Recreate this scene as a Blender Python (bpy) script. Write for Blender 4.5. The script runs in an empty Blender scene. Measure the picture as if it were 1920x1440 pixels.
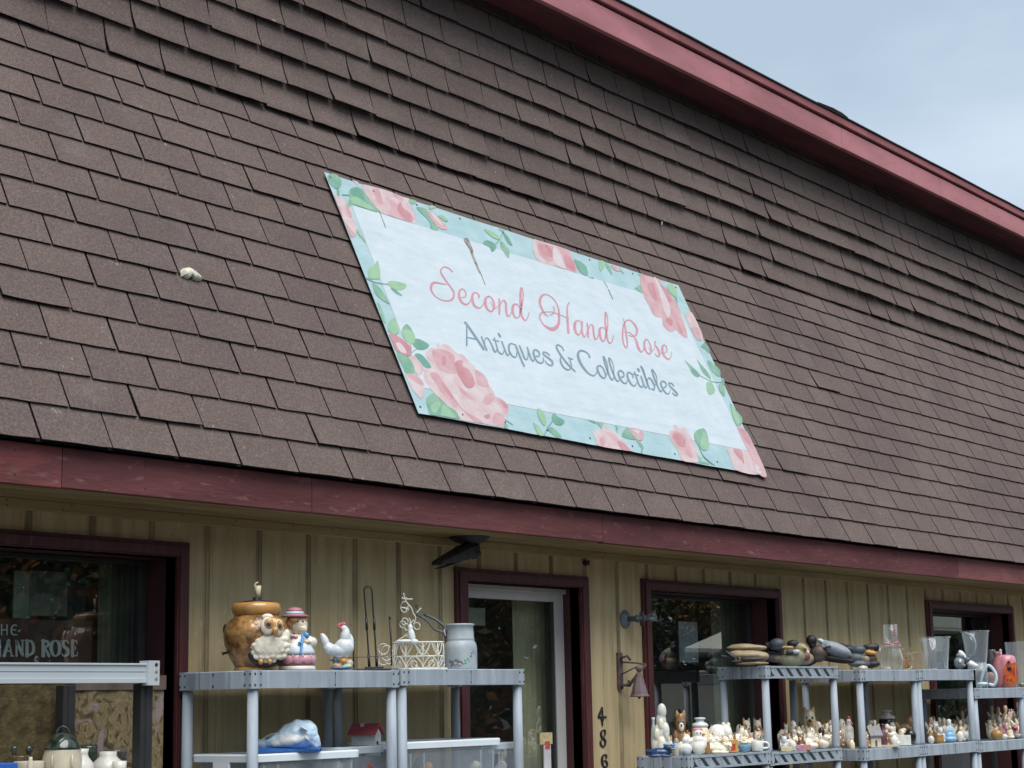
import bpy, bmesh, math, random
from mathutils import Vector, Matrix, noise

random.seed(11)
SC = bpy.context.scene
COL = SC.collection
R_ = math.radians

# ------------------------------------------------------------------ camera
FOC, CX, CY = 3300.0, 960.0, 720.0          # focal length in photograph pixels (1920 wide)
H = 1.68
AX = Vector((2630, 545, FOC)).normalized()   # world X (along the shop front) seen by the camera (right, down, forward)
_k = FOC * FOC / (2630 * 0.02 + 545)
AZ = Vector((-_k * 0.02, -_k, FOC)).normalized()
AY = AZ.cross(AX)
cam = bpy.data.cameras.new("camera")
cam.sensor_width = 36.0
cam.lens = 36.0 * FOC / 1920.0
cam.clip_start = 0.05
cam.clip_end = 2000
camo = bpy.data.objects.new("camera", cam)
COL.objects.link(camo)
camo.matrix_world = Matrix(((AX.x, -AX.y, -AX.z, 0), (AY.x, -AY.y, -AY.z, 0), (AZ.x, -AZ.y, -AZ.z, H), (0, 0, 0, 1)))
SC.camera = camo
CAMP = Vector((0, 0, H))


def ray(px, py):
    d = Vector((px - CX, py - CY, FOC))
    return Vector((AX.dot(d), AY.dot(d), AZ.dot(d)))


def at(px, py, Y):
    d = ray(px, py)
    return CAMP + d * (Y / d.y)


def on_plane(px, py, q, n):
    d = ray(px, py)
    return CAMP + d * (n.dot(q - CAMP) / n.dot(d))


def depth_of(P):
    v = P - CAMP
    return AX.z * v.x + AY.z * v.y + AZ.z * v.z


# ------------------------------------------------------------------ world, sun, exposure
SUN_EL, SUN_AZ = R_(61), R_(205)             # high soft sun behind thin cloud, in front of the shop
world = bpy.data.worlds.new("World")
SC.world = world
world.use_nodes = True
wn, wl = world.node_tree.nodes, world.node_tree.links
wn.clear()
sky = wn.new("ShaderNodeTexSky")
sky.sky_type = 'NISHITA'
sky.sun_disc = False
sky.sun_elevation = SUN_EL
sky.sun_rotation = SUN_AZ
sky.air_density = 1.3
sky.dust_density = 1.5
sky.ozone_density = 1.5
tc = wn.new("ShaderNodeTexCoord")
mp = wn.new("ShaderNodeMapping")
mp.inputs['Scale'].default_value = (1, 1, 2.2)
nz = wn.new("ShaderNodeTexNoise")
nz.inputs['Scale'].default_value = 3.4
nz.inputs['Detail'].default_value = 5
nz.inputs['Roughness'].default_value = 0.5
cr = wn.new("ShaderNodeValToRGB")
cr.color_ramp.elements[0].position = 0.40
cr.color_ramp.elements[1].position = 0.64
cr.color_ramp.elements[0].color = (0.55, 0.55, 0.55, 1)
cr.color_ramp.elements[1].color = (0.93, 0.93, 0.93, 1)
mx = wn.new("ShaderNodeMix")
mx.data_type = 'RGBA'
mx.inputs[7].default_value = (6.5, 7.7, 8.9, 1)      # thin cloud veil
bg = wn.new("ShaderNodeBackground")
bg.inputs['Strength'].default_value = 0.070
wo = wn.new("ShaderNodeOutputWorld")
wl.new(tc.outputs['Generated'], mp.inputs['Vector'])
wl.new(mp.outputs['Vector'], nz.inputs['Vector'])
wl.new(nz.outputs['Fac'], cr.inputs['Fac'])
wl.new(cr.outputs['Color'], mx.inputs[0])
wl.new(sky.outputs['Color'], mx.inputs[6])
wl.new(mx.outputs[2], bg.inputs['Color'])
wl.new(bg.outputs['Background'], wo.inputs['Surface'])

sun = bpy.data.lights.new("sun", 'SUN')
sun.energy = 2.6
sun.angle = R_(48)
sun.color = (1.0, 0.98, 0.95)
suno = bpy.data.objects.new("sun", sun)
COL.objects.link(suno)
# direction TO the sun (sky rotation 0 = +Y, clockwise seen from above)
sd = Vector((math.sin(SUN_AZ) * math.cos(SUN_EL), math.cos(SUN_AZ) * math.cos(SUN_EL), math.sin(SUN_EL)))
suno.rotation_euler = (-sd).to_track_quat('-Z', 'Y').to_euler()

SC.view_settings.view_transform = 'Standard'
SC.view_settings.look = 'None'
SC.view_settings.exposure = 0.63
SC.view_settings.gamma = 1.0
SC.cycles.max_bounces = 8
SC.cycles.transparent_max_bounces = 16


# ------------------------------------------------------------------ materials
def M(name, col, rough=0.6, var=0.12, vscale=6.0, bump=0.0, bscale=60.0, spec=0.4, metal=0.0,
      stretch=None, col2=None, ramp=(0.35, 0.65), detail=4, trans=None, coat=0.0):
    m = bpy.data.materials.new(name)
    m.use_nodes = True
    n, l = m.node_tree.nodes, m.node_tree.links
    b = n['Principled BSDF']
    b.inputs['Roughness'].default_value = rough
    b.inputs['Metallic'].default_value = metal
    b.inputs['Specular IOR Level'].default_value = spec
    if coat:
        b.inputs['Coat Weight'].default_value = coat
        b.inputs['Coat Roughness'].default_value = 0.12
    t = n.new("ShaderNodeTexCoord")
    mpn = n.new("ShaderNodeMapping")
    if stretch:
        mpn.inputs['Scale'].default_value = stretch
    l.new(t.outputs['Object'], mpn.inputs['Vector'])
    z = n.new("ShaderNodeTexNoise")
    z.inputs['Scale'].default_value = vscale
    z.inputs['Detail'].default_value = detail
    l.new(mpn.outputs['Vector'], z.inputs['Vector'])
    r = n.new("ShaderNodeValToRGB")
    c2 = col2 if col2 else tuple(min(1, c * (1 + var)) for c in col)
    c1 = col if col2 else tuple(c * (1 - var) for c in col)
    r.color_ramp.elements[0].position, r.color_ramp.elements[1].position = ramp
    r.color_ramp.elements[0].color = (*c1, 1)
    r.color_ramp.elements[1].color = (*c2, 1)
    l.new(z.outputs['Fac'], r.inputs['Fac'])
    l.new(r.outputs['Color'], b.inputs['Base Color'])
    if bump:
        z2 = n.new("ShaderNodeTexNoise")
        z2.inputs['Scale'].default_value = bscale
        z2.inputs['Detail'].default_value = 3
        l.new(mpn.outputs['Vector'], z2.inputs['Vector'])
        bp = n.new("ShaderNodeBump")
        bp.inputs['Strength'].default_value = 1.0
        bp.inputs['Distance'].default_value = bump
        l.new(z2.outputs['Fac'], bp.inputs['Height'])
        l.new(bp.outputs['Normal'], b.inputs['Normal'])
    if trans is not None:
        o = n['Material Output']
        tr = n.new("ShaderNodeBsdfTransparent")
        ms = n.new("ShaderNodeMixShader")
        ms.inputs[0].default_value = trans
        l.new(tr.outputs[0], ms.inputs[1])
        l.new(b.outputs[0], ms.inputs[2])
        l.new(ms.outputs[0], o.inputs['Surface'])
    return m


def glass_mat(name, tint=(0.9, 0.95, 0.95), body=0.06, ior=1.5, gain=1.0, rough=0.0, edge=0.0):
    """clear sheet or vessel: fresnel reflection over plain transparency with a little milky body"""
    m = bpy.data.materials.new(name)
    m.use_nodes = True
    n, l = m.node_tree.nodes, m.node_tree.links
    n.remove(n['Principled BSDF'])
    o = n['Material Output']
    tr = n.new("ShaderNodeBsdfTransparent")
    tr.inputs[0].default_value = (*tint, 1)
    gl = n.new("ShaderNodeBsdfGlossy")
    gl.inputs['Roughness'].default_value = rough
    df = n.new("ShaderNodeBsdfDiffuse")
    df.inputs[0].default_value = (0.75, 0.82, 0.86, 1)
    lw = n.new("ShaderNodeLayerWeight")
    lw.inputs['Blend'].default_value = 0.5
    f0 = ((ior - 1) / (ior + 1)) ** 2

    def mth(op, a, b_, c_=0.0, clamp=False):
        q = n.new("ShaderNodeMath")
        q.operation = op
        q.use_clamp = clamp
        if hasattr(a, 'default_value'):
            l.new(a, q.inputs[0])
        else:
            q.inputs[0].default_value = a
        q.inputs[1].default_value = b_
        q.inputs[2].default_value = c_
        return q.outputs[0]
    p5 = mth('POWER', lw.outputs['Facing'], 5.0)
    mu_o = mth('MULTIPLY_ADD', p5, (1 - f0) * gain, f0 * gain, True)
    ed_o = mth('MULTIPLY_ADD', mth('POWER', lw.outputs['Facing'], 3.0), edge, body, True)
    m1 = n.new("ShaderNodeMixShader")
    l.new(ed_o, m1.inputs[0])
    l.new(tr.outputs[0], m1.inputs[1])
    l.new(df.outputs[0], m1.inputs[2])
    m2 = n.new("ShaderNodeMixShader")
    l.new(mu_o, m2.inputs[0])
    l.new(m1.outputs[0], m2.inputs[1])
    l.new(gl.outputs[0], m2.inputs[2])
    l.new(m2.outputs[0], o.inputs['Surface'])
    return m


def wear(m, col, scale, lo, hi, amt, stretch=None, det=5):
    """weathering with its own shape (dirt runs, chips, fading) mixed over the base colour"""
    n, l = m.node_tree.nodes, m.node_tree.links
    b = n['Principled BSDF']
    src = b.inputs['Base Color'].links[0].from_socket
    t = n.new("ShaderNodeTexCoord")
    mpn = n.new("ShaderNodeMapping")
    if stretch:
        mpn.inputs['Scale'].default_value = stretch
    z = n.new("ShaderNodeTexNoise")
    z.inputs['Scale'].default_value = scale
    z.inputs['Detail'].default_value = det
    z.inputs['Roughness'].default_value = .65
    l.new(t.outputs['Object'], mpn.inputs['Vector'])
    l.new(mpn.outputs['Vector'], z.inputs['Vector'])
    r = n.new("ShaderNodeMapRange")
    r.inputs['From Min'].default_value = lo
    r.inputs['From Max'].default_value = hi
    r.inputs['To Max'].default_value = amt
    l.new(z.outputs['Fac'], r.inputs['Value'])
    x = n.new("ShaderNodeMix")
    x.data_type = 'RGBA'
    l.new(r.outputs[0], x.inputs[0])
    l.new(src, x.inputs[6])
    x.inputs[7].default_value = (*col, 1)
    l.new(x.outputs[2], b.inputs['Base Color'])
    return m


_cer = {}


def cer(col, rough=0.22, var=0.10):
    """glazed ceramic, one material per colour"""
    k = (tuple(col), rough)
    if k not in _cer:
        _cer[k] = M("ceramic_glaze", col, rough=rough, var=var, vscale=35, bump=0.0006, bscale=90, spec=0.5)
    return _cer[k]


WHT = (0.80, 0.78, 0.72)
CRM = (0.70, 0.62, 0.45)
PBL = (0.40, 0.55, 0.68)
BRN = (0.26, 0.13, 0.05)
ORG = (0.52, 0.25, 0.07)
MAR = (0.13, 0.03, 0.035)
PNK = (0.60, 0.27, 0.32)
RED = (0.50, 0.06, 0.03)
BLK = (0.015, 0.015, 0.017)
TAN = (0.40, 0.31, 0.18)
GRY = (0.30, 0.32, 0.33)
GRN = (0.09, 0.16, 0.09)
BLU = (0.04, 0.12, 0.42)
SKN = (0.60, 0.45, 0.30)
NVY = (0.03, 0.045, 0.07)
STL = (0.16, 0.20, 0.25)


# ------------------------------------------------------------------ objects
def props(o, label=None, cat=None, group=None, kind=None):
    if label:
        o['label'] = label
    if cat:
        o['category'] = cat
    if group:
        o['group'] = group
    if kind:
        o['kind'] = kind
    return o


def empty(name, loc=(0, 0, 0), rz=0.0, label=None, cat=None, group=None):
    o = bpy.data.objects.new(name, None)
    o.empty_display_size = 0.1
    COL.objects.link(o)
    o.location = loc
    o.rotation_euler = (0, 0, rz)
    return props(o, label, cat, group)


class MB:
    def __init__(s):
        s.v, s.f, s.m, s.sm, s.t = [], [], [], [], []

    def add(s, vs, fs, mi=0, smooth=False, tint=0.5, xf=None):
        b = len(s.v)
        for p in vs:
            p = Vector(p)
            s.v.append(xf @ p if xf else p)
        for f in fs:
            s.f.append([b + i for i in f])
            s.m.append(mi)
            s.sm.append(smooth)
            s.t.append(tint)
        return s

    def box(s, x0, x1, y0, y1, z0, z1, mi=0, xf=None, tint=0.5):
        vs = [(x0, y0, z0), (x1, y0, z0), (x1, y1, z0), (x0, y1, z0), (x0, y0, z1), (x1, y0, z1), (x1, y1, z1), (x0, y1, z1)]
        return s.add(vs, [(0, 3, 2, 1), (4, 5, 6, 7), (0, 1, 5, 4), (1, 2, 6, 5), (2, 3, 7, 6), (3, 0, 4, 7)], mi, xf=xf, tint=tint)

    def lathe(s, prof, mi=0, c=(0, 0, 0), seg=24, sx=1.0, sy=1.0, xf=None, smooth=True):
        vs, fs = [], []
        n = len(prof)
        for r, z in prof:
            for i in range(seg):
                a = 2 * math.pi * i / seg
                vs.append((c[0] + r * sx * math.cos(a), c[1] + r * sy * math.sin(a), c[2] + z))
        for j in range(n - 1):
            for i in range(seg):
                i2 = (i + 1) % seg
                fs.append((j * seg + i, j * seg + i2, (j + 1) * seg + i2, (j + 1) * seg + i))
        if prof[0][0] > 1e-5:
            fs.append(tuple(range(seg - 1, -1, -1)))
        if prof[-1][0] > 1e-5:
            fs.append(tuple((n - 1) * seg + i for i in range(seg)))
        return s.add(vs, fs, mi, smooth, xf=xf)

    def ell(s, c, r, mi=0, rot=None, seg=16, rings=10):
        """ellipsoid: centre, radii, optional euler rotation"""
        q = Matrix.LocRotScale(Vector(c), (Matrix.Identity(3) if rot is None else Vector(rot) and
                               __import__('mathutils').Euler(rot).to_matrix()), Vector(r))
        vs, fs = [(0, 0, -1)], []
        for j in range(1, rings):
            t = math.pi * j / rings
            for i in range(seg):
                a = 2 * math.pi * i / seg
                vs.append((math.sin(t) * math.cos(a), math.sin(t) * math.sin(a), -math.cos(t)))
        vs.append((0, 0, 1))
        L = len(vs) - 1
        for i in range(seg):
            i2 = (i + 1) % seg
            fs.append((0, 1 + i2, 1 + i))
            fs.append((L, L - seg + i, L - seg + i2))
            for j in range(rings - 2):
                fs.append((1 + j * seg + i, 1 + j * seg + i2, 1 + (j + 1) * seg + i2, 1 + (j + 1) * seg + i))
        return s.add(vs, fs, mi, True, xf=q)

    def tube(s, pts, r, mi=0, seg=10, cap=True, xf=None):
        pts = [Vector(p) for p in pts]
        n = len(pts)
        rr = r if isinstance(r, (list, tuple)) else [r] * n
        vs, fs = [], []
        up = Vector((0, 0, 1))
        d0 = (pts[1] - pts[0]).normalized()
        if abs(d0.dot(up)) > 0.95:
            up = Vector((0, 1, 0))
        nrm = None
        for i, p in enumerate(pts):
            d = ((pts[min(i + 1, n - 1)] - pts[max(i - 1, 0)])).normalized()
            if nrm is None:
                nrm = (up - d * up.dot(d)).normalized()
            else:
                nrm = (nrm - d * nrm.dot(d))
                nrm = nrm.normalized() if nrm.length > 1e-6 else d.orthogonal().normalized()
            bi = d.cross(nrm)
            for k in range(seg):
                a = 2 * math.pi * k / seg
                vs.append(p + (nrm * math.cos(a) + bi * math.sin(a)) * rr[i])
        for i in range(n - 1):
            for k in range(seg):
                k2 = (k + 1) % seg
                fs.append((i * seg + k, i * seg + k2, (i + 1) * seg + k2, (i + 1) * seg + k))
        if cap:
            fs.append(tuple(range(seg - 1, -1, -1)))
            fs.append(tuple((n - 1) * seg + k for k in range(seg)))
        return s.add(vs, fs, mi, True, xf=xf)

    def prism(s, poly, y0, y1, mi=0, xf=None):
        """polygon in x,z extruded along y"""
        n = len(poly)
        vs = [(x, y0, z) for x, z in poly] + [(x, y1, z) for x, z in poly]
        fs = [tuple(range(n)), tuple(range(2 * n - 1, n - 1, -1))]
        for i in range(n):
            j = (i + 1) % n
            fs.append((i, n + i, n + j, j))
        return s.add(vs, fs, mi, xf=xf)

    def mesh(s, name, mats, tint=False):
        me = bpy.data.meshes.new(name)
        me.from_pydata([tuple(p) for p in s.v], [], s.f)
        for m in (mats if isinstance(mats, (list, tuple)) else [mats]):
            me.materials.append(m)
        me.polygons.foreach_set('material_index', s.m)
        me.polygons.foreach_set('use_smooth', s.sm)
        if tint:
            at_ = me.attributes.new('tint', 'FLOAT', 'FACE')
            at_.data.foreach_set('value', s.t)
        me.update()
        return me

    def build(s, name, mats, parent=None, loc=None, rz=0, world=False, bevel=0, seg=2, tint=False, fixn=True):
        me = s.mesh(name, mats, tint)
        if fixn:
            bm = bmesh.new()
            bm.from_mesh(me)
            bmesh.ops.recalc_face_normals(bm, faces=bm.faces)
            bm.to_mesh(me)
            bm.free()
        o = bpy.data.objects.new(name, me)
        COL.objects.link(o)
        if loc is not None:
            o.location = loc
        if rz:
            o.rotation_euler = (0, 0, rz)
        if parent is not None:
            o.parent = parent
            if world:
                o.matrix_parent_inverse = Matrix.LocRotScale(parent.location, parent.rotation_euler, None).inverted()
        if bevel:
            b = o.modifiers.new('bevel', 'BEVEL')
            b.width = bevel
            b.segments = seg
            b.limit_method = 'ANGLE'
            b.angle_limit = R_(35)
        return o


def clay(name, blobs, mats, parent=None, vox=0.004, smooth=4, loc=None, rz=0):
    """blobs (centre, radii, material index, rotation) melted into one continuous modelled surface; colour by nearest blob"""
    mb = MB()
    for b in blobs:
        mb.ell(b[0], b[1], 0, b[3] if len(b) > 3 else None, seg=14, rings=9)
    me = mb.mesh(name, [])
    o = bpy.data.objects.new(name, me)
    COL.objects.link(o)
    rm = o.modifiers.new('r', 'REMESH')
    rm.mode = 'VOXEL'
    rm.voxel_size = vox
    if smooth:
        sm = o.modifiers.new('s', 'SMOOTH')
        sm.iterations = smooth
        sm.factor = 0.5
    dg = bpy.context.evaluated_depsgraph_get()
    me2 = bpy.data.meshes.new_from_object(o.evaluated_get(dg))
    o.modifiers.clear()
    o.data = me2
    bpy.data.meshes.remove(me)
    me2.name = name
    me2.materials.clear()
    for m in mats:
        me2.materials.append(m)
    inv = []
    for b in blobs:
        rot = Matrix.Identity(3) if len(b) < 4 or b[3] is None else __import__('mathutils').Euler(b[3]).to_matrix()
        inv.append((Vector(b[0]), rot.transposed(), b[1], b[2], sum(b[1]) / 3))
    for p in me2.polygons:
        p.use_smooth = True
        best, bi = 1e9, 0
        for c, rt, r, mi, av in inv:
            q = rt @ (p.center - c)
            k = (math.sqrt((q.x / r[0]) ** 2 + (q.y / r[1]) ** 2 + (q.z / r[2]) ** 2) - 1) * min(r)
            if k < best:
                best, bi = k, mi
        p.material_index = bi
    if loc is not None:
        o.location = loc
    if rz:
        o.rotation_euler = (0, 0, rz)
    o.parent = parent
    return o


def spline(pts, n=6, closed=False):
    """Catmull-Rom through points of any dimension"""
    out = []
    N = len(pts)
    rng = range(N if closed else N - 1)
    for i in rng:
        g = (lambda k: pts[k % N]) if closed else (lambda k: pts[max(0, min(N - 1, k))])
        p0, p1, p2, p3 = g(i - 1), g(i), g(i + 1), g(i + 2)
        for k in range(n):
            t = k / n
            out.append(tuple(0.5 * (2 * b + (c - a) * t + (2 * a - 5 * b + 4 * c - d) * t * t + (3 * b - a - 3 * c + d) * t ** 3)
                             for a, b, c, d in zip(p0, p1, p2, p3)))
    if not closed:
        out.append(tuple(pts[-1]))
    return out


# planes of the shop front
YW = 5.923            # siding
YF = 5.423            # front of the shelf units
YFA = 5.49            # front of the lower fascia
X0, X1 = -3.0, 26.0   # extent of the shop front
PHI = R_(65.5)
DRIP = Vector((0, 5.46, 2.69))
SLO = Vector((0, math.cos(PHI), math.sin(PHI)))
NLO = Vector((0, -math.sin(PHI), math.cos(PHI)))
BRK = Vector((0, 6.41, 4.775))
PH2 = R_(84)
SUP = Vector((0, math.cos(PH2), math.sin(PH2)))
NUP = Vector((0, -math.sin(PH2), math.cos(PH2)))

# ================================================================== SETTING
gm = M("asphalt", (0.045, 0.045, 0.047), rough=0.9, var=0.25, vscale=3, bump=0.004, bscale=300)
g = MB()
g.add([(-400, -400, 0), (500, -400, 0), (500, 300, 0), (-400, 300, 0)], [(0, 1, 2, 3)])
props(g.build("ground", gm), kind='structure')
wm_ = M("concrete", (0.20, 0.19, 0.175), rough=0.85, var=0.15, vscale=2, bump=0.002, bscale=120)
g = MB()
for i in range(12):
    g.box(X0 + i * 2.42, X0 + i * 2.42 + 2.405, 3.2, YW + .2, 0.004, 0.13)
props(g.build("pavement", wm_, bevel=0.01), kind='structure')

# ================================================================== STORE BUILDING
store = empty("store_building", (8.0, YW, 0.0), 0,
              "tan board sided shop with brown shingled mansard roof and maroon trim", "building")


def part(mb, name, mats, label=None, bevel=0, tint=False, parent=None, fixn=True):
    o = mb.build(name, mats, parent or store, world=True, bevel=bevel, tint=tint, fixn=fixn)
    if parent is not None and parent is not store:
        o.matrix_parent_inverse = Matrix.Identity(4)
    if label:
        o['label'] = label
    return o


# ---- shingles
def shingle_material():
    m = bpy.data.materials.new("asphalt_shingle")
    m.use_nodes = True
    n, l = m.node_tree.nodes, m.node_tree.links
    b = n['Principled BSDF']
    b.inputs['Roughness'].default_value = 0.92
    b.inputs['Specular IOR Level'].default_value = 0.2
    t = n.new("ShaderNodeTexCoord")
    at_ = n.new("ShaderNodeAttribute")
    at_.attribute_name = 'tint'

    def nz(scale, det=3, rough=0.6):
        z = n.new("ShaderNodeTexNoise")
        z.inputs['Scale'].default_value = scale
        z.inputs['Detail'].default_value = det
        z.inputs['Roughness'].default_value = rough
        l.new(t.outputs['Object'], z.inputs['Vector'])
        return z.outputs['Fac']

    def ramp(fac, stops):
        r = n.new("ShaderNodeValToRGB")
        e = r.color_ramp.elements
        while len(e) < len(stops):
            e.new(0.5)
        for k, (p, c) in zip(e, stops):
            k.position, k.color = p, (*c, 1)
        l.new(fac, r.inputs['Fac'])
        return r.outputs['Color']

    def mix(a, c, fac, mode='MIX'):
        x = n.new("ShaderNodeMix")
        x.data_type = 'RGBA'
        x.blend_type = mode
        if isinstance(fac, float):
            x.inputs[0].default_value = fac
        else:
            l.new(fac, x.inputs[0])
        for i, q in ((6, a), (7, c)):
            if isinstance(q, tuple):
                x.inputs[i].default_value = (*q, 1)
            else:
                l.new(q, x.inputs[i])
        return x.outputs[2]
    gran = ramp(nz(95, 4, 0.75), [(0.30, (0.082, 0.062, 0.057)), (0.5, (0.126, 0.097, 0.089)), (0.70, (0.190, 0.152, 0.140))])
    tab = ramp(at_.outputs['Fac'], [(0.0, (0.88, 0.88, 0.89)), (0.5, (0.99, 0.99, 0.99)), (1.0, (1.08, 1.07, 1.05))])
    c = mix(gran, tab, 1.0, 'MULTIPLY')
    big = ramp(nz(1.1, 4), [(0.35, (0.88, 0.86, 0.86)), (0.65, (1.1, 1.07, 1.03))])
    c = mix(c, big, 1.0, 'MULTIPLY')
    # pale mineral bloom, in soft patches
    bl = ramp(nz(3.2, 5, 0.7), [(0.56, (0, 0, 0)), (0.75, (1, 1, 1))])
    c = mix(c, (0.30, 0.27, 0.24), mix((0, 0, 0), bl, 0.16))
    # lichen specks
    li = ramp(nz(24, 2), [(0.735, (0, 0, 0)), (0.76, (1, 1, 1))])
    c = mix(c, (0.36, 0.36, 0.27), mix((0, 0, 0), li, 0.5))
    # dark water stains below the banner and a yellow lichen patch
    for (px, py, r, col) in STAINS:
        P = on_plane(px, py, DRIP, NLO) - store.location
        P = Vector((P.x, P.y, P.z))
        vm = n.new("ShaderNodeVectorMath")
        vm.operation = 'DISTANCE'
        vm.inputs[1].default_value = P
        l.new(t.outputs['Object'], vm.inputs[0])
        ad = n.new("ShaderNodeMath")
        ad.operation = 'MULTIPLY_ADD'
        ad.inputs[1].default_value = r * 1.3
        l.new(nz(14, 4, 0.7), ad.inputs[0])
        l.new(vm.outputs['Value'], ad.inputs[2])
        f = ramp(ad.outputs[0], [(r * 0.75, (0.85, 0.85, 0.85)), (r * 1.45, (0, 0, 0))])
        c = mix(c, col, f)
    l.new(c, b.inputs['Base Color'])
    bp = n.new("ShaderNodeBump")
    bp.inputs['Distance'].default_value = 0.0022
    l.new(nz(170, 3, 0.8), bp.inputs['Height'])
    l.new(bp.outputs['Normal'], b.inputs['Normal'])
    return m


STAINS = [(905, 800, .10, (0.075, 0.062, 0.05)), (1015, 830, .10, (0.055, 0.048, 0.044)), (1068, 846, .12, (0.05, 0.044, 0.04)),
          (870, 808, .05, (0.15, 0.135, 0.05)), (1425, 935, .09, (0.2, 0.17, 0.07)), (1008, 872, .05, (0.30, 0.28, 0.2)), (458, 826, .06, (0.06, 0.05, 0.045)),
          (1110, 850, .05, (0.055, 0.048, 0.044))]
shm = shingle_material()
tar_shade_m = M("tar_edge_and_shade", (0.012, 0.012, 0.013), rough=0.9, var=0.2)  # black cut edges, and the joint shade painted behind the tabs

TABW, EXPO = 0.3429, 0.1635
sh = MB()
deck = MB()


def P_low(X, u, h):
    q = DRIP + SLO * u + NLO * h
    return Vector((X, q.y, q.z))


def P_up(X, u, h):
    q = BRK + SUP * u + NUP * h
    return Vector((X, q.y, q.z))


def fnoise(x, s=0.0):
    return noise.noise(Vector((x, s, 1.7)))


def course(row, u0, expo, P, upper, u_top=None):
    off = 4.082 + (TABW / 2 if row % 2 else 0.0) + random.uniform(-.012, .012)
    i0 = math.floor((X0 - off) / TABW)
    i1 = math.ceil((X1 - off) / TABW)
    NX, NU = 6, (6 if upper else 3)
    strip = 0
    for i in range(i0, i1):
        xa = off + i * TABW + random.uniform(-.0015, .0015)
        gap = random.uniform(.0085, .0110)
        if upper:
            gap *= .85
        xb = xa + TABW - gap
        lift = random.uniform(0, .002) + (random.random() < .02) * .005
        dz = random.uniform(-.002, .002)
        if (i + row) % 3 == 0:
            strip = random.uniform(-.0025, .0025)
        skew = random.uniform(-.003, .003)
        if upper:
            amp = 0.015 + 0.036 * (0.5 + 0.5 * fnoise(xa * 0.55, row * 3.1)) + random.uniform(-.006, .009)
            if row == 0:
                amp = 0.058 + random.uniform(-.006, .010)
            if u_top is not None and u0 > 0.8:
                amp *= 0.7
            amp = max(.006, amp)
        tint = min(1, max(0, random.gauss(.5, .17)))
        top = min(u0 + expo + .03, u_top) if u_top is not None else u0 + expo + .03
        vs, th = [], .008
        for a in range(NX + 1):
            X = xa + (xb - xa) * a / NX
            for k in range(NU + 1):
                t = k / NU
                if upper:
                    t = t ** 1.5
                u = u0 + (top - u0) * t
                if k == 0:
                    u += dz + strip + skew * (a / NX - .5) + random.uniform(-.0014, .0014)
                if upper:
                    h = .010 + amp * (1 - t) ** 2.3 * (1 + .12 * math.sin(3.1 * a / NX + i))
                    if k == 0:
                        h -= .004
                else:
                    e = abs(2 * a / NX - 1)
                    h = .005 + (.0115 + lift * (1 + .3 * e)) * (1 - t) + .002 * fnoise(X * 7, u * 9)
                vs.append(P(X, u, h))
        S = NU + 1
        fs = []
        for a in range(NX):
            for k in range(NU):
                q = a * S + k
                fs.append((q, q + S, q + S + 1, q + 1))
        sh.add(vs, fs, 0, upper, tint)
        # cut edges: butt and two sides
        def under(X, k, v):
            return v - (NUP if upper else NLO) * th
        vb, fb = [], []
        for a in range(NX + 1):
            v = vs[a * S]
            vb += [v, under(0, 0, v)]
        for a in range(NX):
            fb.append((2 * a, 2 * a + 1, 2 * a + 3, 2 * a + 2))
        sh.add(vb, fb, 1, False, tint)
        for a in (0, NX):
            vb, fb = [], []
            for k in range(S):
                v = vs[a * S + k]
                vb += [v, under(0, k, v)]
            for k in range(NU):
                fb.append((2 * k, 2 * k + 1, 2 * k + 3, 2 * k + 2))
            sh.add(vb, fb, 1, False, tint)


for r in range(14):
    course(r, r * EXPO + (0.0 if r else -.006), EXPO, P_low, False)
UPTOP = 1.245
for r in range(8):
    course(r + 20, -0.012 + r * .168, .168, P_up, True, UPTOP)
# fix: row 20 is the break course
deck.add([P_low(X0, -.004, -.002), P_low(X1, -.004, -.002), P_low(X1, 2.30, -.002), P_low(X0, 2.30, -.002)], [(0, 1, 2, 3)])
deck.add([P_up(X0, -.03, .004), P_up(X1, -.03, .004), P_up(X1, UPTOP, .004), P_up(X0, UPTOP, .004)], [(0, 1, 2, 3)])
deck.add([P_low(X0, 2.30, -.002), P_low(X1, 2.30, -.002), P_up(X1, -.03, .004), P_up(X0, -.03, .004)], [(0, 1, 2, 3)])
part(sh, "shingle_roof", [shm, tar_shade_m], tint=True, fixn=False)
part(deck, "joint_shade_sheet", tar_shade_m)  # dark sheet puts the shade of the shingle joints into colour

# ---- lower fascia boards, soffit, frieze
ZS = 2.530
fas_m = [M("maroon_paint", c, rough=0.75, var=0.20, vscale=5, bump=0.0035, bscale=38, stretch=(.35, 1, 1.6), spec=0.25)
         for c in ((.19, .056, .056), (.128, .043, .044), (.134, .045, .046), (.126, .042, .044), (.195, .070, .070))]
for q in fas_m:
    wear(q, (.30, .17, .165), 26, .60, .72, .55, (.35, 1, 1))      # sun bleached chips
    wear(q, (.05, .028, .030), 4, .56, .75, .6, (.5, 1, 1.5))      # damp patches
xs = [X0, at(117, 870, YFA).x, at(585, 920, YFA).x, at(1130, 985, YFA).x, at(1797, 1060, YFA).x, X1]
for i in range(5):
    f = MB()
    f.box(xs[i] + .0015, xs[i + 1] - .0015, YFA, YFA + .04, ZS - .006 + random.uniform(-.003, .003), 2.682)
    part(f, "fascia_board", fas_m[i], "lighter faded maroon fascia board" if i in (0, 4) else None, bevel=.003)
sof = M("soffit_paint", (.255, .19, .085), rough=0.8, var=0.22, vscale=4, stretch=(.3, 3, 1), bump=.002, bscale=40)
f = MB()
for i, y in enumerate((YFA + .04, YFA + .19, YFA + .31)):
    y2 = (YFA + .19, YFA + .31, YW)[i]
    f.box(X0, X1, y + .0015, y2 - .0015, ZS, ZS + .03)
part(f, "soffit", sof, bevel=.002)
f = MB()
f.box(X0, X1, YW - .020, YW, ZS - .045, ZS)
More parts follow.
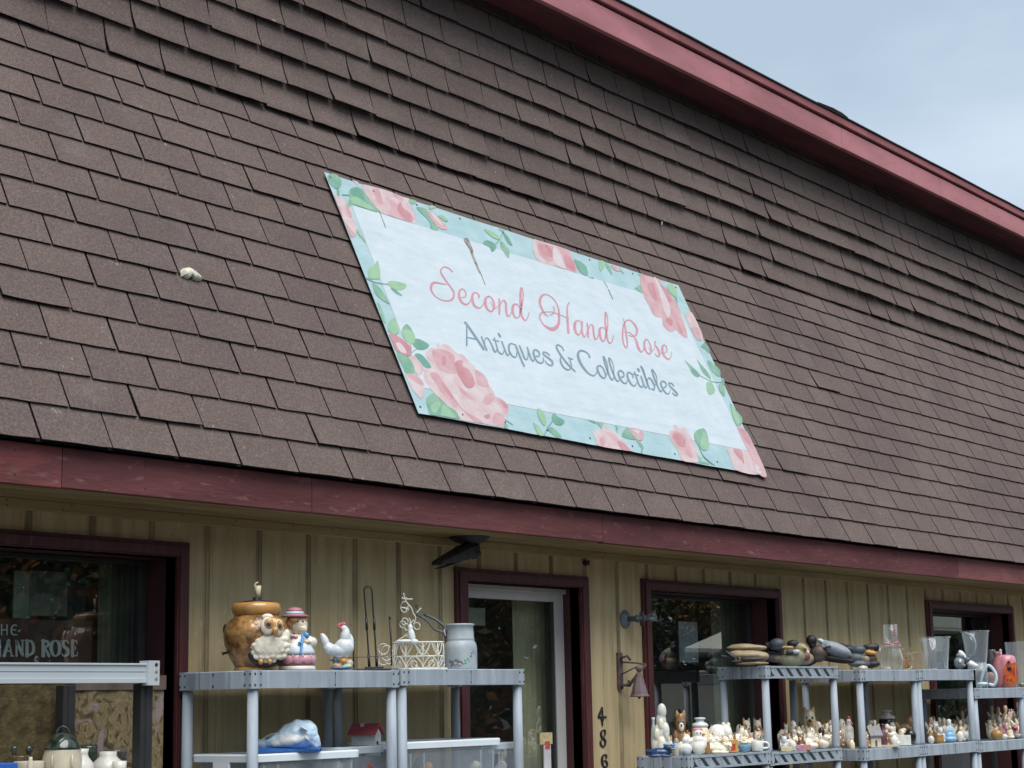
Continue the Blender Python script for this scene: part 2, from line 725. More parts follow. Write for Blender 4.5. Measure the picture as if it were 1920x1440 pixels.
part(f, "frieze_board", M("frieze_paint", (.36, .275, .13), rough=.75, var=.18, vscale=5, stretch=(.3, 1, 1), bump=.0015, bscale=50), bevel=.004)

# ---- siding with grooves and openings
WIN = [  # x0, x1 (rough opening), z0, z1, trim left, trim right, reveal depth
    (2.75, 5.165, 0.80, 2.335, .065, .065, .20, 'window'),
    (7.147, 8.160, 0.13, 2.315, .090, .075, .12, 'door'),
    (8.865, 10.385, 0.80, 2.328, .075, .050, .19, 'window'),
    (12.765, 14.300, 0.80, 2.330, .075, .055, .19, 'window'),
    (17.2, 18.8, 0.80, 2.330, .075, .055, .19, 'window')]
sid_m = M("tan_siding_paint", (.41, .315, .165), rough=0.72, var=0.0, vscale=2.6, stretch=(5, 5, .5), col2=(.525, .42, .245),
          bump=.0018, bscale=22, detail=6)
wear(sid_m, (.17, .125, .06), 5, .54, .75, .55, (6, 6, .35))           # rain runs down the boards
wear(sid_m, (.58, .51, .36), 18, .63, .70, .6, (2, 2, 1))                # rubbed paint
wear(sid_m, (.10, .075, .045), 34, .70, .74, .6)                          # specks
grv_m = M("groove_paint", (.31, .245, .14), rough=0.8, var=0.25, vscale=6)
crk_m = M("groove_crack", (.03, .025, .02), rough=0.9)
sid = MB()
GRV = .3200
gx0 = at(53, 1000, YW).x
cuts = set([X0, X1])
for w in WIN:
    cuts.add(w[0])
    cuts.add(w[1])
kinds = []
n0 = math.floor((X0 - gx0) / GRV)
edges = []
x = X0
for i in range(n0 + 1, n0 + int((X1 - X0) / GRV) + 1):
    c = gx0 + i * GRV
    for a, b, k in ((c - .020, c - .002, 1), (c - .002, c + .0015, 2), (c + .0015, c + .019, 1)):
        if a > X1 - .1:
            continue
        if a > x + 1e-5:
            edges.append((x, a, 0))
        edges.append((a, b, k))
        x = b
edges.append((x, X1, 0))
for a, b, k in edges:
    ps = [a] + sorted(c for c in cuts if a + 1e-4 < c < b - 1e-4) + [b]
    for p, q in zip(ps, ps[1:]):
        mid = (p + q) / 2
        zr = [(0.10, ZS + .02)]
        for w in WIN:
            if w[0] < mid < w[1]:
                zr = [(0.10, w[2]), (w[3], ZS + .02)] if w[2] > .2 else [(w[3], ZS + .02)]
        for z0, z1 in zr:
            sid.box(p, q, YW + (0, .006, .016)[k], YW + .06, z0, z1, k)
part(sid, "wall_siding", [sid_m, grv_m, crk_m])

trim_m = M("maroon_trim_paint", (.068, .0165, .0185), rough=0.55, var=0.22, vscale=7, stretch=(3, 1, .4), bump=.0012, bscale=60)
wear(trim_m, (.17, .07, .07), 9, .56, .72, .5, (3, 3, .4))
jamb_m = M("dark_maroon_jamb", (.060, .018, .021), rough=0.6, var=0.25, vscale=7, stretch=(2, 1, .4))
dark_m = M("dark_window_frame", (.030, .033, .034), rough=0.5, var=0.2)
alu_m = M("grey_aluminium", (.52, .50, .49), rough=0.42, var=0.08, metal=0.12, vscale=4, stretch=(2, 2, .4))
pane_m = glass_mat("window_glass", tint=(.80, .84, .80), body=0.008, ior=1.5, gain=4.2)
for (x0, x1, z0, z1, tl, tr_, dp, kd) in WIN:
    t = MB()
    y0 = YW - .022
    zt = z1 + .068
    # casing: two stepped boards mitred round the opening
    for (o, yy) in ((0.0, 0.0), (.018, -.010)):
        i_ = 0.0 if o == 0 else .020
        t.box(x0 - tl + o, x0 - i_ * .3, y0 + yy, YW, z0 - .05, zt - o)
        t.box(x1 + i_ * .3, x1 + tr_ - o * .6, y0 + yy, YW, z0 - .05, zt - o - .001)
        t.box(x0 - i_ * .3 + .0005, x1 + i_ * .3 - .0005, y0 + yy + .001, YW, z1 + i_ * .3, zt - o - .002)
    if kd == 'window':
        t.box(x0 - tl - .02, x1 + tr_ + .02, YW - .07, YW, z0 - .10, z0 - .051)
    root = part(t, kd, trim_m, bevel=.003)
    j = MB()
    yb = YW + dp
    j.box(x1, x1 + .03, YW + .0, yb + .04, z0, z1 + .03)
    j.box(x0 - .03, x0, YW + .0, yb + .04, z0, z1 + .03)
    j.box(x0, x1, YW + .0, yb + .04, z1, z1 + .03)
    j.box(x0, x1, YW + .0, yb + .04, z0 - .03, z0)
    part(j, "jamb", jamb_m, parent=root)
    fr = MB()
    fw = .035 if kd == 'window' else .083
    hb = .022 if kd == 'window' else .075
    fr.box(x1 - fw, x1 - .001, yb - .012, yb + .03, z0, z1 - .002)
    fr.box(x0 + .001, x0 + fw, yb - .012, yb + .03, z0, z1 - .002)
    fr.box(x0 + fw, x1 - fw, yb - .011, yb + .03, z1 - hb, z1 - .003)
    fr.box(x0 + fw, x1 - fw, yb - .011, yb + .03, z0, z0 + fw * 1.6)
    if kd == 'door':
        fr.box(x0 + .002, x1 - .002, yb - .035, yb - .013, z1 - .030, z1 - .004)
        fr.box(x1 - fw - .020, x1 - fw, yb - .004, yb + .024, z0 + .1, z1 - hb, 1)
    part(fr, "frame", [alu_m, dark_m] if kd == 'door' else dark_m, parent=root, bevel=.002)
    gl = MB()
    gl.add([(x0 + fw, yb + .008, z0 + .02), (x1 - fw, yb + .008, z0 + .02), (x1 - fw, yb + .008, z1 - hb), (x0 + fw, yb + .008, z1 - hb)], [(0, 1, 2, 3)])
    part(gl, "glass_pane", pane_m, parent=root)
nl = MB()
rnd = random.Random(12)
x = X0 + .2
while x < X1:
    for zz in (ZS - .012, ZS - .034):
        if rnd.random() < .7:
            nl.ell((x + rnd.uniform(-.03, .03), YW - .0205, zz), (.0035, .002, .0035), 0, None, 6, 4)
    x += .32
x = X0 + .3
while x < X1:
    for zz in (ZS + .03, ZS + .115):
        nl.ell((x + rnd.uniform(-.02, .02), YFA - .0005, zz + rnd.uniform(-.01, .01)), (.0038, .0018, .0038), 0, None, 6, 4)
    x += .61
part(nl, "nail_head", crk_m)['kind'] = 'stuff'
# shop interior
im = M("interior_wall", (.20, .20, .15), rough=.9, var=.2, vscale=1.5)
f = MB()
yi0, yi1 = YW + .30, YW + 2.6
f.box(X0, X1, yi1, yi1 + .1, 0, 2.8)
f.box(X0, X1, yi0, yi1, 2.75, 2.85)
f.box(X0, X1, yi0, yi1, -.02, .012)
f.box(X0 - .1, X0, yi0, yi1, 0, 2.8)
f.box(X1, X1 + .1, yi0, yi1, 0, 2.8)
for xa in (6.2, 11.3, 15.6):
    f.box(xa, xa + .1, yi0 + .2, yi1, 0, 2.75)
part(f, "interior_wall", im)

# ---- upper eave
ZE = 6.0
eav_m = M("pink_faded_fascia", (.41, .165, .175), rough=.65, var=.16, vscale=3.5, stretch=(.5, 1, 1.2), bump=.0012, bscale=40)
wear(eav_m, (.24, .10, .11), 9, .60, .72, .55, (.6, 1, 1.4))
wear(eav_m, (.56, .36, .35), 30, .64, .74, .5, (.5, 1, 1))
wear(sof, (.09, .065, .035), 6, .55, .75, .6, (.25, 3, 1))
ye = 6.215
xe = [X0, at(1345, 150, ye).x + 0.2, at(1580, 270, ye).x, at(1765, 360, ye).x, X1]
for i in range(4):
    f = MB()
    f.box(xe[i] + .002, xe[i + 1] - .002, ye + random.uniform(0, .004), ye + .04, ZE - random.uniform(0, .006), ZE + .168)
    part(f, "eave_board", eav_m, bevel=.004)
f = MB()
f.box(X0, X1, ye - .014, ye + .05, ZE + .186, ZE + .248)
part(f, "eave_moulding", M("pink_moulding", (.29, .095, .10), rough=.65, var=.2, vscale=6, stretch=(.4, 1, 2), bump=.001), bevel=.006)
f = MB()
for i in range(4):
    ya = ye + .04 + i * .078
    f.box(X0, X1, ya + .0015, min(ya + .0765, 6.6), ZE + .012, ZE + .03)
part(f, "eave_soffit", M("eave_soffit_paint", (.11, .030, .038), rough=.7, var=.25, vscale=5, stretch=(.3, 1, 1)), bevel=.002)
f = MB()
n = 120
prof = []
for i in range(n + 1):
    X = X0 + (X1 - X0) * i / n
    prof.append((X, ZE + .250 + .004 * fnoise(X * 1.3, 5) + .003 * fnoise(X * 4, 9)))
vs, fs = [], []
for X, z in prof:
    vs += [(X, ye - .026, z), (X, ye - .026, z + .009), (X, ye + 4.0, z + 1.0)]
for i in range(n):
    a = 3 * i
    fs += [(a, a + 3, a + 4, a + 1), (a + 1, a + 4, a + 5, a + 2)]
f.add(vs, fs)
# one lifted roof shingle on the edge
xl = at(1567, 215, ye).x
f.add([(xl - .34, ye - .03, ZE + .262), (xl + .16, ye - .03, ZE + .262), (xl + .16, ye + .25, ZE + .33), (xl - .34, ye + .25, ZE + .33), (xl - .10, ye - .034, ZE + .276), (xl + .05, ye - .034, ZE + .274)],
      [(0, 1, 5, 4), (0, 4, 3), (1, 2, 5), (4, 5, 2, 3)])
part(f, "main_roof", M("dark_roofing", (.05, .045, .045), rough=.9, var=.2, vscale=8, bump=.002, bscale=150))
f = MB()   # core behind the mansard so that no light leaks
f.box(X0, X1, 6.75, 10.5, 2.6, 6.2)
f.box(X0, X1, YW + .07, 6.8, 2.56, 2.60)
part(f, "building_core", M("building_core", (.1, .09, .08)))

# ================================================================== BANNER
BQ = DRIP + NLO * .034                       # plane of the stretched vinyl, just proud of the shingles


def on_banner(px, py, lift=0.0):
    p = on_plane(px, py, BQ, NLO)
    return p + NLO * lift


def bmat(name, col, col2=None, vs=9):
    """printed vinyl: soft watercolour variation, faint wrinkles in the normal"""
    m = M(name, col, rough=.42, var=.05, vscale=vs, col2=col2, ramp=(.38, .62), detail=3, spec=.35)
    n, l = m.node_tree.nodes, m.node_tree.links
    b = n['Principled BSDF']
    t = n.new("ShaderNodeTexCoord")
    mpn = n.new("ShaderNodeMapping")
    mpn.inputs['Rotation'].default_value = (0, R_(12), 0)
    mpn.inputs['Scale'].default_value = (.9, 2.2, 2.2)
    z = n.new("ShaderNodeTexNoise")
    z.inputs['Scale'].default_value = 2.6
    z.inputs['Detail'].default_value = 3
    l.new(t.outputs['Object'], mpn.inputs['Vector'])
    l.new(mpn.outputs['Vector'], z.inputs['Vector'])
    bp = n.new("ShaderNodeBump")
    bp.inputs['Distance'].default_value = .016
    l.new(z.outputs['Fac'], bp.inputs['Height'])
    l.new(bp.outputs['Normal'], b.inputs['Normal'])
    return m


b_teal = bmat("print_teal", (0.324, 0.464, 0.491), (0.369, 0.504, 0.526))
b_white = bmat("print_white", (0.491, 0.562, 0.599), (0.522, 0.585, 0.617))
b_edge = bmat("print_pale_edge", (0.459, 0.549, 0.590), (0.486, 0.567, 0.603))
b_pl = bmat("print_rose_pale", (0.522, 0.378, 0.383), (0.549, 0.459, 0.459), 14)
b_pm = bmat("print_rose_mid", (0.491, 0.279, 0.297), (0.531, 0.351, 0.360), 12)
b_pd = bmat("print_rose_deep", (0.450, 0.203, 0.230), (0.495, 0.261, 0.279), 12)
b_g = bmat("print_leaf_green", (0.153, 0.315, 0.234), (0.225, 0.378, 0.270), 12)
b_gl = bmat("print_leaf_light", (0.243, 0.414, 0.270), (0.288, 0.450, 0.288), 12)
b_gd = bmat("print_leaf_deep", (0.117, 0.279, 0.216), (0.171, 0.333, 0.261), 12)
b_tp = bmat("print_pink_letter", (0.495, 0.225, 0.261), (0.531, 0.261, 0.297))
b_tg = bmat("print_grey_letter", (0.171, 0.252, 0.306), (0.198, 0.279, 0.333))
b_st = bmat("bird_dropping", (0.144, 0.126, 0.099), (0.324, 0.297, 0.243), 30)
b_pw = bmat("print_rose_white", (0.540, 0.450, 0.455), (0.558, 0.504, 0.508), 14)
BM = [b_teal, b_white, b_edge, b_pl, b_pm, b_pd, b_g, b_gl, b_gd, b_st, b_pw]
CLS = dict(P=(3, .0016), M=(4, .0022), D=(5, .0028), G=(6, .0019), L=(7, .0025), K=(8, .0022), S=(9, .003), W=(10, .0029))
REG = dict(F=(600, 310, 9), Q=(720, 620, 7.58), E=(590, 300, 4.235), B=(940, 740, 4.364), R=(1280, 670, 6.26), T=(1170, 500, 7.2),
           U=(780, 360, 4.571))
PETALS = [
    ('F', 'G', "130,180 200,140 290,170 350,240 360,320 320,390 270,400 190,340 140,260"),
    ('F', 'G', "285,395 308,395 330,510 285,515"),
    ('F', 'G', "480,490 510,400 600,365 700,400 790,520 860,640 980,745 950,785 800,745 540,665 490,715 460,650 500,560"),
    ('F', 'L', "505,560 600,540 720,600 900,740 800,735 560,650"),
    ('F', 'K', "510,480 560,395 660,400 740,480 740,570 620,530"),
    ('F', 'P', "238,505 330,520 430,620 510,760 560,880 620,1040 600,1160 560,1215 512,1200 430,1010 370,880 300,680"),
    ('F', 'M', "420,640 500,760 530,890 470,850"),
    ('F', 'M', "430,960 520,1100 600,1160 560,1210 515,1198"),
    ('F', 'M', "300,690 345,720 380,860 360,850"),
    ('F', 'L', "615,1070 690,1160 745,1230 765,1310 700,1230 620,1130"),
    ('F', 'P', "725,328 860,355 1130,428 1400,535 1500,565 1530,680 1600,850 1620,990 1400,920 1040,805 900,660 800,530 730,420"),
    ('F', 'P', "540,253 640,282 620,330 580,290"),
    ('F', 'M', "890,400 980,400 1030,520 1060,660 960,620 920,500"),
    ('F', 'M', "1100,540 1250,620 1350,760 1480,880 1540,960 1160,840 1200,700"),
    ('F', 'D', "1350,620 1400,720 1520,820 1560,940 1420,900 1300,740"),
    ('F', 'M', "1220,470 1370,530 1400,600 1300,560"),
    ('F', 'G', "1505,575 1615,600 1600,650 1500,650"),
    ('Q', 'P', "590,330 640,260 690,235 745,265 750,190 770,175 800,215 840,190 940,230 1040,325 1110,335 1200,430 1270,500 1320,580 1400,610 1470,690 1480,750 1560,880 1580,940 1620,945 1710,1000 1765,1080 1760,1180 1720,1280 1690,1368 1600,1360 1420,1325 1060,1262 1040,1190 950,1120 850,1020 740,920 640,810 570,690 570,560 640,525 690,520 620,420"),
    ('Q', 'M', "680,290 760,260 900,290 1000,370 1000,480 1020,600 900,600 760,520 700,400"),
    ('Q', 'M', "650,620 740,600 850,730 960,900 1040,1050 1000,1080 860,930 740,760"),
    ('Q', 'M', "1290,560 1400,620 1460,720 1480,800 1330,760"),
    ('Q', 'M', "1040,760 1100,820 1240,940 1280,980 1180,950 1080,860"),
    ('Q', 'M', "1150,1160 1280,1220 1420,1320 1280,1290"),
    ('Q', 'M', "1600,960 1710,1010 1765,1090 1740,1180 1660,1080"),
    ('Q', 'M', "1440,930 1520,890 1570,940 1500,1050 1400,1020"),
    ('Q', 'M', "1560,1180 1700,1200 1690,1340 1560,1330"),
    ('Q', 'D', "1000,470 1060,420 1120,440 1110,500 1200,560 1270,680 1280,780 1220,820 1150,790 1080,670 1030,590"),
    ('Q', 'D', "820,380 870,370 870,470 830,490"),
    ('Q', 'D', "1420,1210 1500,1190 1500,1240 1450,1250"),
    ('Q', 'D', "800,730 850,760 950,900 980,970 900,900"),
    ('Q', 'D', "1640,980 1710,1030 1760,1090 1700,1090"),
    ('Q', 'W', "960,900 1040,940 1130,1100 1160,1150 1090,1100"),
    ('Q', 'D', "68,55 140,55 260,130 360,210 380,320 330,360 230,320 160,270 112,150"),
    ('Q', 'W', "165,185 220,175 290,255 310,320 230,300"),
    ('Q', 'G', "178,310 250,320 360,400 425,520 415,620 320,620 265,515 215,420"),
    ('Q', 'K', "430,340 500,330 580,390 670,520 580,525 500,430"),
    ('Q', 'P', "330,370 430,360 560,520 560,580 500,640 430,560 380,450"),
    ('Q', 'P', "300,610 440,620 560,740 575,830 540,960 490,940 385,810 345,720"),
    ('Q', 'M', "315,622 440,622 540,720 540,780 400,700"),
    ('Q', 'L', "250,0 370,0 430,90 430,160 380,190 320,150 270,80"),
    ('Q', 'K', "330,60 385,100 375,180 320,145"),
    ('Q', 'K', "390,170 450,115 560,150 640,215 580,270 500,275 450,250"),
    ('Q', 'G', "600,970 660,910 720,910 860,1040 1000,1130 1050,1200 1060,1258 800,1215 655,1192 620,1100"),
    ('Q', 'L', "800,1200 840,1060 960,1160 1010,1240 820,1210"),
    ('Q', 'L', "650,1080 760,1010 800,1050 720,1180"),
    ('Q', 'G', "52,2 200,0 190,50 140,60 90,30"),
    ('Q', 'G', "1700,1340 1740,1330 1760,1392 1705,1380"),
    ('E', 'L', "425,870 470,840 500,800 520,930 480,945 430,940"),
    ('E', 'L', "575,985 610,960 725,990 700,1030 640,1030"),
    ('E', 'K', "600,1020 640,1030 695,1080 650,1065"),
    ('E', 'G', "455,980 510,1010 560,1080 595,1145 530,1110 480,1060"),
    ('E', 'L', "497,1128 530,1180 565,1290 543,1275 515,1190"),
    ('E', 'L', "577,1312 630,1255 665,1330 650,1380 606,1380"),
    ('E', 'G', "690,1350 735,1305 790,1390 790,1440 720,1440"),
    ('B', 'L', "290,118 330,130 365,210 350,255 310,200"),
    ('B', 'K', "410,190 430,150 460,180 515,215 490,250 440,240"),
    ('B', 'L', "258,228 310,270 345,333 298,325"),
    ('B', 'G', "380,285 420,270 490,345 450,350"),
    ('B', 'P', "755,310 790,285 820,300 820,262 850,258 950,330 1050,440 1055,462 800,420 770,370"),
    ('B', 'M', "860,310 930,330 970,400 940,390"),
    ('B', 'D', "950,380 1000,400 1050,458 980,447"),
    ('B', 'M', "800,370 830,340 850,400 820,415"),
    ('B', 'G', "985,340 1030,270 1100,340 1090,370"),
    ('B', 'M', "1040,275 1140,290 1165,340 1150,375 1100,360"),
    ('B', 'W', "1060,285 1130,295 1120,330"),
    ('B', 'K', "700,205 760,215 770,240"), ('B', 'G', "770,225 835,235 820,280"), ('B', 'G', "930,250 955,270 945,320"),
    ('B', 'G', "1100,370 1120,370 1165,430 1145,440"),
    ('B', 'P', "1370,320 1380,290 1410,290 1405,255 1430,250 1460,280 1500,275 1560,360 1600,470 1610,540 1590,556 1480,538 1440,450 1390,380"),
    ('B', 'M', "1385,320 1430,300 1500,340 1550,440 1560,520 1500,480 1420,400"),
    ('B', 'D', "1400,330 1440,320 1480,345 1500,430 1450,410"),
    ('B', 'K', "1440,350 1470,340 1500,380 1495,415 1465,405"),
    ('B', 'G', "1575,320 1610,285 1665,285 1695,380 1690,440 1655,460 1610,420 1580,370"),
    ('B', 'L', "1655,295 1690,375 1688,440 1655,455 1625,420"),
    ('B', 'L', "1600,490 1640,520 1620,540"), ('B', 'G', "1610,540 1660,550 1700,570 1620,560"),
    ('R', 'G', "20,35 110,110 200,205 170,235 110,195 80,130"), ('R', 'G', "165,25 220,90 290,170 330,260 240,190 200,110"),
    ('R', 'G', "290,35 370,90 435,150 430,230 340,160"), ('R', 'L', "275,310 310,290 345,305 375,390 350,430 295,425"),
    ('R', 'G', "420,330 450,300 480,320 495,400 485,460 430,390"), ('R', 'G', "455,270 470,240 490,300 480,320"),
    ('R', 'G', "555,545 600,600 690,700 690,780 630,800 580,680"), ('R', 'L', "560,570 600,620 670,740 640,790 590,690"),
    ('R', 'M', "640,810 740,870 810,990 880,1130 985,1390 890,1370 800,1180 765,1100 700,980"),
    ('R', 'P', "520,1065 620,1075 760,1105 830,1150 900,1370 620,1322 560,1180"),
    ('R', 'D', "590,1090 680,1090 720,1250 680,1200"), ('R', 'D', "660,840 740,890 800,1030 740,990"),
    ('R', 'W', "840,1250 900,1300 920,1365 860,1355"), ('R', 'G', "740,860 770,900 810,985 790,980"),
    ('T', 'M', "230,108 300,122 400,150 490,185 500,260 580,310 640,400 700,480 740,560 780,680 820,790 855,940 820,955 740,900 700,855 640,880 570,850 520,780 510,690 430,680 370,610 330,520 280,430 240,320 215,190"),
    ('T', 'D', "320,230 400,230 420,340 440,460 380,420 330,330"), ('T', 'D', "480,240 560,300 640,440 600,480 520,350"),
    ('T', 'D', "560,720 620,690 660,740 620,800"), ('T', 'W', "405,155 440,175 560,400 620,560 600,690 540,600 470,360"),
    ('T', 'P', "640,480 700,500 770,680 840,880 760,800 680,640"), ('T', 'D', "700,720 760,830 800,900 750,880"),
    ('T', 'G', "140,290 220,245 245,370"), ('T', 'L', "570,270 640,235 700,310 715,400 660,400"), ('T', 'L', "178,90 230,105 210,130"),
    ('T', 'P', "830,650 900,610 960,700 1010,810 1055,920 1050,1000 980,980 920,880 860,740"),
    ('T', 'M', "900,830 1000,840 1045,990 980,970"), ('T', 'G', "1055,930 1100,1020 1080,1020"),
    ('T', 'G', "1040,1080 1090,1030 1150,1120 1140,1165 1090,1110"), ('T', 'K', "680,420 710,430 725,500"),
    ('U', 'M', "95,170 150,180 230,260 265,300 255,325 200,310 140,250"), ('U', 'W', "120,180 160,195 230,290 180,260"),
    ('U', 'G', "0,135 90,150 120,240 185,300 180,330 125,315 110,250"), ('U', 'L', "105,128 130,115 170,132 120,150"),
    ('U', 'L', "190,205 230,205 275,250 240,250"),
    ('U', 'L', "580,320 650,340 720,395 700,410 640,380"), ('U', 'K', "740,340 790,390 825,460 780,430"),
    ('U', 'K', "575,440 610,415 680,450 680,490 650,515 630,480"), ('U', 'G', "725,420 790,490 800,530 785,565 730,480"),
    ('U', 'L', "705,315 760,325 740,345"),
    ('U', 'P', "1005,410 1060,420 1300,497 1330,540 1370,630 1370,690 1200,640 1060,600 1010,530 1000,470"),
    ('U', 'M', "1040,425 1160,465 1300,505 1365,630 1365,685 1270,655 1200,560 1150,600 1060,540"),
    ('U', 'W', "1180,475 1230,520 1260,600 1280,660 1200,630 1170,560"), ('U', 'D', "1050,450 1140,470 1170,560 1090,530"),
    ('U', 'D', "1270,540 1330,580 1360,670 1290,640"),
    ('U', 'K', "1350,580 1440,620 1470,690 1460,720 1400,680"), ('U', 'G', "1470,730 1520,730 1525,750"),
    ('U', 'L', "1565,592 1620,605 1600,660 1575,675"), ('U', 'G', "1620,605 1660,640 1680,710 1640,660"),
    ('U', 'M', "1670,625 1738,652 1740,680 1700,670"), ('U', 'G', "1740,645 1785,705 1750,680"),
    ('E', 'S', "1180,630 1215,628 1257,725 1245,735 1215,690"),
    ('E', 'S', "1235,735 1250,735 1310,885 1298,885"),
    ('F', 'S', "990,765 1002,765 1018,825 1010,825"),
]
STEMS = [('E', "410,940 470,970 580,990", 8), ('Q', "375,190 383,335 330,375", 9), ('Q', "465,262 383,320", 9), ('B', "352,335 370,285 420,212", 8), ('B', "1620,440 1660,510 1745,580", 5),
         ('R', "200,215 340,285 440,292 480,262", 9), ('R', "190,1060 250,1180 350,1265", 5), ('U', "742,345 720,400 680,450", 6), ('F', "380,500 480,505", 20),
         ('B', "1125,390 1150,430 1145,478", 9), ('E', "1310,885 1352,992", 5), ('F', "1005,790 1100,1050", 10), ('U', "1610,770 1640,820", 6), ('B', "20,200 90,245", 7),
         ('T', "-214,310 -155,440", 10)]

banner = empty("shop_banner", on_banner(1025, 605), 0,
               "large pale blue rose bordered shop banner stretched flat on the brown shingles", "banner")
bw = MB()


def bq(pts, mi, lift):
    bw.add([on_banner(x, y, lift) for x, y in pts], [tuple(range(len(pts)))], mi)


def lerp2(a, b, t):
    return (a[0] + (b[0] - a[0]) * t, a[1] + (b[1] - a[1]) * t)


CN = [(608, 322), (1272, 535), (1437, 893), (785, 775)]
# sheet with slightly scalloped edge between the fixings, and real thickness
N = 40
top = [on_banner(*lerp2(CN[0], CN[1], i / N)) for i in range(N + 1)]
bot = [on_banner(*lerp2(CN[3], CN[2], i / N)) for i in range(N + 1)]
vs = []
for i in range(N + 1):
    w = .004 * abs(math.sin(math.pi * i / N * 6))
    t = top[i] - SLO * w
    b = bot[i] + SLO * w * .8
    vs += [t, t * .86 + b * .14, t * .14 + b * .86, b, t - NLO * .002, b - NLO * .002]
fs = []
for i in range(N):
    a = 6 * i
    for k in range(3):
        fs.append((a + k, a + k + 1, a + k + 7, a + k + 6))
    fs += [(a, a + 6, a + 10, a + 4), (a + 3, a + 5, a + 11, a + 9)]
fs += [(0, 4, 5, 3), (6 * N, 6 * N + 3, 6 * N + 5, 6 * N + 4)]
bw.add(vs, fs, 0)
IN = [(659.5, 384.5), (1268, 569), (1402, 845.5), (792, 727)]
bq(IN, 1, .0012)
# lighter bands just outside and inside the panel, as printed
for a, b, d0, d1 in ((3, 2, 2, 9), (1, 2, 0, 0)):
    if d1:
        A, B2 = IN[a], IN[b]
        bq([(A[0] + d0 * .3, A[1] - d1 - 10), (B2[0], B2[1] - d1 - 12), (B2[0], B2[1] - d1 - 7), (A[0], A[1] - d1 - 3)], 2, .0014)
for reg, c, s in PETALS:
    ox, oy, sc = REG[reg]
    pts = [tuple(float(q) for q in p.split(',')) for p in s.split()]
    if len(pts) > 3:
        pts = spline(pts, 4, True)
    mi, lf = CLS[c]
    bq([(ox + x / sc, oy + y / sc) for x, y in pts], mi, lf)


def stroke(mb, pts, mi, lift, surf, n=6, smooth=True):
    """pen stroke with varying width; surf maps (x, y) to a point, a pen offset is taken in photograph axes"""
    q = spline(pts, n) if (smooth and len(pts) > 2) else pts
    L, Rr = [], []
    for i, p in enumerate(q):
        a, b = q[max(0, i - 1)], q[min(len(q) - 1, i + 1)]
        dx, dy = b[0] - a[0], b[1] - a[1]
        d = math.hypot(dx, dy) or 1
        nx, ny = -dy / d * p[2] / 2, dx / d * p[2] / 2
        L.append((p[0] + nx, p[1] + ny))
        Rr.append((p[0] - nx, p[1] - ny))
    vs = []
    for a, b in zip(L, Rr):
        vs += [surf(a[0], a[1], lift), surf(b[0], b[1], lift)]
    fs = [(2 * i, 2 * i + 1, 2 * i + 3, 2 * i + 2) for i in range(len(q) - 1)]
    mb.add(vs, fs, mi)
    for (p, sgn) in ((q[0], 0), (q[-1], 1)):      # round ends
        c = [surf(p[0] + p[2] / 2 * math.cos(k * math.pi / 4), p[1] + p[2] / 2 * math.sin(k * math.pi / 4), lift + .00008) for k in range(8)]
        mb.add(c, [tuple(range(8))], mi)


for reg, s, w in STEMS:
    ox, oy, sc = REG[reg]
    pts = [tuple(float(q) for q in p.split(',')) + (float(w),) for p in s.split()]
    mi = 9 if w in (5, 10) and reg in 'EFT' else 8
    stroke(bw, [(ox + x / sc, oy + y / sc, ww / sc) for x, y, ww in pts], mi, .0031 if mi == 9 else .0021, on_banner, 5)
sheet = bw.build("vinyl_sheet", BM, banner, world=True, fixn=False)

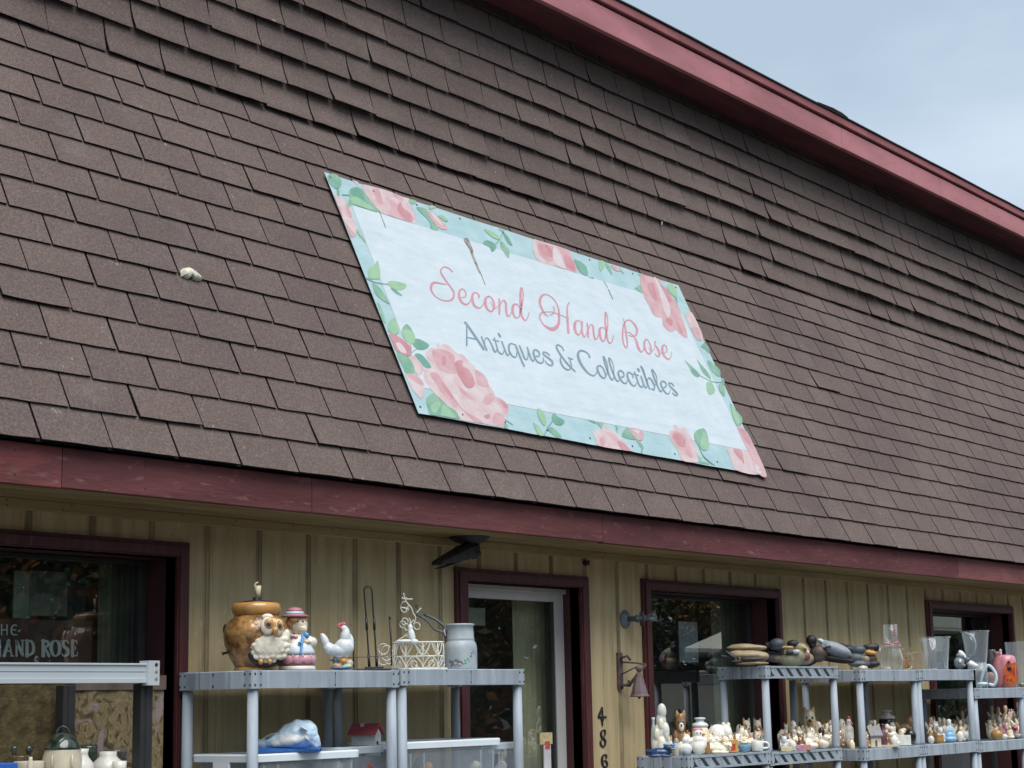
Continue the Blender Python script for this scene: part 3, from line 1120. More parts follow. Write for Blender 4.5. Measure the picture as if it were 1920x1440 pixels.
LET = {
    ('A', 800, 490, 9.6): [
        "460,190,22 400,135,24 310,105,26 255,150,30 255,210,28 320,320,28 400,430,28 470,530,30 485,610,34 450,690,38 360,715,24 240,690,20 130,610,18 75,500,42 95,410,46 150,385,36 240,400,26 350,420,18",
        "625,655,14 690,640,22 700,570,24 660,510,20 610,505,26 580,570,44 585,650,46 630,740,40 700,780,30 760,750,22 800,680,20",
        "935,655,30 935,610,26 880,565,20 830,590,36 815,680,46 850,790,44 930,845,30 990,810,22 1040,730,20",
        "1110,630,22 1060,670,44 1050,760,48 1080,850,40 1150,905,26 1200,860,40 1210,770,36 1170,670,26 1110,630,22",
        "1150,730,10 1180,800,14 1230,845,16 1280,810,14 1300,760,14",
        "1300,680,28 1305,800,34 1305,950,34", "1310,830,16 1340,740,20 1385,705,24 1420,760,36 1425,870,40 1440,960,34 1470,990,26 1510,950,20 1540,860,18",
        "1665,830,16 1620,775,22 1560,790,40 1540,880,46 1570,980,36 1620,1025,26 1665,980,30 1690,850,46 1725,700,28 1735,600,20 1720,510,20 1695,480,28 1685,560,40 1685,700,46 1690,850,44 1705,980,38 1765,1065,26 1810,1020,20 1840,920,16"],
    ('B', 1000, 540, 12): [
        "330,640,12 240,570,34 165,420,50 140,300,60 180,190,56 250,150,34 330,165,22 430,230,22 510,340,24 560,470,30 572,600,46 570,770,56 520,880,84 420,930,80 320,895,54 220,820,30 150,710,26 140,630,34 180,560,36 240,545,24 330,540,18 420,545,20 520,580,16 650,630,18 800,690,12",
        "440,410,8 465,480,26 450,560,28 400,605,22 360,605,8", "800,335,34 765,400,32 755,500,34 760,650,44 770,850,56 785,1000,60",
        "1060,770,16 1000,735,24 940,780,56 925,900,66 960,1010,50 1020,1055,34 1060,990,26 1085,870,40 1090,770,44", "1085,780,44 1090,960,40 1110,1060,34 1150,1095,28 1190,1040,22 1210,960,18",
        "1205,800,34 1225,950,40 1230,1105,38", "1235,970,18 1265,850,24 1310,825,28 1340,880,40 1350,1000,44 1370,1120,36 1400,1160,28 1440,1110,24 1475,1000,20",
        "1610,930,16 1550,890,26 1490,930,52 1490,1060,54 1530,1170,40 1570,1200,30 1610,1140,30 1640,980,50 1670,850,26 1665,700,26 1640,590,26 1615,550,26 1610,650,34 1615,800,44 1635,980,50 1650,1120,44 1690,1220,36 1730,1245,28 1770,1190,24 1795,1075,20"],
    ('C', 1140, 580, 13.714): [
        "390,240,14 410,330,24 440,500,44 470,700,50 490,850,44 490,950,36 460,990,34 415,930,30 375,780,38 370,600,40 385,440,36 430,330,28 500,280,32 570,290,36 660,370,44 730,490,50 740,580,52 715,660,40 650,695,28 580,690,20 510,660,8",
        "400,590,8 470,585,20 540,600,22 620,660,26 680,730,30 730,850,60 770,980,64 820,1070,48 865,1095,36 900,1050,26 930,950,24",
        "970,775,28 930,840,50 930,960,56 970,1080,40 1050,1150,32 1090,1110,44 1100,990,40 1060,870,26 1010,790,22 970,775,26", "1020,970,8 1070,1030,12 1130,1065,20 1180,1030,16 1195,950,14",
        "1205,830,36 1200,920,30 1240,960,40 1290,1060,56 1315,1140,60 1300,1210,40 1240,1195,28 1210,1140,22", "1310,1200,20 1350,1150,20 1390,1080,18",
        "1400,1125,14 1460,1125,20 1510,1060,26 1490,960,26 1430,920,30 1390,980,54 1395,1090,56 1440,1200,44 1540,1285,36 1600,1240,26 1630,1100,16"],
    ('D', 860, 600, 9.6): [
        "100,45,30 140,80,36 300,310,40 445,530,40", "140,100,26 140,460,28", "150,315,18 310,350,20", "405,305,28 450,430,30 500,545,30",
        "465,440,14 465,360,20 490,325,22 530,345,26 590,450,28 630,550,28 660,580,22 680,530,16 680,500,14", "635,320,20 670,440,26 710,570,26 770,615,22 805,580,18 815,530,14", "610,355,20 720,388,18",
        "770,390,26 820,520,26 860,620,26 890,635,22 910,590,16", "712,252,36 742,300,36", "1010,450,14 940,425,24 900,460,32 905,560,32 960,650,26 1020,672,22 1040,620,20 1050,540,18",
        "1015,450,24 1070,590,28 1130,740,32 1175,830,32", "1090,465,26 1140,590,28 1180,690,26 1220,715,22 1245,650,18 1240,560,18", "1230,500,26 1270,620,28 1310,720,26 1340,740,22 1360,690,16",
        "1370,655,14 1430,655,24 1450,610,28 1420,560,26 1365,540,28 1340,580,34 1360,670,30 1410,750,26 1480,778,24 1520,740,22 1515,680,14",
        "1630,640,20 1590,600,20 1520,580,24 1520,620,26 1600,680,30 1670,740,36 1685,800,36 1640,820,26 1580,780,18 1550,730,10"],
    ('E', 1030, 630, 7.385): [
        "195,205,16 170,155,16 115,125,20 95,160,24 150,260,22 250,390,22 350,490,20", "165,275,18 148,320,22 165,390,22 210,450,20 265,470,18 300,430,16 295,380,16 270,305,14", "258,302,16 320,325,14",
        "555,295,26 530,245,18 470,210,20 415,210,28 392,270,34 430,380,34 500,480,26 560,535,20 615,550,18 650,510,14 660,470,12", "700,412,16 660,430,26 670,490,26 710,560,22 760,585,18 775,540,22 740,450,18 700,412,16",
        "775,545,12 805,500,14 800,400,14 770,320,14 745,285,20 760,360,24 800,480,24 840,580,22 870,610,18 890,560,12", "885,540,12 888,440,12 860,350,12 820,305,18 830,370,24 870,490,24 910,590,22 945,630,18 970,590,12",
        "985,575,12 1025,560,20 1020,510,18 980,480,20 950,510,26 970,580,24 1010,640,20 1055,658,18 1080,610,12", "1155,575,20 1140,530,16 1090,505,20 1075,550,26 1100,620,24 1140,680,20 1180,690,16 1205,650,12",
        "1175,500,16 1210,600,20 1240,680,20 1280,710,16 1295,660,12", "1160,528,14 1230,548,14", "1265,560,20 1300,660,20 1330,720,18 1360,680,12", "1220,455,26 1240,485,26",
        "1355,700,10 1310,500,12 1260,415,16 1290,480,20 1340,620,20 1385,735,18", "1350,640,12 1370,580,18 1410,610,20 1450,690,22 1445,745,20 1410,730,16",
        "1455,690,12 1485,630,12 1470,540,12 1415,465,18 1440,560,22 1480,660,22 1520,750,20 1550,770,16 1565,730,12", "1570,720,12 1610,700,20 1605,650,18 1560,628,20 1540,660,24 1565,730,22 1610,790,18 1650,800,16 1670,750,10",
        "1720,695,14 1690,660,16 1650,655,18 1665,695,20 1730,760,24 1770,810,24 1740,825,20 1700,790,12"]}
k = 0
for (key, ox, oy, sc), strokes in LET.items():
    for nm, sub in ((("lettering", strokes),) if key != 'E' else (("ampersand", strokes[:3]), ("lettering", strokes[3:]))):
        lt_ = MB()
        for s in sub:
            pts = [tuple(float(q) for q in p.split(',')) for p in s.split()]
            pts = [(ox + x / sc, oy + y / sc, w / sc) for x, y, w in pts]
            k += 1
            stroke(lt_, pts, 0, .0022 + k * .00002, on_banner)
        lt_.build(nm, b_tp if key in 'ABC' else b_tg, banner, world=True, fixn=False)
# screw heads through the hem
gr = M("zinc_screw", (.06, .065, .08), rough=.4, metal=.6)
spots = []
for i in range(9):
    spots.append(lerp2(lerp2(CN[0], CN[1], .012 + i * .122), lerp2(CN[3], CN[2], .012 + i * .122), .018))
    spots.append(lerp2(lerp2(CN[3], CN[2], .012 + i * .122), lerp2(CN[0], CN[1], .012 + i * .122), .03))
rotm = NLO.to_track_quat('Z', 'Y').to_matrix().to_4x4()
for x, y in spots:
    s = MB()
    s.lathe([(.0062, 0), (.0062, .001), (.004, .0025), (0, .003)], seg=10, xf=Matrix.Translation(on_banner(x, y, .0012)) @ rotm)
    s.build("screw_head", gr, banner, world=True)

# scraps caught on the shingles
sp = on_plane(365, 519, DRIP, NLO)
o = MB()
cream = M("dried_mud_nest", (.52, .50, .40), rough=.9, var=.25, vscale=60, bump=.004, bscale=120)
X_ = Vector((1, 0, 0))
fr_ = Matrix(((X_.x, SLO.x, NLO.x, 0), (X_.y, SLO.y, NLO.y, 0), (X_.z, SLO.z, NLO.z, 0), (0, 0, 0, 1)))
# outline of the flattened lump in the slope plane, from the photograph at real size
outl = [(505, 510), (540, 460), (600, 440), (680, 455), (760, 505), (840, 575), (905, 635), (890, 665), (760, 655), (740, 620), (700, 610), (660, 640), (580, 600), (540, 590)]
oc = on_plane(280 + 690 / 9.6, 460 + 565 / 9.6, DRIP, NLO)
loc2 = []
for zx, zy in outl:
    q = on_plane(280 + zx / 9.6, 460 + zy / 9.6, DRIP, NLO) - oc
    loc2.append((q.x, q.dot(SLO)))
loc2 = spline(loc2, 3, True)
vs = [fr_ @ Vector((x, y, .012)) for x, y in loc2] + [fr_ @ Vector((x * .8, y * .8, .03)) for x, y in loc2] + [fr_ @ Vector((x * .3, y * .3, .037)) for x, y in loc2]
n = len(loc2)
fs = [(i, (i + 1) % n, n + (i + 1) % n, n + i) for i in range(n)] + [(n + i, n + (i + 1) % n, 2 * n + (i + 1) % n, 2 * n + i) for i in range(n)]
fs.append(tuple(range(2 * n, 3 * n)))
o.add(vs, fs, 0, True)
nest = o.build("insect_nest", cream, None, loc=oc)
props(nest, "cream dried mud insect nest stuck on the shingles left of the banner", "insect nest")
for zx, zy, a in ((1235, 420, .5),):
    p = on_plane(zx, zy, BRK, NUP)
    o = MB()
    for j in range(3):
        o.ell((random.uniform(-.004, .004), -.006 + random.uniform(-.002, .002), (j - 1) * .009), (.0045, .003, .008), 0, (0, a * .3, 0), 8, 6)
    q = o.build("paint_chip" if zx > 1230 else "droppings", cer((.62, .66, .60), .8), None, loc=p + NUP * .02)
    props(q, ("white scrap hanging from a dark shingle edge above the banner" if zx > 1230 else "tiny white speck on the shingle edge just below the white scrap"),
          "scrap")

# ================================================================== ACROSS THE ROAD (seen mirrored in the panes, and it shades the low sky)
bark_m = M("bark", (.07, .055, .045), rough=.9, var=.3, vscale=8, bump=.01, bscale=30)
leaf_ms = [M("foliage_green", (.045, .075, .03), rough=.7, var=.4, vscale=3), M("foliage_autumn", (.36, .16, .045), rough=.7, var=.5, vscale=2),
           M("foliage_olive", (.08, .085, .03), rough=.7, var=.4, vscale=3)]


def tree(loc, h, r, mi, label, seed):
    rnd = random.Random(seed)
    t = empty("broadleaf_tree", loc, rnd.uniform(0, 6), label, "tree", "trees across the road")
    tk = MB()
    top = Vector((rnd.uniform(-.3, .3), rnd.uniform(-.3, .3), h * .72))
    tk.tube([(0, 0, -.2), (.05, 0, h * .2), tuple(top * .6), tuple(top)], [h * .035, h * .028, h * .02, .05], seg=8)
    limbs = []
    for i in range(9):
        z = h * rnd.uniform(.28, .68)
        a = rnd.uniform(0, 6.28)
        e = Vector((math.cos(a) * r * rnd.uniform(.5, .85), math.sin(a) * r * rnd.uniform(.5, .85), z + h * rnd.uniform(.1, .28)))
        s_ = top * (z / top.z)
        tk.tube([s_, (s_ + e) * .5 + Vector((0, 0, .2)), e], [h * .012, h * .008, .02], seg=6)
        limbs.append(e)
    tk.build("trunk", bark_m, t)
    lf = MB()
    cents = [(e, r * rnd.uniform(.28, .45)) for e in limbs] + [(Vector((rnd.uniform(-.4, .4) * r, rnd.uniform(-.4, .4) * r, h * rnd.uniform(.45, .92))), r * rnd.uniform(.3, .5)) for _ in range(10)]
    for c, cr_ in cents:
        for _ in range(420):
            d = Vector((rnd.gauss(0, 1), rnd.gauss(0, 1), rnd.gauss(0, .8))).normalized() * cr_ * rnd.uniform(.5, 1.05)
            p = c + d
            if p.z < h * .15:
                continue
            u = Vector((rnd.uniform(-1, 1), rnd.uniform(-1, 1), rnd.uniform(-1, 1))).normalized()
            v = u.orthogonal().normalized()
            s_ = rnd.uniform(.08, .19)
            lf.add([p - u * s_, p + v * s_ * .5, p + u * s_, p - v * s_ * .5], [(0, 1, 2, 3)], rnd.choice(mi))
    lf.build("crown", leaf_ms, t, fixn=False)


specs = [(4, -21, 9, 4.2, [0, 2], "dark green tree across the road, farthest left of the row"), (12, -20, 10, 4.4, [0, 0, 2], "bushy green tree facing the left window"),
         (20, -21, 10, 4.6, [2, 0, 0], "olive green tree facing the rack"), (27, -20, 9, 4.2, [0, 2, 1], "green tree with a few rusty leaves across the road"),
         (33, -21, 11, 4.8, [1, 2, 0], "brown and olive tree facing the door"), (39, -20, 10, 4.4, [2, 1, 0, 0], "thick olive tree left of the porch"),
         (45, -25, 12, 5.0, [1, 1, 2], "orange autumn tree behind the hipped porch"), (52, -25, 12, 5.0, [1, 2, 0, 0], "large green and orange tree between porch and canopy"),
         (60, -31, 10, 4.8, [0, 2], "broad green tree behind the forecourt canopy"), (72, -30, 10, 5, [0, 1], "distant tree with rusty patches beyond the canopy")]
for i, (x, y, h, r, mi, lab) in enumerate(specs):
    tree((x, y, 0), h, r, mi, lab, 40 + i)
cm = M("cream_cladding", (.80, .74, .58), rough=.5, var=.06, vscale=1.2)
cg = M("cream_trim", (.45, .40, .30), rough=.5, var=.06)
cn = empty("forecourt_canopy", (63.2, -18, 0), 0, "cream flat roofed forecourt canopy across the road", "canopy")
o = MB()
o.box(-5.2, 0, -1, 3, 3.93, 4.42)
o.box(-5.22, .02, -1.02, 3.02, 4.0, 4.05, 1)
o.box(-5.2, -3.0, 1.2, 2.8, 3.2, 3.72)
o.build("roof", [cm, cg], cn)
for x in (-4.6, -.8):
    o = MB()
    o.box(x - .2, x + .2, -.2, .2, 0, 3.93)
    o.build("post", cm, cn)
cb = empty("cream_building", (44.3, -15.5, 0), 0, "low cream building with a hipped porch across the road", "building")
o = MB()
o.box(1, 4, -.5, 1, 0, 2.9, 1)  # near-black block puts the shade under the porch roof into colour
o.box(-8, -1.2, 1.2, 1.4, 0, 2.1)
o.box(.2, 2.2, 1.2, 1.4, 0, 2.2)
o.build("wall", [cm, M("porch_shade", (.03, .03, .03))], cb)
o = MB()
o.add([(-5.0, 2.6, 3.0), (4, 2.6, 3.0), (4, -.6, 3.0), (0, -.6, 3.0), (-.2, 1.0, 3.64), (4, 1.0, 3.64), (-5.0, 2.6, 2.9), (4, 2.6, 2.9), (4, -.6, 2.9), (0, -.6, 2.9)],
      [(0, 1, 5, 4), (1, 2, 5), (2, 3, 4, 5), (3, 0, 4), (0, 6, 7, 1), (1, 7, 8, 2), (2, 8, 9, 3), (3, 9, 6, 0), (9, 8, 7, 6)])
o.build("roof", M("cream_metal_roof", (.82, .77, .63), rough=.5, var=.08), cb)
# long low hedge added to block low sky light along the far kerb
hd = MB()
rnd = random.Random(5)
for i in range(16000):
    x = rnd.uniform(-40, 36)
    z = rnd.uniform(0.1, 3.6 + .8 * noise.noise(Vector((x * .25, 0, 0))))
    p = Vector((x, -17.5 + rnd.uniform(-.8, .8), z))
    u = Vector((rnd.uniform(-1, 1), rnd.uniform(-1, 1), rnd.uniform(-1, 1))).normalized()
    v = u.orthogonal().normalized()
    s_ = rnd.uniform(.10, .24)
    hd.add([p - u * s_, p + v * s_ * .6, p + u * s_, p - v * s_ * .6], [(0, 1, 2, 3)], rnd.choice((0, 0, 2, 1)))
props(hd.build("sky_block_hedge", leaf_ms, fixn=False), "added light-blocking hedge across the road", "sky_block_hedge")

wd = MB()
rnd = random.Random(9)
for i in range(42000):
    x = rnd.uniform(-40, 150)
    z = 9.5 * rnd.random() ** .8 + 1.6 * noise.noise(Vector((x * .12, 0, 3)))
    p = Vector((x, -36 + rnd.uniform(-1.5, 1.5) + 1.5 * noise.noise(Vector((x * .2, z * .3, 8))), max(.2, z)))
    u = Vector((rnd.uniform(-1, 1), rnd.uniform(-1, 1), rnd.uniform(-1, 1))).normalized()
    v = u.orthogonal().normalized()
    s_ = rnd.uniform(.22, .55)
    mi = 1 if noise.noise(Vector((x * .11, z * .2, 20))) > .12 and rnd.random() < .7 else rnd.choice((0, 0, 2))
    wd.add([p - u * s_, p + v * s_ * .6, p + u * s_, p - v * s_ * .6], [(0, 1, 2, 3)], mi)
props(wd.build("woodland", leaf_ms, fixn=False), "belt of autumn woodland behind the far side of the road", "woodland", kind='stuff')

# ================================================================== WALL FIXTURES
rust = M("rusty_iron", (.10, .070, .065), rough=.8, var=.4, vscale=25, bump=.001, bscale=90)
blkm = M("black_metal", (.018, .018, .020), rough=.45, var=.3, vscale=20)
blkp = M("black_plastic", (.022, .022, .024), rough=.6, var=.2)


def XF(loc, rz=0.0, rx=0.0, ry=0.0):
    from mathutils import Euler
    return Matrix.LocRotScale(Vector(loc), Euler((rx, ry, rz)).to_matrix(), None)


def facing(X, Y):
    """z rotation that turns local -y towards the photographer's side of the street"""
    return math.atan2(-X, Y)


# house numbers: cast metal digits traced in the siding plane
def digit(name, label, strokes, Y, th=.008):
    pts = [[(1080 + x / 10.29, 1300 + y / 10.29, w / 10.29) for x, y, w in s] for s in strokes]
    flat = [p for s in pts for p in s]
    cx = sum(p[0] for p in flat) / len(flat)
    cy = sum(p[1] for p in flat) / len(flat)
    o0 = at(cx, cy, Y)
    mb = MB()
    for i, s in enumerate(pts):
        q = spline(s, 5) if len(s) > 2 else s
        n = len(q)
        ring = []
        for k, p in enumerate(q):
            a, b = q[max(0, k - 1)], q[min(n - 1, k + 1)]
            d = math.hypot(b[0] - a[0], b[1] - a[1]) or 1
            nx, ny = -(b[1] - a[1]) / d * p[2] / 2, (b[0] - a[0]) / d * p[2] / 2
            ring.append((at(p[0] + nx, p[1] + ny, Y) - o0, at(p[0] - nx, p[1] - ny, Y) - o0))
        vs, fs = [], []
        for A, B2 in ring:
            m_ = (A + B2) / 2
            vs += [A, A + Vector((0, -th * .6, 0)), m_ + Vector((0, -th - i * .0004, 0)), B2 + Vector((0, -th * .6, 0)), B2]
        for k in range(n - 1):
            for j in range(4):
                fs.append((5 * k + j, 5 * k + j + 1, 5 * k + 6 + j, 5 * k + 5 + j))
        fs += [(0, 1, 2, 3, 4), tuple(5 * (n - 1) + j for j in (4, 3, 2, 1, 0))]
        mb.add(vs, fs)
    o = mb.build(name, blkm, None, loc=o0)
    return props(o, label, "house number", "house numbers beside the door")


YD = YW - .001
digit("house_number", "black cast house number 4 at the top of the column", [[(492, 262, 14), (480, 320, 30), (450, 400, 38), (435, 460, 46)], [(425, 462, 40), (500, 462, 34), (560, 455, 36), (585, 460, 10)],
      [(498, 262, 24), (505, 400, 24), (500, 500, 56), (500, 560, 32), (503, 628, 22)]], YD)
digit("house_number", "black cast house number 8 drawn like an S in the middle of the column", [[(535, 835, 16), (555, 780, 28), (550, 715, 24), (510, 712, 20), (480, 760, 34), (490, 840, 36), (540, 890, 44), (560, 940, 34), (545, 1010, 30), (510, 1030, 26), (475, 990, 34), (465, 930, 26)],
      [(535, 835, 10), (500, 880, 10), (465, 930, 14)]], YD)
digit("house_number", "black cast house number 6 at the bottom of the column", [[(575, 1250, 36), (580, 1190, 22), (535, 1185, 26), (500, 1240, 34), (500, 1340, 38), (530, 1415, 32), (575, 1420, 32), (595, 1370, 34), (575, 1310, 30), (535, 1300, 26)]], YD)
st = MB()

# bracket with a cast bell
bx = at(1160, 1258, YW)
t = empty("wall_bell", bx, 0, "rusty wrought iron bell hanging from a scrolled bracket left of the window", "bell")
o = MB()
o.box(-.022, .026, -.014, 0, -.105, .105)
o.tube([(.0, -.02, .075), (.03, -.045, .085), (.05, -.05, .06)], .007)
o.tube([(0, -.02, -.085), (.025, -.05, -.08), (.03, -.05, -.055)], .009)
o.build("bracket_plate", rust, t, bevel=.003)
o = MB()
tip = Vector((.10, -.125, .035))
o.tube([(.01, -.015, .05), (.06, -.07, .045), tip], .005)
o.tube([(.01, -.02, -.08), (.03, -.05, -.085), (.07, -.085, -.02), tip], [.009, .010, .008, .007])
o.tube([(.01, -.015, -.02), (.05, -.06, .01), (.08, -.10, .03)], .004)
o.build("bracket_arm", rust, t)
o = MB()
bl = at(1199, 1300, YW - .13) - bx
o.lathe([(.056, 0), (.058, .005), (.050, .016), (.039, .060), (.026, .108), (.017, .132), (.008, .138), (.008, .148)], c=(bl.x, bl.y, bl.z - .02), seg=8, smooth=False)
o.lathe([(.0, .140), (.011, .146), (.019, .160), (.016, .174), (.0, .182)], c=(bl.x, bl.y, bl.z - .02), seg=14)
o.build("bell", M("bell_iron", (.17, .125, .125), rough=.8, var=.3, vscale=18, bump=.001, bscale=60), t)
o = MB()
o.tube([(bl.x, bl.y, bl.z + .04), (bl.x - .003, bl.y, bl.z - .020)], .004)
o.ell((bl.x - .003, bl.y, bl.z - .022), (.009, .009, .010))
o.build("clapper", rust, t)

# pipe lamp bracket with a clear scoop
px_ = at(1171, 1161, YW)
t = empty("pipe_bracket_lamp", px_, 0, "grey pipe wall lamp with flange and open glass scoop by the window corner", "lamp")
o = MB()
rt = XF((0, 0, 0), rx=R_(90))
o.lathe([(.050, 0), (.053, .006), (.046, .014), (.024, .020), (.020, .025)], xf=rt, seg=22)
o.build("flange", M("verdigris_iron", (.15, .19, .21), rough=.55, var=.25, vscale=22, metal=.3), t)
o = MB()
o.tube([(0, -.01, 0), (.02, -.06, .0), (.04, -.125, .0)], .016, seg=14)
o.tube([(.022, -.066, 0), (.026, -.080, 0)], .021, seg=14)
o.build("pipe", M("dark_pipe", (.10, .13, .14), rough=.5, var=.25, vscale=22, metal=.3), t)
o = MB()
for a in (-.092, -.110):
    o.tube([(.032 + .012 * math.cos(k * .8), a + .012 * math.cos(k * .8), .040 * math.sin(k * .8)) for k in range(9)], .004, seg=6)
o.build("clamp_ring", rust, t)
o = MB()
o.lathe([(.018, 0), (.020, .02), (.028, .045), (.040, .070), (.037, .069), (.025, .045), (.017, .02)], xf=XF((.040, -.118, 0), rz=R_(30), rx=R_(78)), seg=16)
o.build("glass_scoop", glass_mat("scoop_glass", (.85, .92, .92), body=.03, gain=1.0), t)

# floodlight under the soffit
fl = at(880, 993, YW - .12)
fl.z = ZS
fy = fl.y
t = empty("floodlight", fl, 0, "black angled floodlight fixed under the eave above the door", "floodlight")
o = MB()
o.lathe([(.0, -.034), (.05, -.034), (.085, -.022), (.105, -.004), (.108, 0)], c=(0, 0, 0), seg=26)
o.build("base_plate", blkp, t)
o = MB()
o.tube([(.01, 0, -.03), (.02, -.01, -.075)], .034, seg=14)
o.ell((.015, -.01, -.085), (.035, .035, .03))
o.build("swivel", blkp, t)


def fpt(zx, zy, y=0.0):
    p = at(780 + zx / 3, 960 + zy / 3, fy + y) - fl
    return p


o = MB()
c0, c1 = fpt(342, 208, -.01), fpt(118, 288, -.03)
ax_ = (c1 - c0)
lng = ax_.length
ax_.normalize()
up_ = Vector((0, 0, 1))
sd_ = ax_.cross(up_).normalized()
upp = sd_.cross(ax_)
mt = Matrix(((ax_.x, sd_.x, upp.x, c0.x), (ax_.y, sd_.y, upp.y, c0.y), (ax_.z, sd_.z, upp.z, c0.z), (0, 0, 0, 1)))
ws, hs = (.024, .036, .040, .036), (.048, .046, .026, .014)
vs, fs = [], []
for u, w, hh in zip((0, .35 * lng, .75 * lng, lng), ws, hs):
    for a, b in ((-1, -.7), (1, -.7), (1, .5), (.6, 1), (-.6, 1), (-1, .5)):
        vs.append(mt @ Vector((u, a * w, b * hh)))
for k in range(3):
    for j in range(6):
        fs.append((6 * k + j, 6 * k + (j + 1) % 6, 6 * k + 6 + (j + 1) % 6, 6 * k + 6 + j))
fs += [(5, 4, 3, 2, 1, 0), (18, 19, 20, 21, 22, 23)]
o.add(vs, fs)
for k in range(6):
    u = .08 * lng + k * .07 * lng
    o.box(u, u + .006, -.024, .024, .02, .046, xf=mt)
o.build("lamp_head", blkm, t, bevel=.004)
o = MB()
o.box(.5 * lng, .98 * lng, -.028, .028, -.030, -.026, xf=mt)
o.build("lamp_glass", M("dusty_lens", (.05, .055, .06), rough=.25, var=.2), t)

# small insulator knob on a groove by the door
o = MB()
o.lathe([(.012, 0), (.018, .01), (.012, .02), (.016, .032), (0, .036)], seg=12, xf=XF((0, 0, 0), rx=R_(90)))
props(o.build("insulator_knob", blkp, None, loc=at(1095, 1056, YW)), "tiny black insulator knob on the siding above the door's right corner", "knob")

# ================================================================== THINGS IN THE WINDOWS
# sign board in the left window
YG = YW + .20
ysb = YG + .05


def gpt(px, py, y=ysb):
    return at(px, py, y)


t = empty("window_sign", gpt(40, 1225), 0, "dark maroon shop sign with pale blue capitals behind the left window", "sign")
o = MB()
a, b = gpt(173, 1165), gpt(173, 1243)
xl = a.x - 1.9
o.box(xl, a.x, ysb, ysb + .02, b.z - .03, a.z)
o.build("sign_board", M("maroon_sign", (.11, .055, .052), rough=.4, var=.25, vscale=4), t, world=True)
lm = M("sign_letter_blue", (.88, .93, .97), rough=.5, var=.08)
o = MB()
ys2 = ysb - .003


def slet(x, y, l):
    p = at(x, y, ys2 - l)
    return p


def sstroke(pts, sc=5.333, ox=0, oy=960):
    stroke(o, [(ox + x / sc, oy + y / sc, w / sc) for x, y, w in pts], 0, .0, slet, 6)


for s in ("-40,1128,14 -40,1228,14", "-75,1130,14 -5,1130,14", "16,1126,14 16,1228,14", "70,1126,14 70,1228,14", "16,1178,14 70,1178,14",
          "165,1135,12 140,1130,14 118,1155,16 114,1190,16 125,1222,16 168,1228,12", "114,1178,12 158,1178,12"):
    sstroke([tuple(float(q) for q in p.split(',')) for p in s.split()])
SER = ["40,1440,30 88,1285,34", "88,1285,14 118,1440,16", "55,1390,14 110,1390,14", "75,1285,14 100,1285,14", "25,1440,10 60,1440,10", "105,1440,10 140,1440,10",
       "165,1285,22 165,1440,20", "165,1290,30 225,1425,34", "225,1285,18 225,1440,16", "150,1283,10 180,1283,10", "208,1283,10 242,1283,10",
       "270,1285,32 270,1440,32", "270,1288,18 315,1295,26 335,1350,30 325,1410,28 270,1436,16", "252,1283,10 290,1283,10", "252,1440,10 290,1440,10",
       "432,1285,34 432,1440,34", "432,1290,16 475,1296,26 480,1335,26 432,1360,14", "450,1360,22 490,1440,30", "412,1283,10 450,1283,10", "414,1440,10 452,1440,10",
       "550,1284,16 520,1310,32 512,1370,36 530,1425,28 555,1440,16 590,1410,32 596,1350,36 580,1300,28 550,1284,16",
       "685,1310,14 660,1286,18 632,1300,28 640,1345,32 675,1375,34 680,1420,28 645,1440,18 618,1420,14",
       "725,1285,32 725,1440,32", "725,1288,14 765,1290,14", "725,1360,14 755,1360,14", "725,1438,14 770,1436,14", "768,1288,8 770,1320,10", "772,1436,8 774,1400,10", "756,1340,8 756,1380,8",
       "-5,1285,30 -5,1440,30", "-85,1285,30 -85,1440,30", "-85,1360,14 -5,1360,14"]
for s in SER:
    sstroke([tuple(float(q) for q in p.split(',')) for p in s.split()])
o.build("sign_lettering", lm, t, world=True, fixn=False)


def flat_thing(name, label, cat, px0, py0, px1, py1, y, mat, th=.006, tilt=0):
    a, b = at(px0, py0, y), at(px1, py1, y)
    o = MB()
    cx, cz = (a.x + b.x) / 2, (a.z + b.z) / 2
    w, h_ = abs(b.x - a.x) / 2, abs(a.z - b.z) / 2
    o.box(-w, w, 0, th, -h_, h_)
    q = o.build(name, mat, None, loc=(cx, y, cz))
    q.rotation_euler = (0, tilt, 0)
    return props(q, label, cat)


pg = M("poster_dark_green", (.24, .28, .22), rough=.5, var=.25, vscale=10)
flat_thing("poster", "dark grey green picture above the maroon sign in the left window", "poster", 57, 1070, 128, 1156, YG + .06, M("poster_print", (.07, .085, .075), rough=.5, var=.9, vscale=9, col2=(.20, .23, .19), ramp=(.45, .55)))
flat_thing("notice_sheet", "pale green notice strip left of the dark picture in the left window", "notice", 27, 1070, 56, 1160, YG + .062, pg)
flat_thing("black_card", "black upright card right of the dark picture in the left window", "card", 128, 1078, 159, 1168, YG + .058, M("black_card", (.012, .014, .018), rough=.5))
flat_thing("poster", "pale blue poster hanging inside the narrow window right of the bell", "poster", 1272, 1165, 1310, 1242, YG + .10, M("poster_blue", (.35, .42, .50), rough=.4, var=.5, vscale=14, col2=(.55, .62, .68)))
flat_thing("notice_sheet", "grey paper notice in the top left corner of the door glass", "notice", 874, 1139, 910, 1173, YW + .137, M("paper_grey", (.36, .36, .31), rough=.7))
flat_thing("notice_sheet", "small cream notice plate low on the right of the door glass", "notice", 1013, 1374, 1036, 1395, YW + .112, M("paper_cream", (.60, .50, .27), rough=.6, var=.2, vscale=40))
tg = flat_thing("door_tag", "long white tag with a red panel below the cream plate on the door", "tag", 1020, 1397, 1034, 1450, YW + .110, M("tag_white", (.62, .62, .62), rough=.5))
o = MB()
o.box(-.022, .022, -.0015, 0, .055, .098)
o.build("red_panel", M("tag_red", (.55, .10, .10), rough=.5, var=.4, vscale=60), tg)


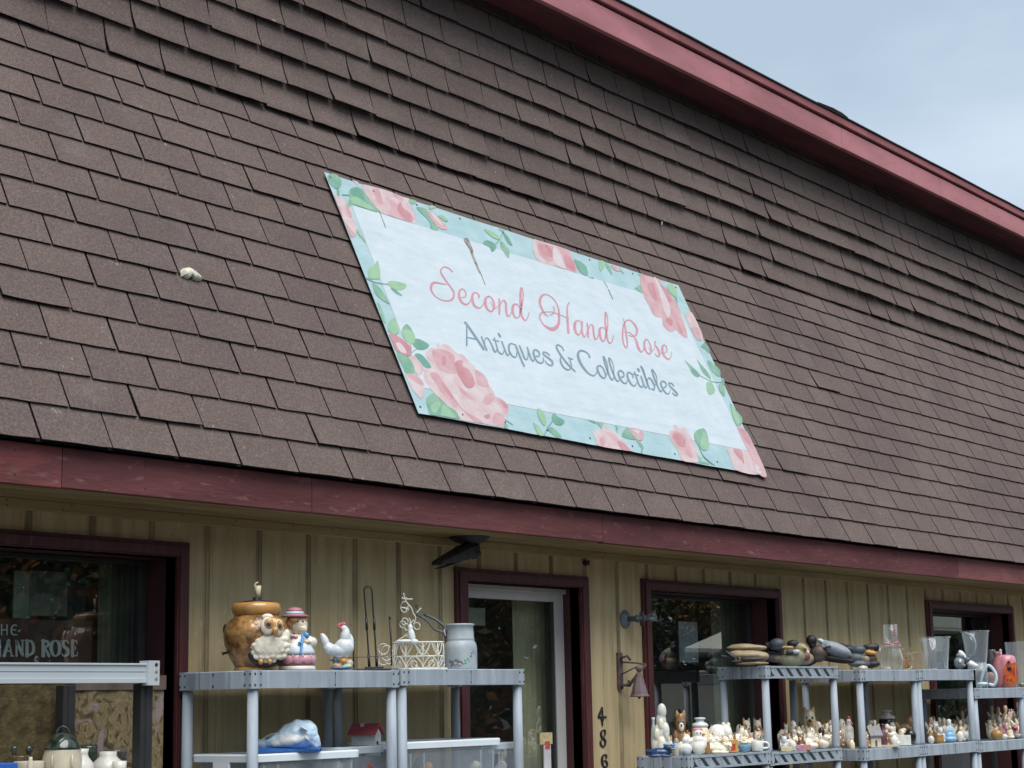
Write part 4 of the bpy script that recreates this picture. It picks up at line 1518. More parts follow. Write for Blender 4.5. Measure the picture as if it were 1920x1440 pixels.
def curtain(name, label, px0, px1, ztop, y, mat, z0=.4):
    a, b = at(px0, 1200, y).x, at(px1, 1200, y).x
    o = MB()
    n = 40
    vs, fs = [], []
    for i in range(n + 1):
        x = a + (b - a) * i / n
        vs += [(x - a, .018 * math.sin(i * 1.1) + .006 * math.sin(i * 2.7), z0), (x - a, .014 * math.sin(i * 1.1 + .1), ztop)]
    for i in range(n):
        fs.append((2 * i, 2 * i + 2, 2 * i + 3, 2 * i + 1))
    o.add(vs, fs, 0, True)
    q = o.build(name, mat, None, loc=(a, y, 0), fixn=False)
    return props(q, label, "curtain")


cur = M("olive_curtain", (.62, .60, .42), rough=.9, var=.15, vscale=5)
curtain("curtain", "grey green curtain at the right side of the left window", 183, 262, 2.33, YG + .22, M("green_curtain", (.30, .34, .25), rough=.9, var=.35, vscale=5))
curtain("curtain", "olive curtain behind the right half of the door glass", 962, 1032, 2.30, YW + .26, cur)
curtain("curtain", "dull green curtain at the right side of the window behind the duck decoys", 1335, 1396, 2.33, YG + .16, M("dull_green_curtain", (.24, .27, .20), rough=.9, var=.25, vscale=5))
curtain("curtain", "dark curtain inside the far right window", 1790, 1862, 2.33, YG + .2, M("dark_curtain", (.05, .05, .04), rough=.9, var=.25, vscale=5))

# ================================================================== LEFT RACK WITH STONEWARE
alr = M("white_aluminium", (.52, .57, .60), rough=.38, var=.06, metal=.2, vscale=3, stretch=(.4, 6, 6))
rk = at(275, 1262, YF)
t = empty("display_rack", (rk.x, YF, 0), 0, "aluminium topped display rack with black posts in front of the left window", "rack")
zt, zb = at(150, 1243, YF).z, at(150, 1281, YF).z
o = MB()
L = 2.4
for (z0, z1, y0) in ((zb, zb + .018, -.004), (zb + .018, zb + .040, .002), (zb + .0403, zb + .0425, .006), (zb + .0428, zb + .068, .002), (zb + .068, zt, -.004)):
    o.box(-L, 0, y0, .032, z0, z1)
o.build("top_rail", alr, t, bevel=.002)
o = MB()
o.box(-.004, .052, -.016, .040, zb - .010, zt + .010)
for dz in (.016, .044, .070):
    o.lathe([(.0075, 0), (.0075, .002), (0, .0021)], 1 if dz != .07 else 2, xf=XF((.034, -.0161, zb + dz), rx=R_(90)), seg=10)
o.build("end_bracket", [alr, M("copper_screw", (.42, .24, .17), rough=.5, metal=.3), blkm], t, bevel=.004)
for k, (a, b, y) in enumerate(((118, 141, .30), (264, 286, .02), (-180, -160, .02))):
    A, B2 = at(a, 1350, YF + y).x - rk.x, at(b, 1350, YF + y).x - rk.x
    o = MB()
    o.box(A, B2, y, y + .05, .13, zb - .002)
    o.box((A + B2) / 2 - .006, (A + B2) / 2 + .006, y - .004, y, .13, zb - .004)
    o.build("post", blkp, t, bevel=.003)
o = MB()
o.box(-L, .17, .05, .345, 1.245 + .135, 1.285 + .135)
o.build("shelf_board", M("rack_board", (.30, .31, .31), rough=.6), t, bevel=.004)
ZR = 1.42

# floral tapestry hung behind the rack
tp = M("tapestry_weave", (.20, .155, .075), rough=.95, var=.1, vscale=9)
tn, tl = tp.node_tree.nodes, tp.node_tree.links
bs = tn['Principled BSDF']
tcn = tn.new("ShaderNodeTexCoord")


def tnoise(scale, det=3, dist=0.0):
    z = tn.new("ShaderNodeTexNoise")
    z.inputs['Scale'].default_value = scale
    z.inputs['Detail'].default_value = det
    z.inputs['Distortion'].default_value = dist
    tl.new(tcn.outputs['Object'], z.inputs['Vector'])
    return z.outputs['Fac']


def tramp(f, st):
    r = tn.new("ShaderNodeValToRGB")
    e = r.color_ramp.elements
    while len(e) < len(st):
        e.new(.5)
    for k, (p, c) in zip(e, st):
        k.position, k.color = p, (*c, 1)
    tl.new(f, r.inputs['Fac'])
    return r.outputs['Color']


base = tramp(tnoise(12, 3, 3.0), [(.34, (.05, .036, .018)), (.47, (.14, .105, .05)), (.5, (.27, .215, .125)), (.53, (.13, .098, .048)), (.66, (.20, .155, .08))])
msk = tramp(tnoise(6.5, 5, 1.4), [(.56, (0, 0, 0)), (.63, (.9, .9, .9))])
xm = tn.new("ShaderNodeMix")
xm.data_type = 'RGBA'
tl.new(msk, xm.inputs[0])
tl.new(base, xm.inputs[6])
xm.inputs[7].default_value = (.25, .185, .19, 1)
tl.new(xm.outputs[2], bs.inputs['Base Color'])
ytp = YF + .36
a, b = at(138, 1350, ytp), at(307, 1350, ytp)
ztp = at(250, 1268, ytp).z
o = MB()
n = 30
vs, fs = [], []
for i in range(n + 1):
    x = a.x + (b.x - a.x) * i / n
    vs += [(x - b.x, .006 * math.sin(i * .7), .6 - ztp), (x - b.x, .004 * math.sin(i * .7 + .3), -.055), (x - b.x, .004, 0)]
for i in range(n):
    fs += [(3 * i, 3 * i + 3, 3 * i + 4, 3 * i + 1)]
o.add(vs, fs, 0, True)
tap = o.build("floral_tapestry", tp, None, loc=(b.x, ytp, ztp), fixn=False)
props(tap, "brown and mauve floral tapestry hanging between the rack's black posts", "tapestry")
o = MB()
o.box(a.x - b.x, 0.004, -.008, .012, -.055, .004)
o.build("top_strip", M("tapestry_batten", (.10, .075, .06), rough=.8, var=.3), tap)
o = MB()
a2 = at(120, 1350, ytp + .05)
o.box(-1.4, 0, 0, .02, .6 - ztp, -.03)
props(o.build("plush_throw", M("plush_brown", (.085, .065, .028), rough=1.0, var=.4, vscale=22, bump=.006, bscale=60), None, loc=(a2.x, ytp + .05, ztp)),
      "plain dark brown plush throw hanging left of the floral tapestry", "throw")


def glen(z):       # glossy stoneware green
    return z


ston = M("stoneware_cream", (.56, .51, .38), rough=.3, var=.12, vscale=14)
sgrn = M("stoneware_dark_green", (.010, .018, .013), rough=.10, var=.9, vscale=30, col2=(.075, .095, .075), spec=.6)
swht = M("stoneware_white", (.66, .64, .57), rough=.25, var=.08, vscale=14)


def spotx(px, py, Y):
    P = at(px, py, Y)
    return P, depth_of(P) / FOC


# canister with green domed lid and hoop handle
P, s = spotx(117, 1410, YF + .12)
t = empty("stoneware_canister", (P.x, P.y, ZR), facing(P.x, P.y), "cream stoneware canister with a domed dark green lid and loop handle", "canister")
zl = at(117, 1405, P.y).z - ZR
o = MB()
o.lathe([(32 * s, 0), (37 * s, .03), (37 * s, zl * .7), (33 * s, zl * .95), (33 * s, zl), (28 * s, zl), (28 * s, .02)], seg=32)
for sx in (-18, 18):
    o.tube([(sx * s, -33 * s, zl - .075), (sx * s, -39 * s, zl - .06), (sx * s, -39 * s, zl - .03), (sx * s, -33 * s, zl - .02)], .004, seg=8)
o.build("body", ston, t)
o = MB()
o.lathe([(34 * s, zl + .001), (33 * s, zl + .008), (27 * s, zl + 16 * s), (17 * s, zl + 27 * s), (8 * s, zl + 30 * s), (0, zl + 31 * s)], seg=32)
o.build("lid", sgrn, t)
o = MB()
o.tube([(12 * s * math.cos(k * math.pi / 10), 0, zl + 25 * s + 17 * s * math.sin(k * math.pi / 10)) for k in range(11)], 2.2 * s, seg=8)
o.build("handle", sgrn, t)


def pot(px, w, ytop, Y, label, name, cat, mats, prof, handle=None, z0=ZR, seg=26, group=None, extra=None):
    """lathe pot; profile in unit radius / unit height"""
    P, s = spotx(px, 1400, Y)
    h_ = at(px, ytop, Y).z - z0
    r = w * s / 2
    t = empty(name, (P.x, Y, z0), facing(P.x, Y), label, cat, group)
    o = MB()
    o.lathe([(a * r, b * h_) for a, b in prof], seg=seg)
    o.build("body", mats[0], t)
    if handle:
        o = MB()
        sx, za, zb_, out, th = handle
        o.tube(spline([(sx * r * .86, 0, zb_ * h_), (sx * (r + out * r * .9), 0, zb_ * h_ + (za - zb_) * h_ * .1), (sx * (r + out * r), 0, (za + zb_) / 2 * h_), (sx * (r + out * r * .8), 0, za * h_), (sx * r * .84, 0, za * h_)], 5), th * r, seg=8)
        o.build("handle", mats[-1], t)
    if extra:
        extra(t, r, h_)
    return t


JUG = [(.62, 0), (.9, .06), (1, .35), (.92, .55), (.55, .75), (.5, .85), (.58, 1), (.52, 1), (.45, .85), (.5, .74)]
pot(153, 48, 1404, YF + .10, "white stoneware jug with a narrow neck right of the canister", "stoneware_jug", "jug", [swht], JUG)
pot(203, 62, 1409, YF + .16, "wide necked cream jug with a lying green handle, between white jug and dark jar", "stoneware_jug", "jug", [swht], [(.7, 0), (1, .1), (1, .55), (.62, .75), (.52, .84), (.52, 1), (.44, 1), (.44, .8)])
pot(166, 34, 1396, YF + .28, "dark green glazed ladle bowl standing behind the white jugs", "green_bowl", "bowl", [sgrn], [(.4, 0), (.9, .6), (1, .9), (.95, 1), (.85, .95)], handle=(-1, .98, .8, .35, .10))
pot(218, 40, 1405, YF + .28, "dark glazed square shouldered jar at the right end of the stoneware row", "dark_jar", "jar", [M("dark_glaze", (.09, .075, .08), rough=.2, var=.4, vscale=20)], [(.8, 0), (1, .1), (1, .9), (.96, 1), (.86, 1), (.84, .9)])
pot(225, 26, 1427, YF + .08, "small white bowl at the right front of the stoneware row", "white_bowl", "bowl", [swht], [(.5, 0), (.95, .5), (1, 1), (.93, 1), (.5, .2)])
pot(55, 56, 1427, YF + .14, "wide cream casserole left of the canister", "stoneware_casserole", "casserole", [ston], [(.75, 0), (1, .2), (1, .95), (.96, 1), (.88, .97), (.86, .3)])
pot(58, 12, 1419, YF + .07, "small cream cork topped bottle in front of the casserole", "stoneware_bottle", "bottle", [ston], [(.8, 0), (1, .1), (1, .8), (.6, .9), (.6, 1), (0, 1)])
pot(40, 34, 1416, YF + .27, "brown and green glazed dish behind the casserole", "glazed_dish", "dish", [M("brown_glaze", (.12, .085, .045), rough=.2, var=.6, vscale=20)], [(.8, 0), (1, .3), (1, .92), (.95, 1), (0, .9)])
pot(27, 14, 1398, YF + .30, "dark green leaf shaped stopper, left of two behind the casserole", "green_stopper", "stopper", [sgrn], [(.5, 0), (.6, .8), (1, .9), (.8, .97), (.3, 1), (0, 1)])
pot(54, 14, 1399, YF + .30, "dark green square stopper, right of two behind the casserole", "green_stopper", "stopper", [sgrn], [(.6, 0), (.6, .8), (.95, .86), (1, .99), (0, 1)], seg=5)
P, s = spotx(8, 1436, YF + .08)
o = MB()
o.box(-.12, .06, 0, .12, 0, at(8, 1431, P.y).z - ZR)
props(o.build("blue_box", M("blue_card", (.03, .12, .45), rough=.4, var=.2), None, loc=(P.x, P.y, ZR), bevel=.004), "blue box at the far left end of the rack shelf", "box")

# ================================================================== RESIN SHELF UNITS
res_m = M("grey_resin", (.30, .345, .39), rough=.55, var=.17, vscale=5, stretch=(3, 3, .5), bump=.0006, bscale=60, spec=.3)
res_d = M("grey_resin_dull", (.20, .225, .25), rough=.6, var=.12, vscale=9, stretch=(3, 3, .5), spec=.3)
wear(res_m, (.10, .085, .075), 9, .60, .78, .6, (5, 5, .8))
wear(res_m, (.50, .55, .58), 5, .58, .66, .35, (8, 8, .3))
hole = M("bolt_hole", (.02, .022, .025), rough=.8)
UW, UD, SK = .914, .457, .074


def shelf_unit(x, y, decks, label, wx=UW, truss=False, UD=UD, rz=0.0, z_list_posts=None, dull_side=False):
    t = empty("shelf_unit", (x, y, 0.13), rz, label, "shelf unit", "grey resin shelf units along the wall")
    zo = -.13
    for zt_ in decks:
        d = MB()
        z0, z1 = zt_ - SK + zo, zt_ + zo
        bow = .014 if not truss else 0.0
        # top sheet and ribs
        d.box(.02, wx - .02, .012, UD - .012, z1 - .010, z1 - .003)
        ribs = 8
        for i in range(1, ribs):
            xx = wx * i / ribs
            d.box(xx - .003, xx + .003, .02, UD - .02, z0 + .015, z1 - .0105)

        def skirt(p0, p1, nrm, n, pan, tr):
            p0, p1, nrm = Vector(p0), Vector(p1), Vector(nrm)
            dx = p1 - p0
            if tr:
                for a, b in ((z1 - .012, z1), (z0, z0 + .012)):
                    vs = [p0 + nrm * 0, p1, p1 - nrm * .014, p0 - nrm * .014]
                    d.add([(v.x, v.y, a) for v in vs] + [(v.x, v.y, b) for v in vs], [(0, 1, 5, 4), (1, 2, 6, 5), (2, 3, 7, 6), (3, 0, 4, 7), (4, 5, 6, 7), (3, 2, 1, 0)])
                m_ = 7
                for i in range(m_):
                    a0 = (i + .02) / m_
                    w_ = .62 / m_
                    sl = .5 / m_
                    q = []
                    for (u, zz) in ((a0 + sl, z0 + .0121), (a0 + sl + w_, z0 + .0121), (a0 + w_, z1 - .0121), (a0, z1 - .0121)):
                        u = min(.995, max(.005, u))
                        v = p0 + dx * u - nrm * .004
                        q.append((v.x, v.y, zz))
                    b_ = [(v[0] - nrm.x * .008, v[1] - nrm.y * .008, v[2]) for v in q]
                    d.add(q + b_, [(0, 1, 2, 3), (7, 6, 5, 4), (0, 4, 5, 1), (1, 5, 6, 2), (2, 6, 7, 3), (3, 7, 4, 0)])
                    cq = p0 + dx * (a0 + sl * .5 + w_ * .55) - nrm * .004
                    d.ell((cq.x, cq.y, z1 - .024), (.005, .005, .005), 0, None, 8, 6)
                return
            prev = None
            vs, fs = [], []
            N2 = n * 6
            for i in range(N2 + 1):
                u = i / N2
                out = bow * math.sin(math.pi * u) + (pan * (1 if (i // 6) % 2 else -1) * .5 if 0 < i < N2 else 0) + (-.004 if i % 12 == 6 else 0)
                v = p0 + dx * u + nrm * out
                vs += [(v.x, v.y, z0 + .004), (v.x + nrm.x * .003, v.y + nrm.y * .003, z0), (v.x + nrm.x * .003, v.y + nrm.y * .003, z1 - .004), (v.x, v.y, z1), (v.x - nrm.x * .02, v.y - nrm.y * .02, z1 - .002)]
            for i in range(N2):
                for j in range(4):
                    fs.append((5 * i + j, 5 * i + 5 + j, 5 * i + 6 + j, 5 * i + 1 + j))
            d.add(vs, fs)
            # seam pin in the middle
            v = p0 + dx * .52 + nrm * (bow + .003)
            for zz in (z0 + .012, z1 - .012):
                d.ell((v.x, v.y, zz), (.004, .004, .005), 1, None, 8, 6)
            d.box(v.x - .0012, v.x + .0012, v.y - .0015, v.y + .004, z0 + .014, z1 - .014, 1) if abs(nrm.y) > .5 else None

        skirt((.045, 0, 0), (wx - .045, 0, 0), (0, -1, 0), 7, .0022, truss)
        skirt((0, UD - .045, 0), (0, .045, 0), (-1, 0, 0), 4, .0022, False)
        skirt((wx, .045, 0), (wx, UD - .045, 0), (1, 0, 0), 4, .0022, False)
        dk = d.build("shelf_deck", [res_m, hole], t, fixn=False)
        for sx, sy in ((0, 0), (1, 0), (0, 1), (1, 1)):
            c = MB()
            cx_, cy_ = (.0275 if sx == 0 else wx - .0275), (.0275 if sy == 0 else UD - .0275)
            R2, pts = .031, []
            for k in range(16):
                a = 2 * math.pi * k / 16
                ca, sa = math.cos(a), math.sin(a)
                e = .45
                pts.append((cx_ + R2 * math.copysign(abs(ca) ** e, ca), cy_ + R2 * math.copysign(abs(sa) ** e, sa)))
            vs = [(p[0], p[1], z0 - .002) for p in pts] + [(p[0], p[1], z1 + .0015) for p in pts]
            fs = [(i, (i + 1) % 16, 16 + (i + 1) % 16, 16 + i) for i in range(16)] + [tuple(range(15, -1, -1)), tuple(range(16, 32))]
            c.add(vs, fs)
            if sy == 0:
                for dx_ in (-.016, .016):
                    for zz in (z0 + .014, z1 - .014):
                        c.ell((cx_ + dx_, cy_ - R2, zz), (.0048, .003, .0048), 1, None, 8, 6)
            if sx == 0:
                for dy_ in (-.016, .016):
                    for zz in (z0 + .014, z1 - .014):
                        c.ell((cx_ - R2, cy_ + dy_, zz), (.003, .0048, .0048), 1, None, 8, 6)
            c.build("corner_bracket", [res_m, hole], dk, bevel=.003, fixn=False)
    zs = sorted(decks) + []
    lo = [0.0] + [z + zo for z in zs]
    for sx, sy in ((0, 0), (1, 0), (0, 1), (1, 1)):
        p = MB()
        cx_, cy_ = (.0275 if sx == 0 else wx - .0275), (.0275 if sy == 0 else UD - .0275)
        for a, b in zip(lo, lo[1:]):
            p.lathe([(.026, a + (.002 if a else 0)), (.0245, a + .02), (.0225, b - SK - .004)], c=(cx_, cy_, 0), seg=16)
        p.build("post", res_m, t)
    return t


ux1 = at(475, 1262, YF).x - .004
units = []
ZT = 1.834
LOW = [.27, .66, 1.05]
u1 = shelf_unit(ux1, YF, [ZT, 1.335, .80, .27], "grey resin shelf unit nearest the left window with the owl jar on top")
ux2 = ux1 + UW + .016
u2 = shelf_unit(ux2, YF, [ZT + .008, 1.335, .80, .27], "grey resin shelf unit overlapping the door with the milk can on top")
uxZ = at(1291, 1417, YF).x
uZ = shelf_unit(uxZ, YF, [1.366, .95, .55, .18], "short grey shelf unit with slanted bars and no upper tier below the bell", truss=True, UD=.35)
for sx in ():
    pass
uxA = at(1437, 1260, YF).x
uA = shelf_unit(uxA, YF, [1.868, 1.355, .85, .35], "tall grey shelf unit with slanted bars carrying the duck decoys", truss=True, UD=.35)
uxB = at(1614, 1265, YF).x
uB = shelf_unit(uxB, YF, [1.848, 1.338, .85, .30], "grey shelf unit with the glass candle holder on top", wx=.86)
uxC = uxB + .86 + .012
uC = shelf_unit(uxC, YF, [1.852, 1.338, .85, .30], "grey shelf unit with the small clear measuring pitcher on top")
uxD = uxC + UW + .012
uD = shelf_unit(uxD, YF, [1.718, 1.332, .85, .30], "grey shelf unit at the right edge with the pink and orange canister on top")
# stub post sleeve on the short unit's front corner
o = MB()
o.lathe([(.0235, 0), (.0235, .028), (.019, .034), (.017, .010), (0, .009)], c=(.0275, .0275, 1.3675 - .13), seg=16)
o.build("post_socket", res_m, uZ)

# ================================================================== THINGS ON THE LEFT SHELVES
class HB:
    """hero builder: local coordinates of a thing read off an enlarged photograph region (x right, z up, metres)"""

    def __init__(s, reg, ax, base, Y, zd, zx=None):
        s.ox, s.oy, s.sc = reg
        s.ax, s.base, s.Y, s.zd = ax, base, Y, zd
        px, py = s.ox + ax / s.sc, s.oy + base / s.sc
        s.P = at(px, py, Y)
        s.k = depth_of(s.P) / FOC / s.sc
        s.loc = Vector((s.P.x, Y, zd))
        s.rz = facing(s.P.x, Y)
        s.z0 = s.P.z - zd

    def __call__(s, zx, zy, y=0.0):
        return Vector(((zx - s.ax) * s.k, y, (s.base - zy) * s.k + s.z0))

    def e(s, zx, zy, rx, rz, mi, y=0.0, ry=None, rot=None):
        return (s(zx, zy, y), (rx * s.k, (ry if ry is not None else min(rx, rz)) * s.k if ry is None or ry > 1 else ry, rz * s.k), mi, rot)


Z1, Z2, Z5, Z6 = (380, 1060, 6.4), (660, 1060, 6.4), (1330, 1150, 6.194), (1620, 1130, 6.4)
Y1 = YF + .17

# ---- owl jar
h = HB(Z1, 640, 1268, Y1, ZT)
k = h.k
t = empty("owl_cookie_jar", h.loc, h.rz, "big brown ceramic crock jar with a cream owl on its front", "cookie jar")
gl_br = M("amber_glaze", (.13, .065, .022), rough=.22, var=.3, vscale=22, col2=(.44, .24, .085), ramp=(.36, .66), bump=.001, bscale=60, spec=.6)
n_ = gl_br.node_tree
vor = n_.nodes.new("ShaderNodeTexVoronoi")
vor.inputs['Scale'].default_value = 30
tcv = n_.nodes.new("ShaderNodeTexCoord")
n_.links.new(tcv.outputs['Object'], vor.inputs['Vector'])
bpv = n_.nodes.new("ShaderNodeBump")
bpv.inputs['Distance'].default_value = .005
bpv.invert = True
n_.links.new(vor.outputs['Distance'], bpv.inputs['Height'])
n_.links.new(bpv.outputs['Normal'], n_.nodes['Principled BSDF'].inputs['Normal'])
gl_sm = M("amber_glaze_smooth", (.42, .22, .07), rough=.18, var=.25, vscale=12, spec=.6)
prof = [(245, 1232), (262, 1200), (330, 1080), (375, 960), (392, 860), (385, 770), (350, 690), (295, 640), (262, 610)]
o = MB()
o.lathe([(r * k, (1268 - z) * k + h.z0) for r, z in prof], seg=40)
o.build("body", gl_br, t)
o = MB()
o.lathe([(r * k, (1268 - z) * k + h.z0) for r, z in [(262, 612), (280, 590), (292, 560), (300, 520), (290, 480), (265, 460), (240, 456), (225, 470)]], seg=40)
o.build("collar", gl_sm, t)
o = MB()
o.lathe([(r * k, (1268 - z) * k + h.z0) for r, z in [(268, 1268), (270, 1245), (252, 1222), (215, 1215), (205, 1200)]], seg=40)
o.build("foot", gl_sm, t)
o = MB()
o.lathe([(r * k, (1268 - z) * k + h.z0) for r, z in [(235, 466), (236, 450), (150, 432), (45, 420), (45, 390), (0, 388)]], seg=32)
o.build("lid", cer(BLK, .4), t)
o = MB()
o.tube([h(660, 395), h(660, 330), h(655, 250)], [30 * k, 34 * k, 44 * k], seg=12)
o.tube(spline([h(620, 262), h(622, 235), h(640, 215), h(662, 208)], 4), [12 * k] * 9 + [10 * k] * 3 + [6 * k], seg=8)
o.build("knob", cer((.55, .47, .32), .4), t)
cw = -385 * k * .80
bl = [h.e(640, 1000, 112, 210, 0, cw + .000, 34), h.e(760, 1160, 165, 80, 0, cw + .010, 30), h.e(610, 730, 95, 75, 0, cw + .012, 34), h.e(900, 1130, 60, 110, 0, cw + .035, 26, (0, R_(-25), 0)),
      h.e(590, 870, 60, 120, 0, cw + .02, 26)]
clay("owl_backing", bl, [cer((.03, .022, .025), .3)], t, vox=.004)
bl = [h.e(800, 960, 190, 190, 0, cw - .012, 60), h.e(800, 1090, 120, 80, 0, cw - .008, 45), h.e(825, 760, 130, 110, 1, cw - .022, 60), h.e(640, 940, 70, 150, 0, cw - .004, 50, (0, R_(-14), 0)),
      h.e(970, 930, 60, 150, 0, cw + .006, 50, (0, R_(16), 0)), h.e(770, 640, 70, 40, 0, cw - .002, 24), h.e(640, 690, 55, 50, 2, cw + .005, 40)]
rnd = random.Random(3)
bl.append(h.e(800, 985, 205, 165, 0, cw - .016, 60))
for r_ in range(5):
    for c_ in range(6):
        zx = 800 + (c_ - 2.5 + .5 * (r_ % 2)) * 76 * (1 - .05 * r_) + rnd.uniform(-8, 8)
        zy = 850 + r_ * 62 + rnd.uniform(-8, 8)
        e_ = ((zx - 800) / 215) ** 2 + ((zy - 985) / 185) ** 2
        if e_ < 1:
            bl.append(h.e(zx, zy, 46, 40, 0, cw - .016 - 60 * k * math.sqrt(1 - e_) + .0100, 26, (R_(-16), 0, 0)))
for a_ in range(14):
    q = a_ / 14 * 6.28
    bl.append(h.e(800 + 205 * math.cos(q), 985 + 168 * math.sin(q), 40, 38, 0, cw - .010, 26))
crmw = cer((.66, .61, .50), .3)
clay("owl_figure", bl, [crmw, cer((.50, .27, .09), .25), cer((.10, .07, .07), .3)], t, vox=.0026, smooth=2)
for ex, ey, ew, eh, yy in ((772, 752, 86, 104, -.042), (905, 772, 60, 100, -.037)):
    o = MB()
    o.ell(h(ex, ey, cw + yy + .004), (ew * k, .010, eh * k))
    eo = o.build("eye_ring", crmw, t)
    o = MB()
    o.ell(h(ex + 16, ey - 26, cw + yy - .001), (ew * .70 * k, .0105, eh * .66 * k))
    o.build("iris", cer((.50, .27, .09), .2), eo)
    o = MB()
    o.ell(h(ex + 14, ey - 20, cw + yy - .0085), (ew * .36 * k, .0055, eh * .30 * k))
    o.build("pupil", cer((.05, .06, .07), .1), eo)
o = MB()
o.lathe([(0, -.0), (16 * k, 30 * k), (34 * k, 80 * k), (36 * k, 110 * k), (0, 130 * k)], seg=12, c=tuple(h(862, 895, cw - .058)))
o.build("beak", cer((.45, .25, .09), .25), t)
for fx in (697, 803):
    o = MB()
    o.ell(h(fx, 1168, cw - .020), (32 * k, .018, 36 * k))
    o.build("foot_claw", cer((.50, .27, .09), .25), t)
o = MB()
o.tube([h(300, 1045, .0), h(262, 1050, -.01), h(240, 1060, -.012)], [14 * k, 16 * k, 24 * k], seg=10)
o.ell(h(275, 770, .02), (34 * k, .02, 70 * k))
o.build("spigot", cer(BLK, .3), t)

# ---- girl jar
h = HB(Z1, 1130, 1262, YF + .13, ZT)
k = h.k
t = empty("girl_cookie_jar", h.loc, h.rz, "ceramic girl cookie jar in a pink skirt and pink straw hat with blue ribbon", "cookie jar")
gw, gp, gb, gs = cer((.66, .63, .55), .3), cer((.60, .31, .36), .3), cer((.42, .56, .66), .3), cer((.66, .55, .36), .35)
o = MB()
o.lathe([(r * k, (1262 - z) * k + h.z0) for r, z in [(222, 1262), (228, 1245), (222, 1225), (215, 1210)]], seg=36)
o.lathe([(r * k, (1262 - z) * k + h.z0) for r, z in [(216, 1215), (217, 1150), (212, 1090)]], 1, seg=36)
o.lathe([(r * k, (1262 - z) * k + h.z0) for r, z in [(211, 1092), (205, 1040), (188, 980), (160, 930), (130, 880), (100, 840)]], 2, seg=36)
for i in range(11):
    a = 2 * math.pi * i / 11 + .2
    o.ell((190 * k * math.cos(a), 190 * k * math.sin(a), (1262 - 1135) * k + h.z0), (44 * k, 78 * k, 62 * k), 3, (0, 0, a), 14, 10)
    o.ell((205 * k * math.cos(a + .285), 205 * k * math.sin(a + .285), (1262 - 1100) * k + h.z0), (20 * k, 24 * k, 26 * k), 3, None, 10, 8)
o.build("skirt", [gw, cer((.30, .10, .12), .3), gw, gp], t)
o = MB()
o.lathe([(r * k, (1262 - z) * k + h.z0) for r, z in [(213, 1080), (210, 1040), (196, 985), (170, 940)]], seg=36, sx=1.015, sy=1.03)
o.build("apron", cer((.60, .67, .71), .3), t)
bl = [h.e(1165, 885, 115, 75, 0, -.004, 80), h.e(1075, 920, 80, 90, 0, -.018, 60, (0, R_(18), 0)), h.e(1320, 930, 55, 62, 0, -.020, 50), h.e(1265, 900, 70, 50, 0, -.016, 50),
      h.e(1110, 950, 75, 40, 3, -.045, 40, (0, R_(20), 0)), h.e(1245, 925, 50, 34, 3, -.045, 34), h.e(1040, 780, 60, 90, 0, .010, 70)]
clay("bodice", bl, [gw, gp, gb, gs], t, vox=.0036)
bl = [h.e(1150, 720, 112, 120, 0, 0, 108), h.e(1190, 775, 68, 60, 0, -.020, 60), h.e(1185, 722, 18, 16, 0, -.055, 14)]
hd = clay("head", bl, [cer((.68, .60, .46), .35)], t, vox=.003)
bl = [h.e(1060, 690, 65, 82, 0, -.010, 70), h.e(1140, 640, 110, 35, 0, .0, 100), h.e(1235, 660, 24, 40, 0, .0, 60), h.e(1100, 660, 60, 40, 0, -.035, 40)]
clay("hair", bl, [cer((.50, .27, .11), .45)], t, vox=.0032)
for ex in (1142, 1202):
    o = MB()
    o.ell(h(ex, 683, -.0505 if ex < 1150 else -.047), (11 * k, .004, 15 * k))
    o.build("eye", cer((.06, .045, .03), .2), hd)
o = MB()
o.tube(spline([h(1155, 755, -.053), h(1178, 768, -.056), h(1206, 757, -.052)], 4), 3.2 * k, seg=6)
o.build("mouth", cer((.40, .16, .12), .4), hd)
o = MB()
cz = (1262 - 615) * k + h.z0
hx = (1105 - 1130) * k
o.lathe([(0, -.004), (150 * k, -14 * k), (170 * k, 0), (150 * k, 14 * k), (112 * k, 20 * k)], c=(hx, 0, cz), seg=32)
o.lathe([(118 * k, 18 * k), (104 * k, 55 * k)], 1, c=(hx, 0, cz), seg=32)
o.lathe([(103 * k, 54 * k), (84 * k, 85 * k), (46 * k, 104 * k), (0, 110 * k)], c=(hx, 0, cz), seg=32)
o.build("hat", [cer((.42, .17, .20), .4), gb], t)
o = MB()
o.tube(spline([h(1195, 840, -.060), h(1195, 900, -.068), h(1190, 960, -.078), h(1172, 1085, -.092)], 4), [15 * k] * 9 + [12 * k] * 4, seg=8)
o.ell(h(1245, 852, -.05), (32 * k, .008, 40 * k), 0, (0, R_(-30), 0))
o.ell(h(1165, 940, -.075), (26 * k, .008, 16 * k))
o.build("ribbon", cer((.06, .27, .60), .3), t)
o = MB()
for ax_, ay_ in ((1075, 855), (1120, 868), (1055, 985), (1030, 990)):
    o.ell(h(ax_, ay_, -.045), (26 * k, .012, 20 * k))
o.build("collar", gp, t)

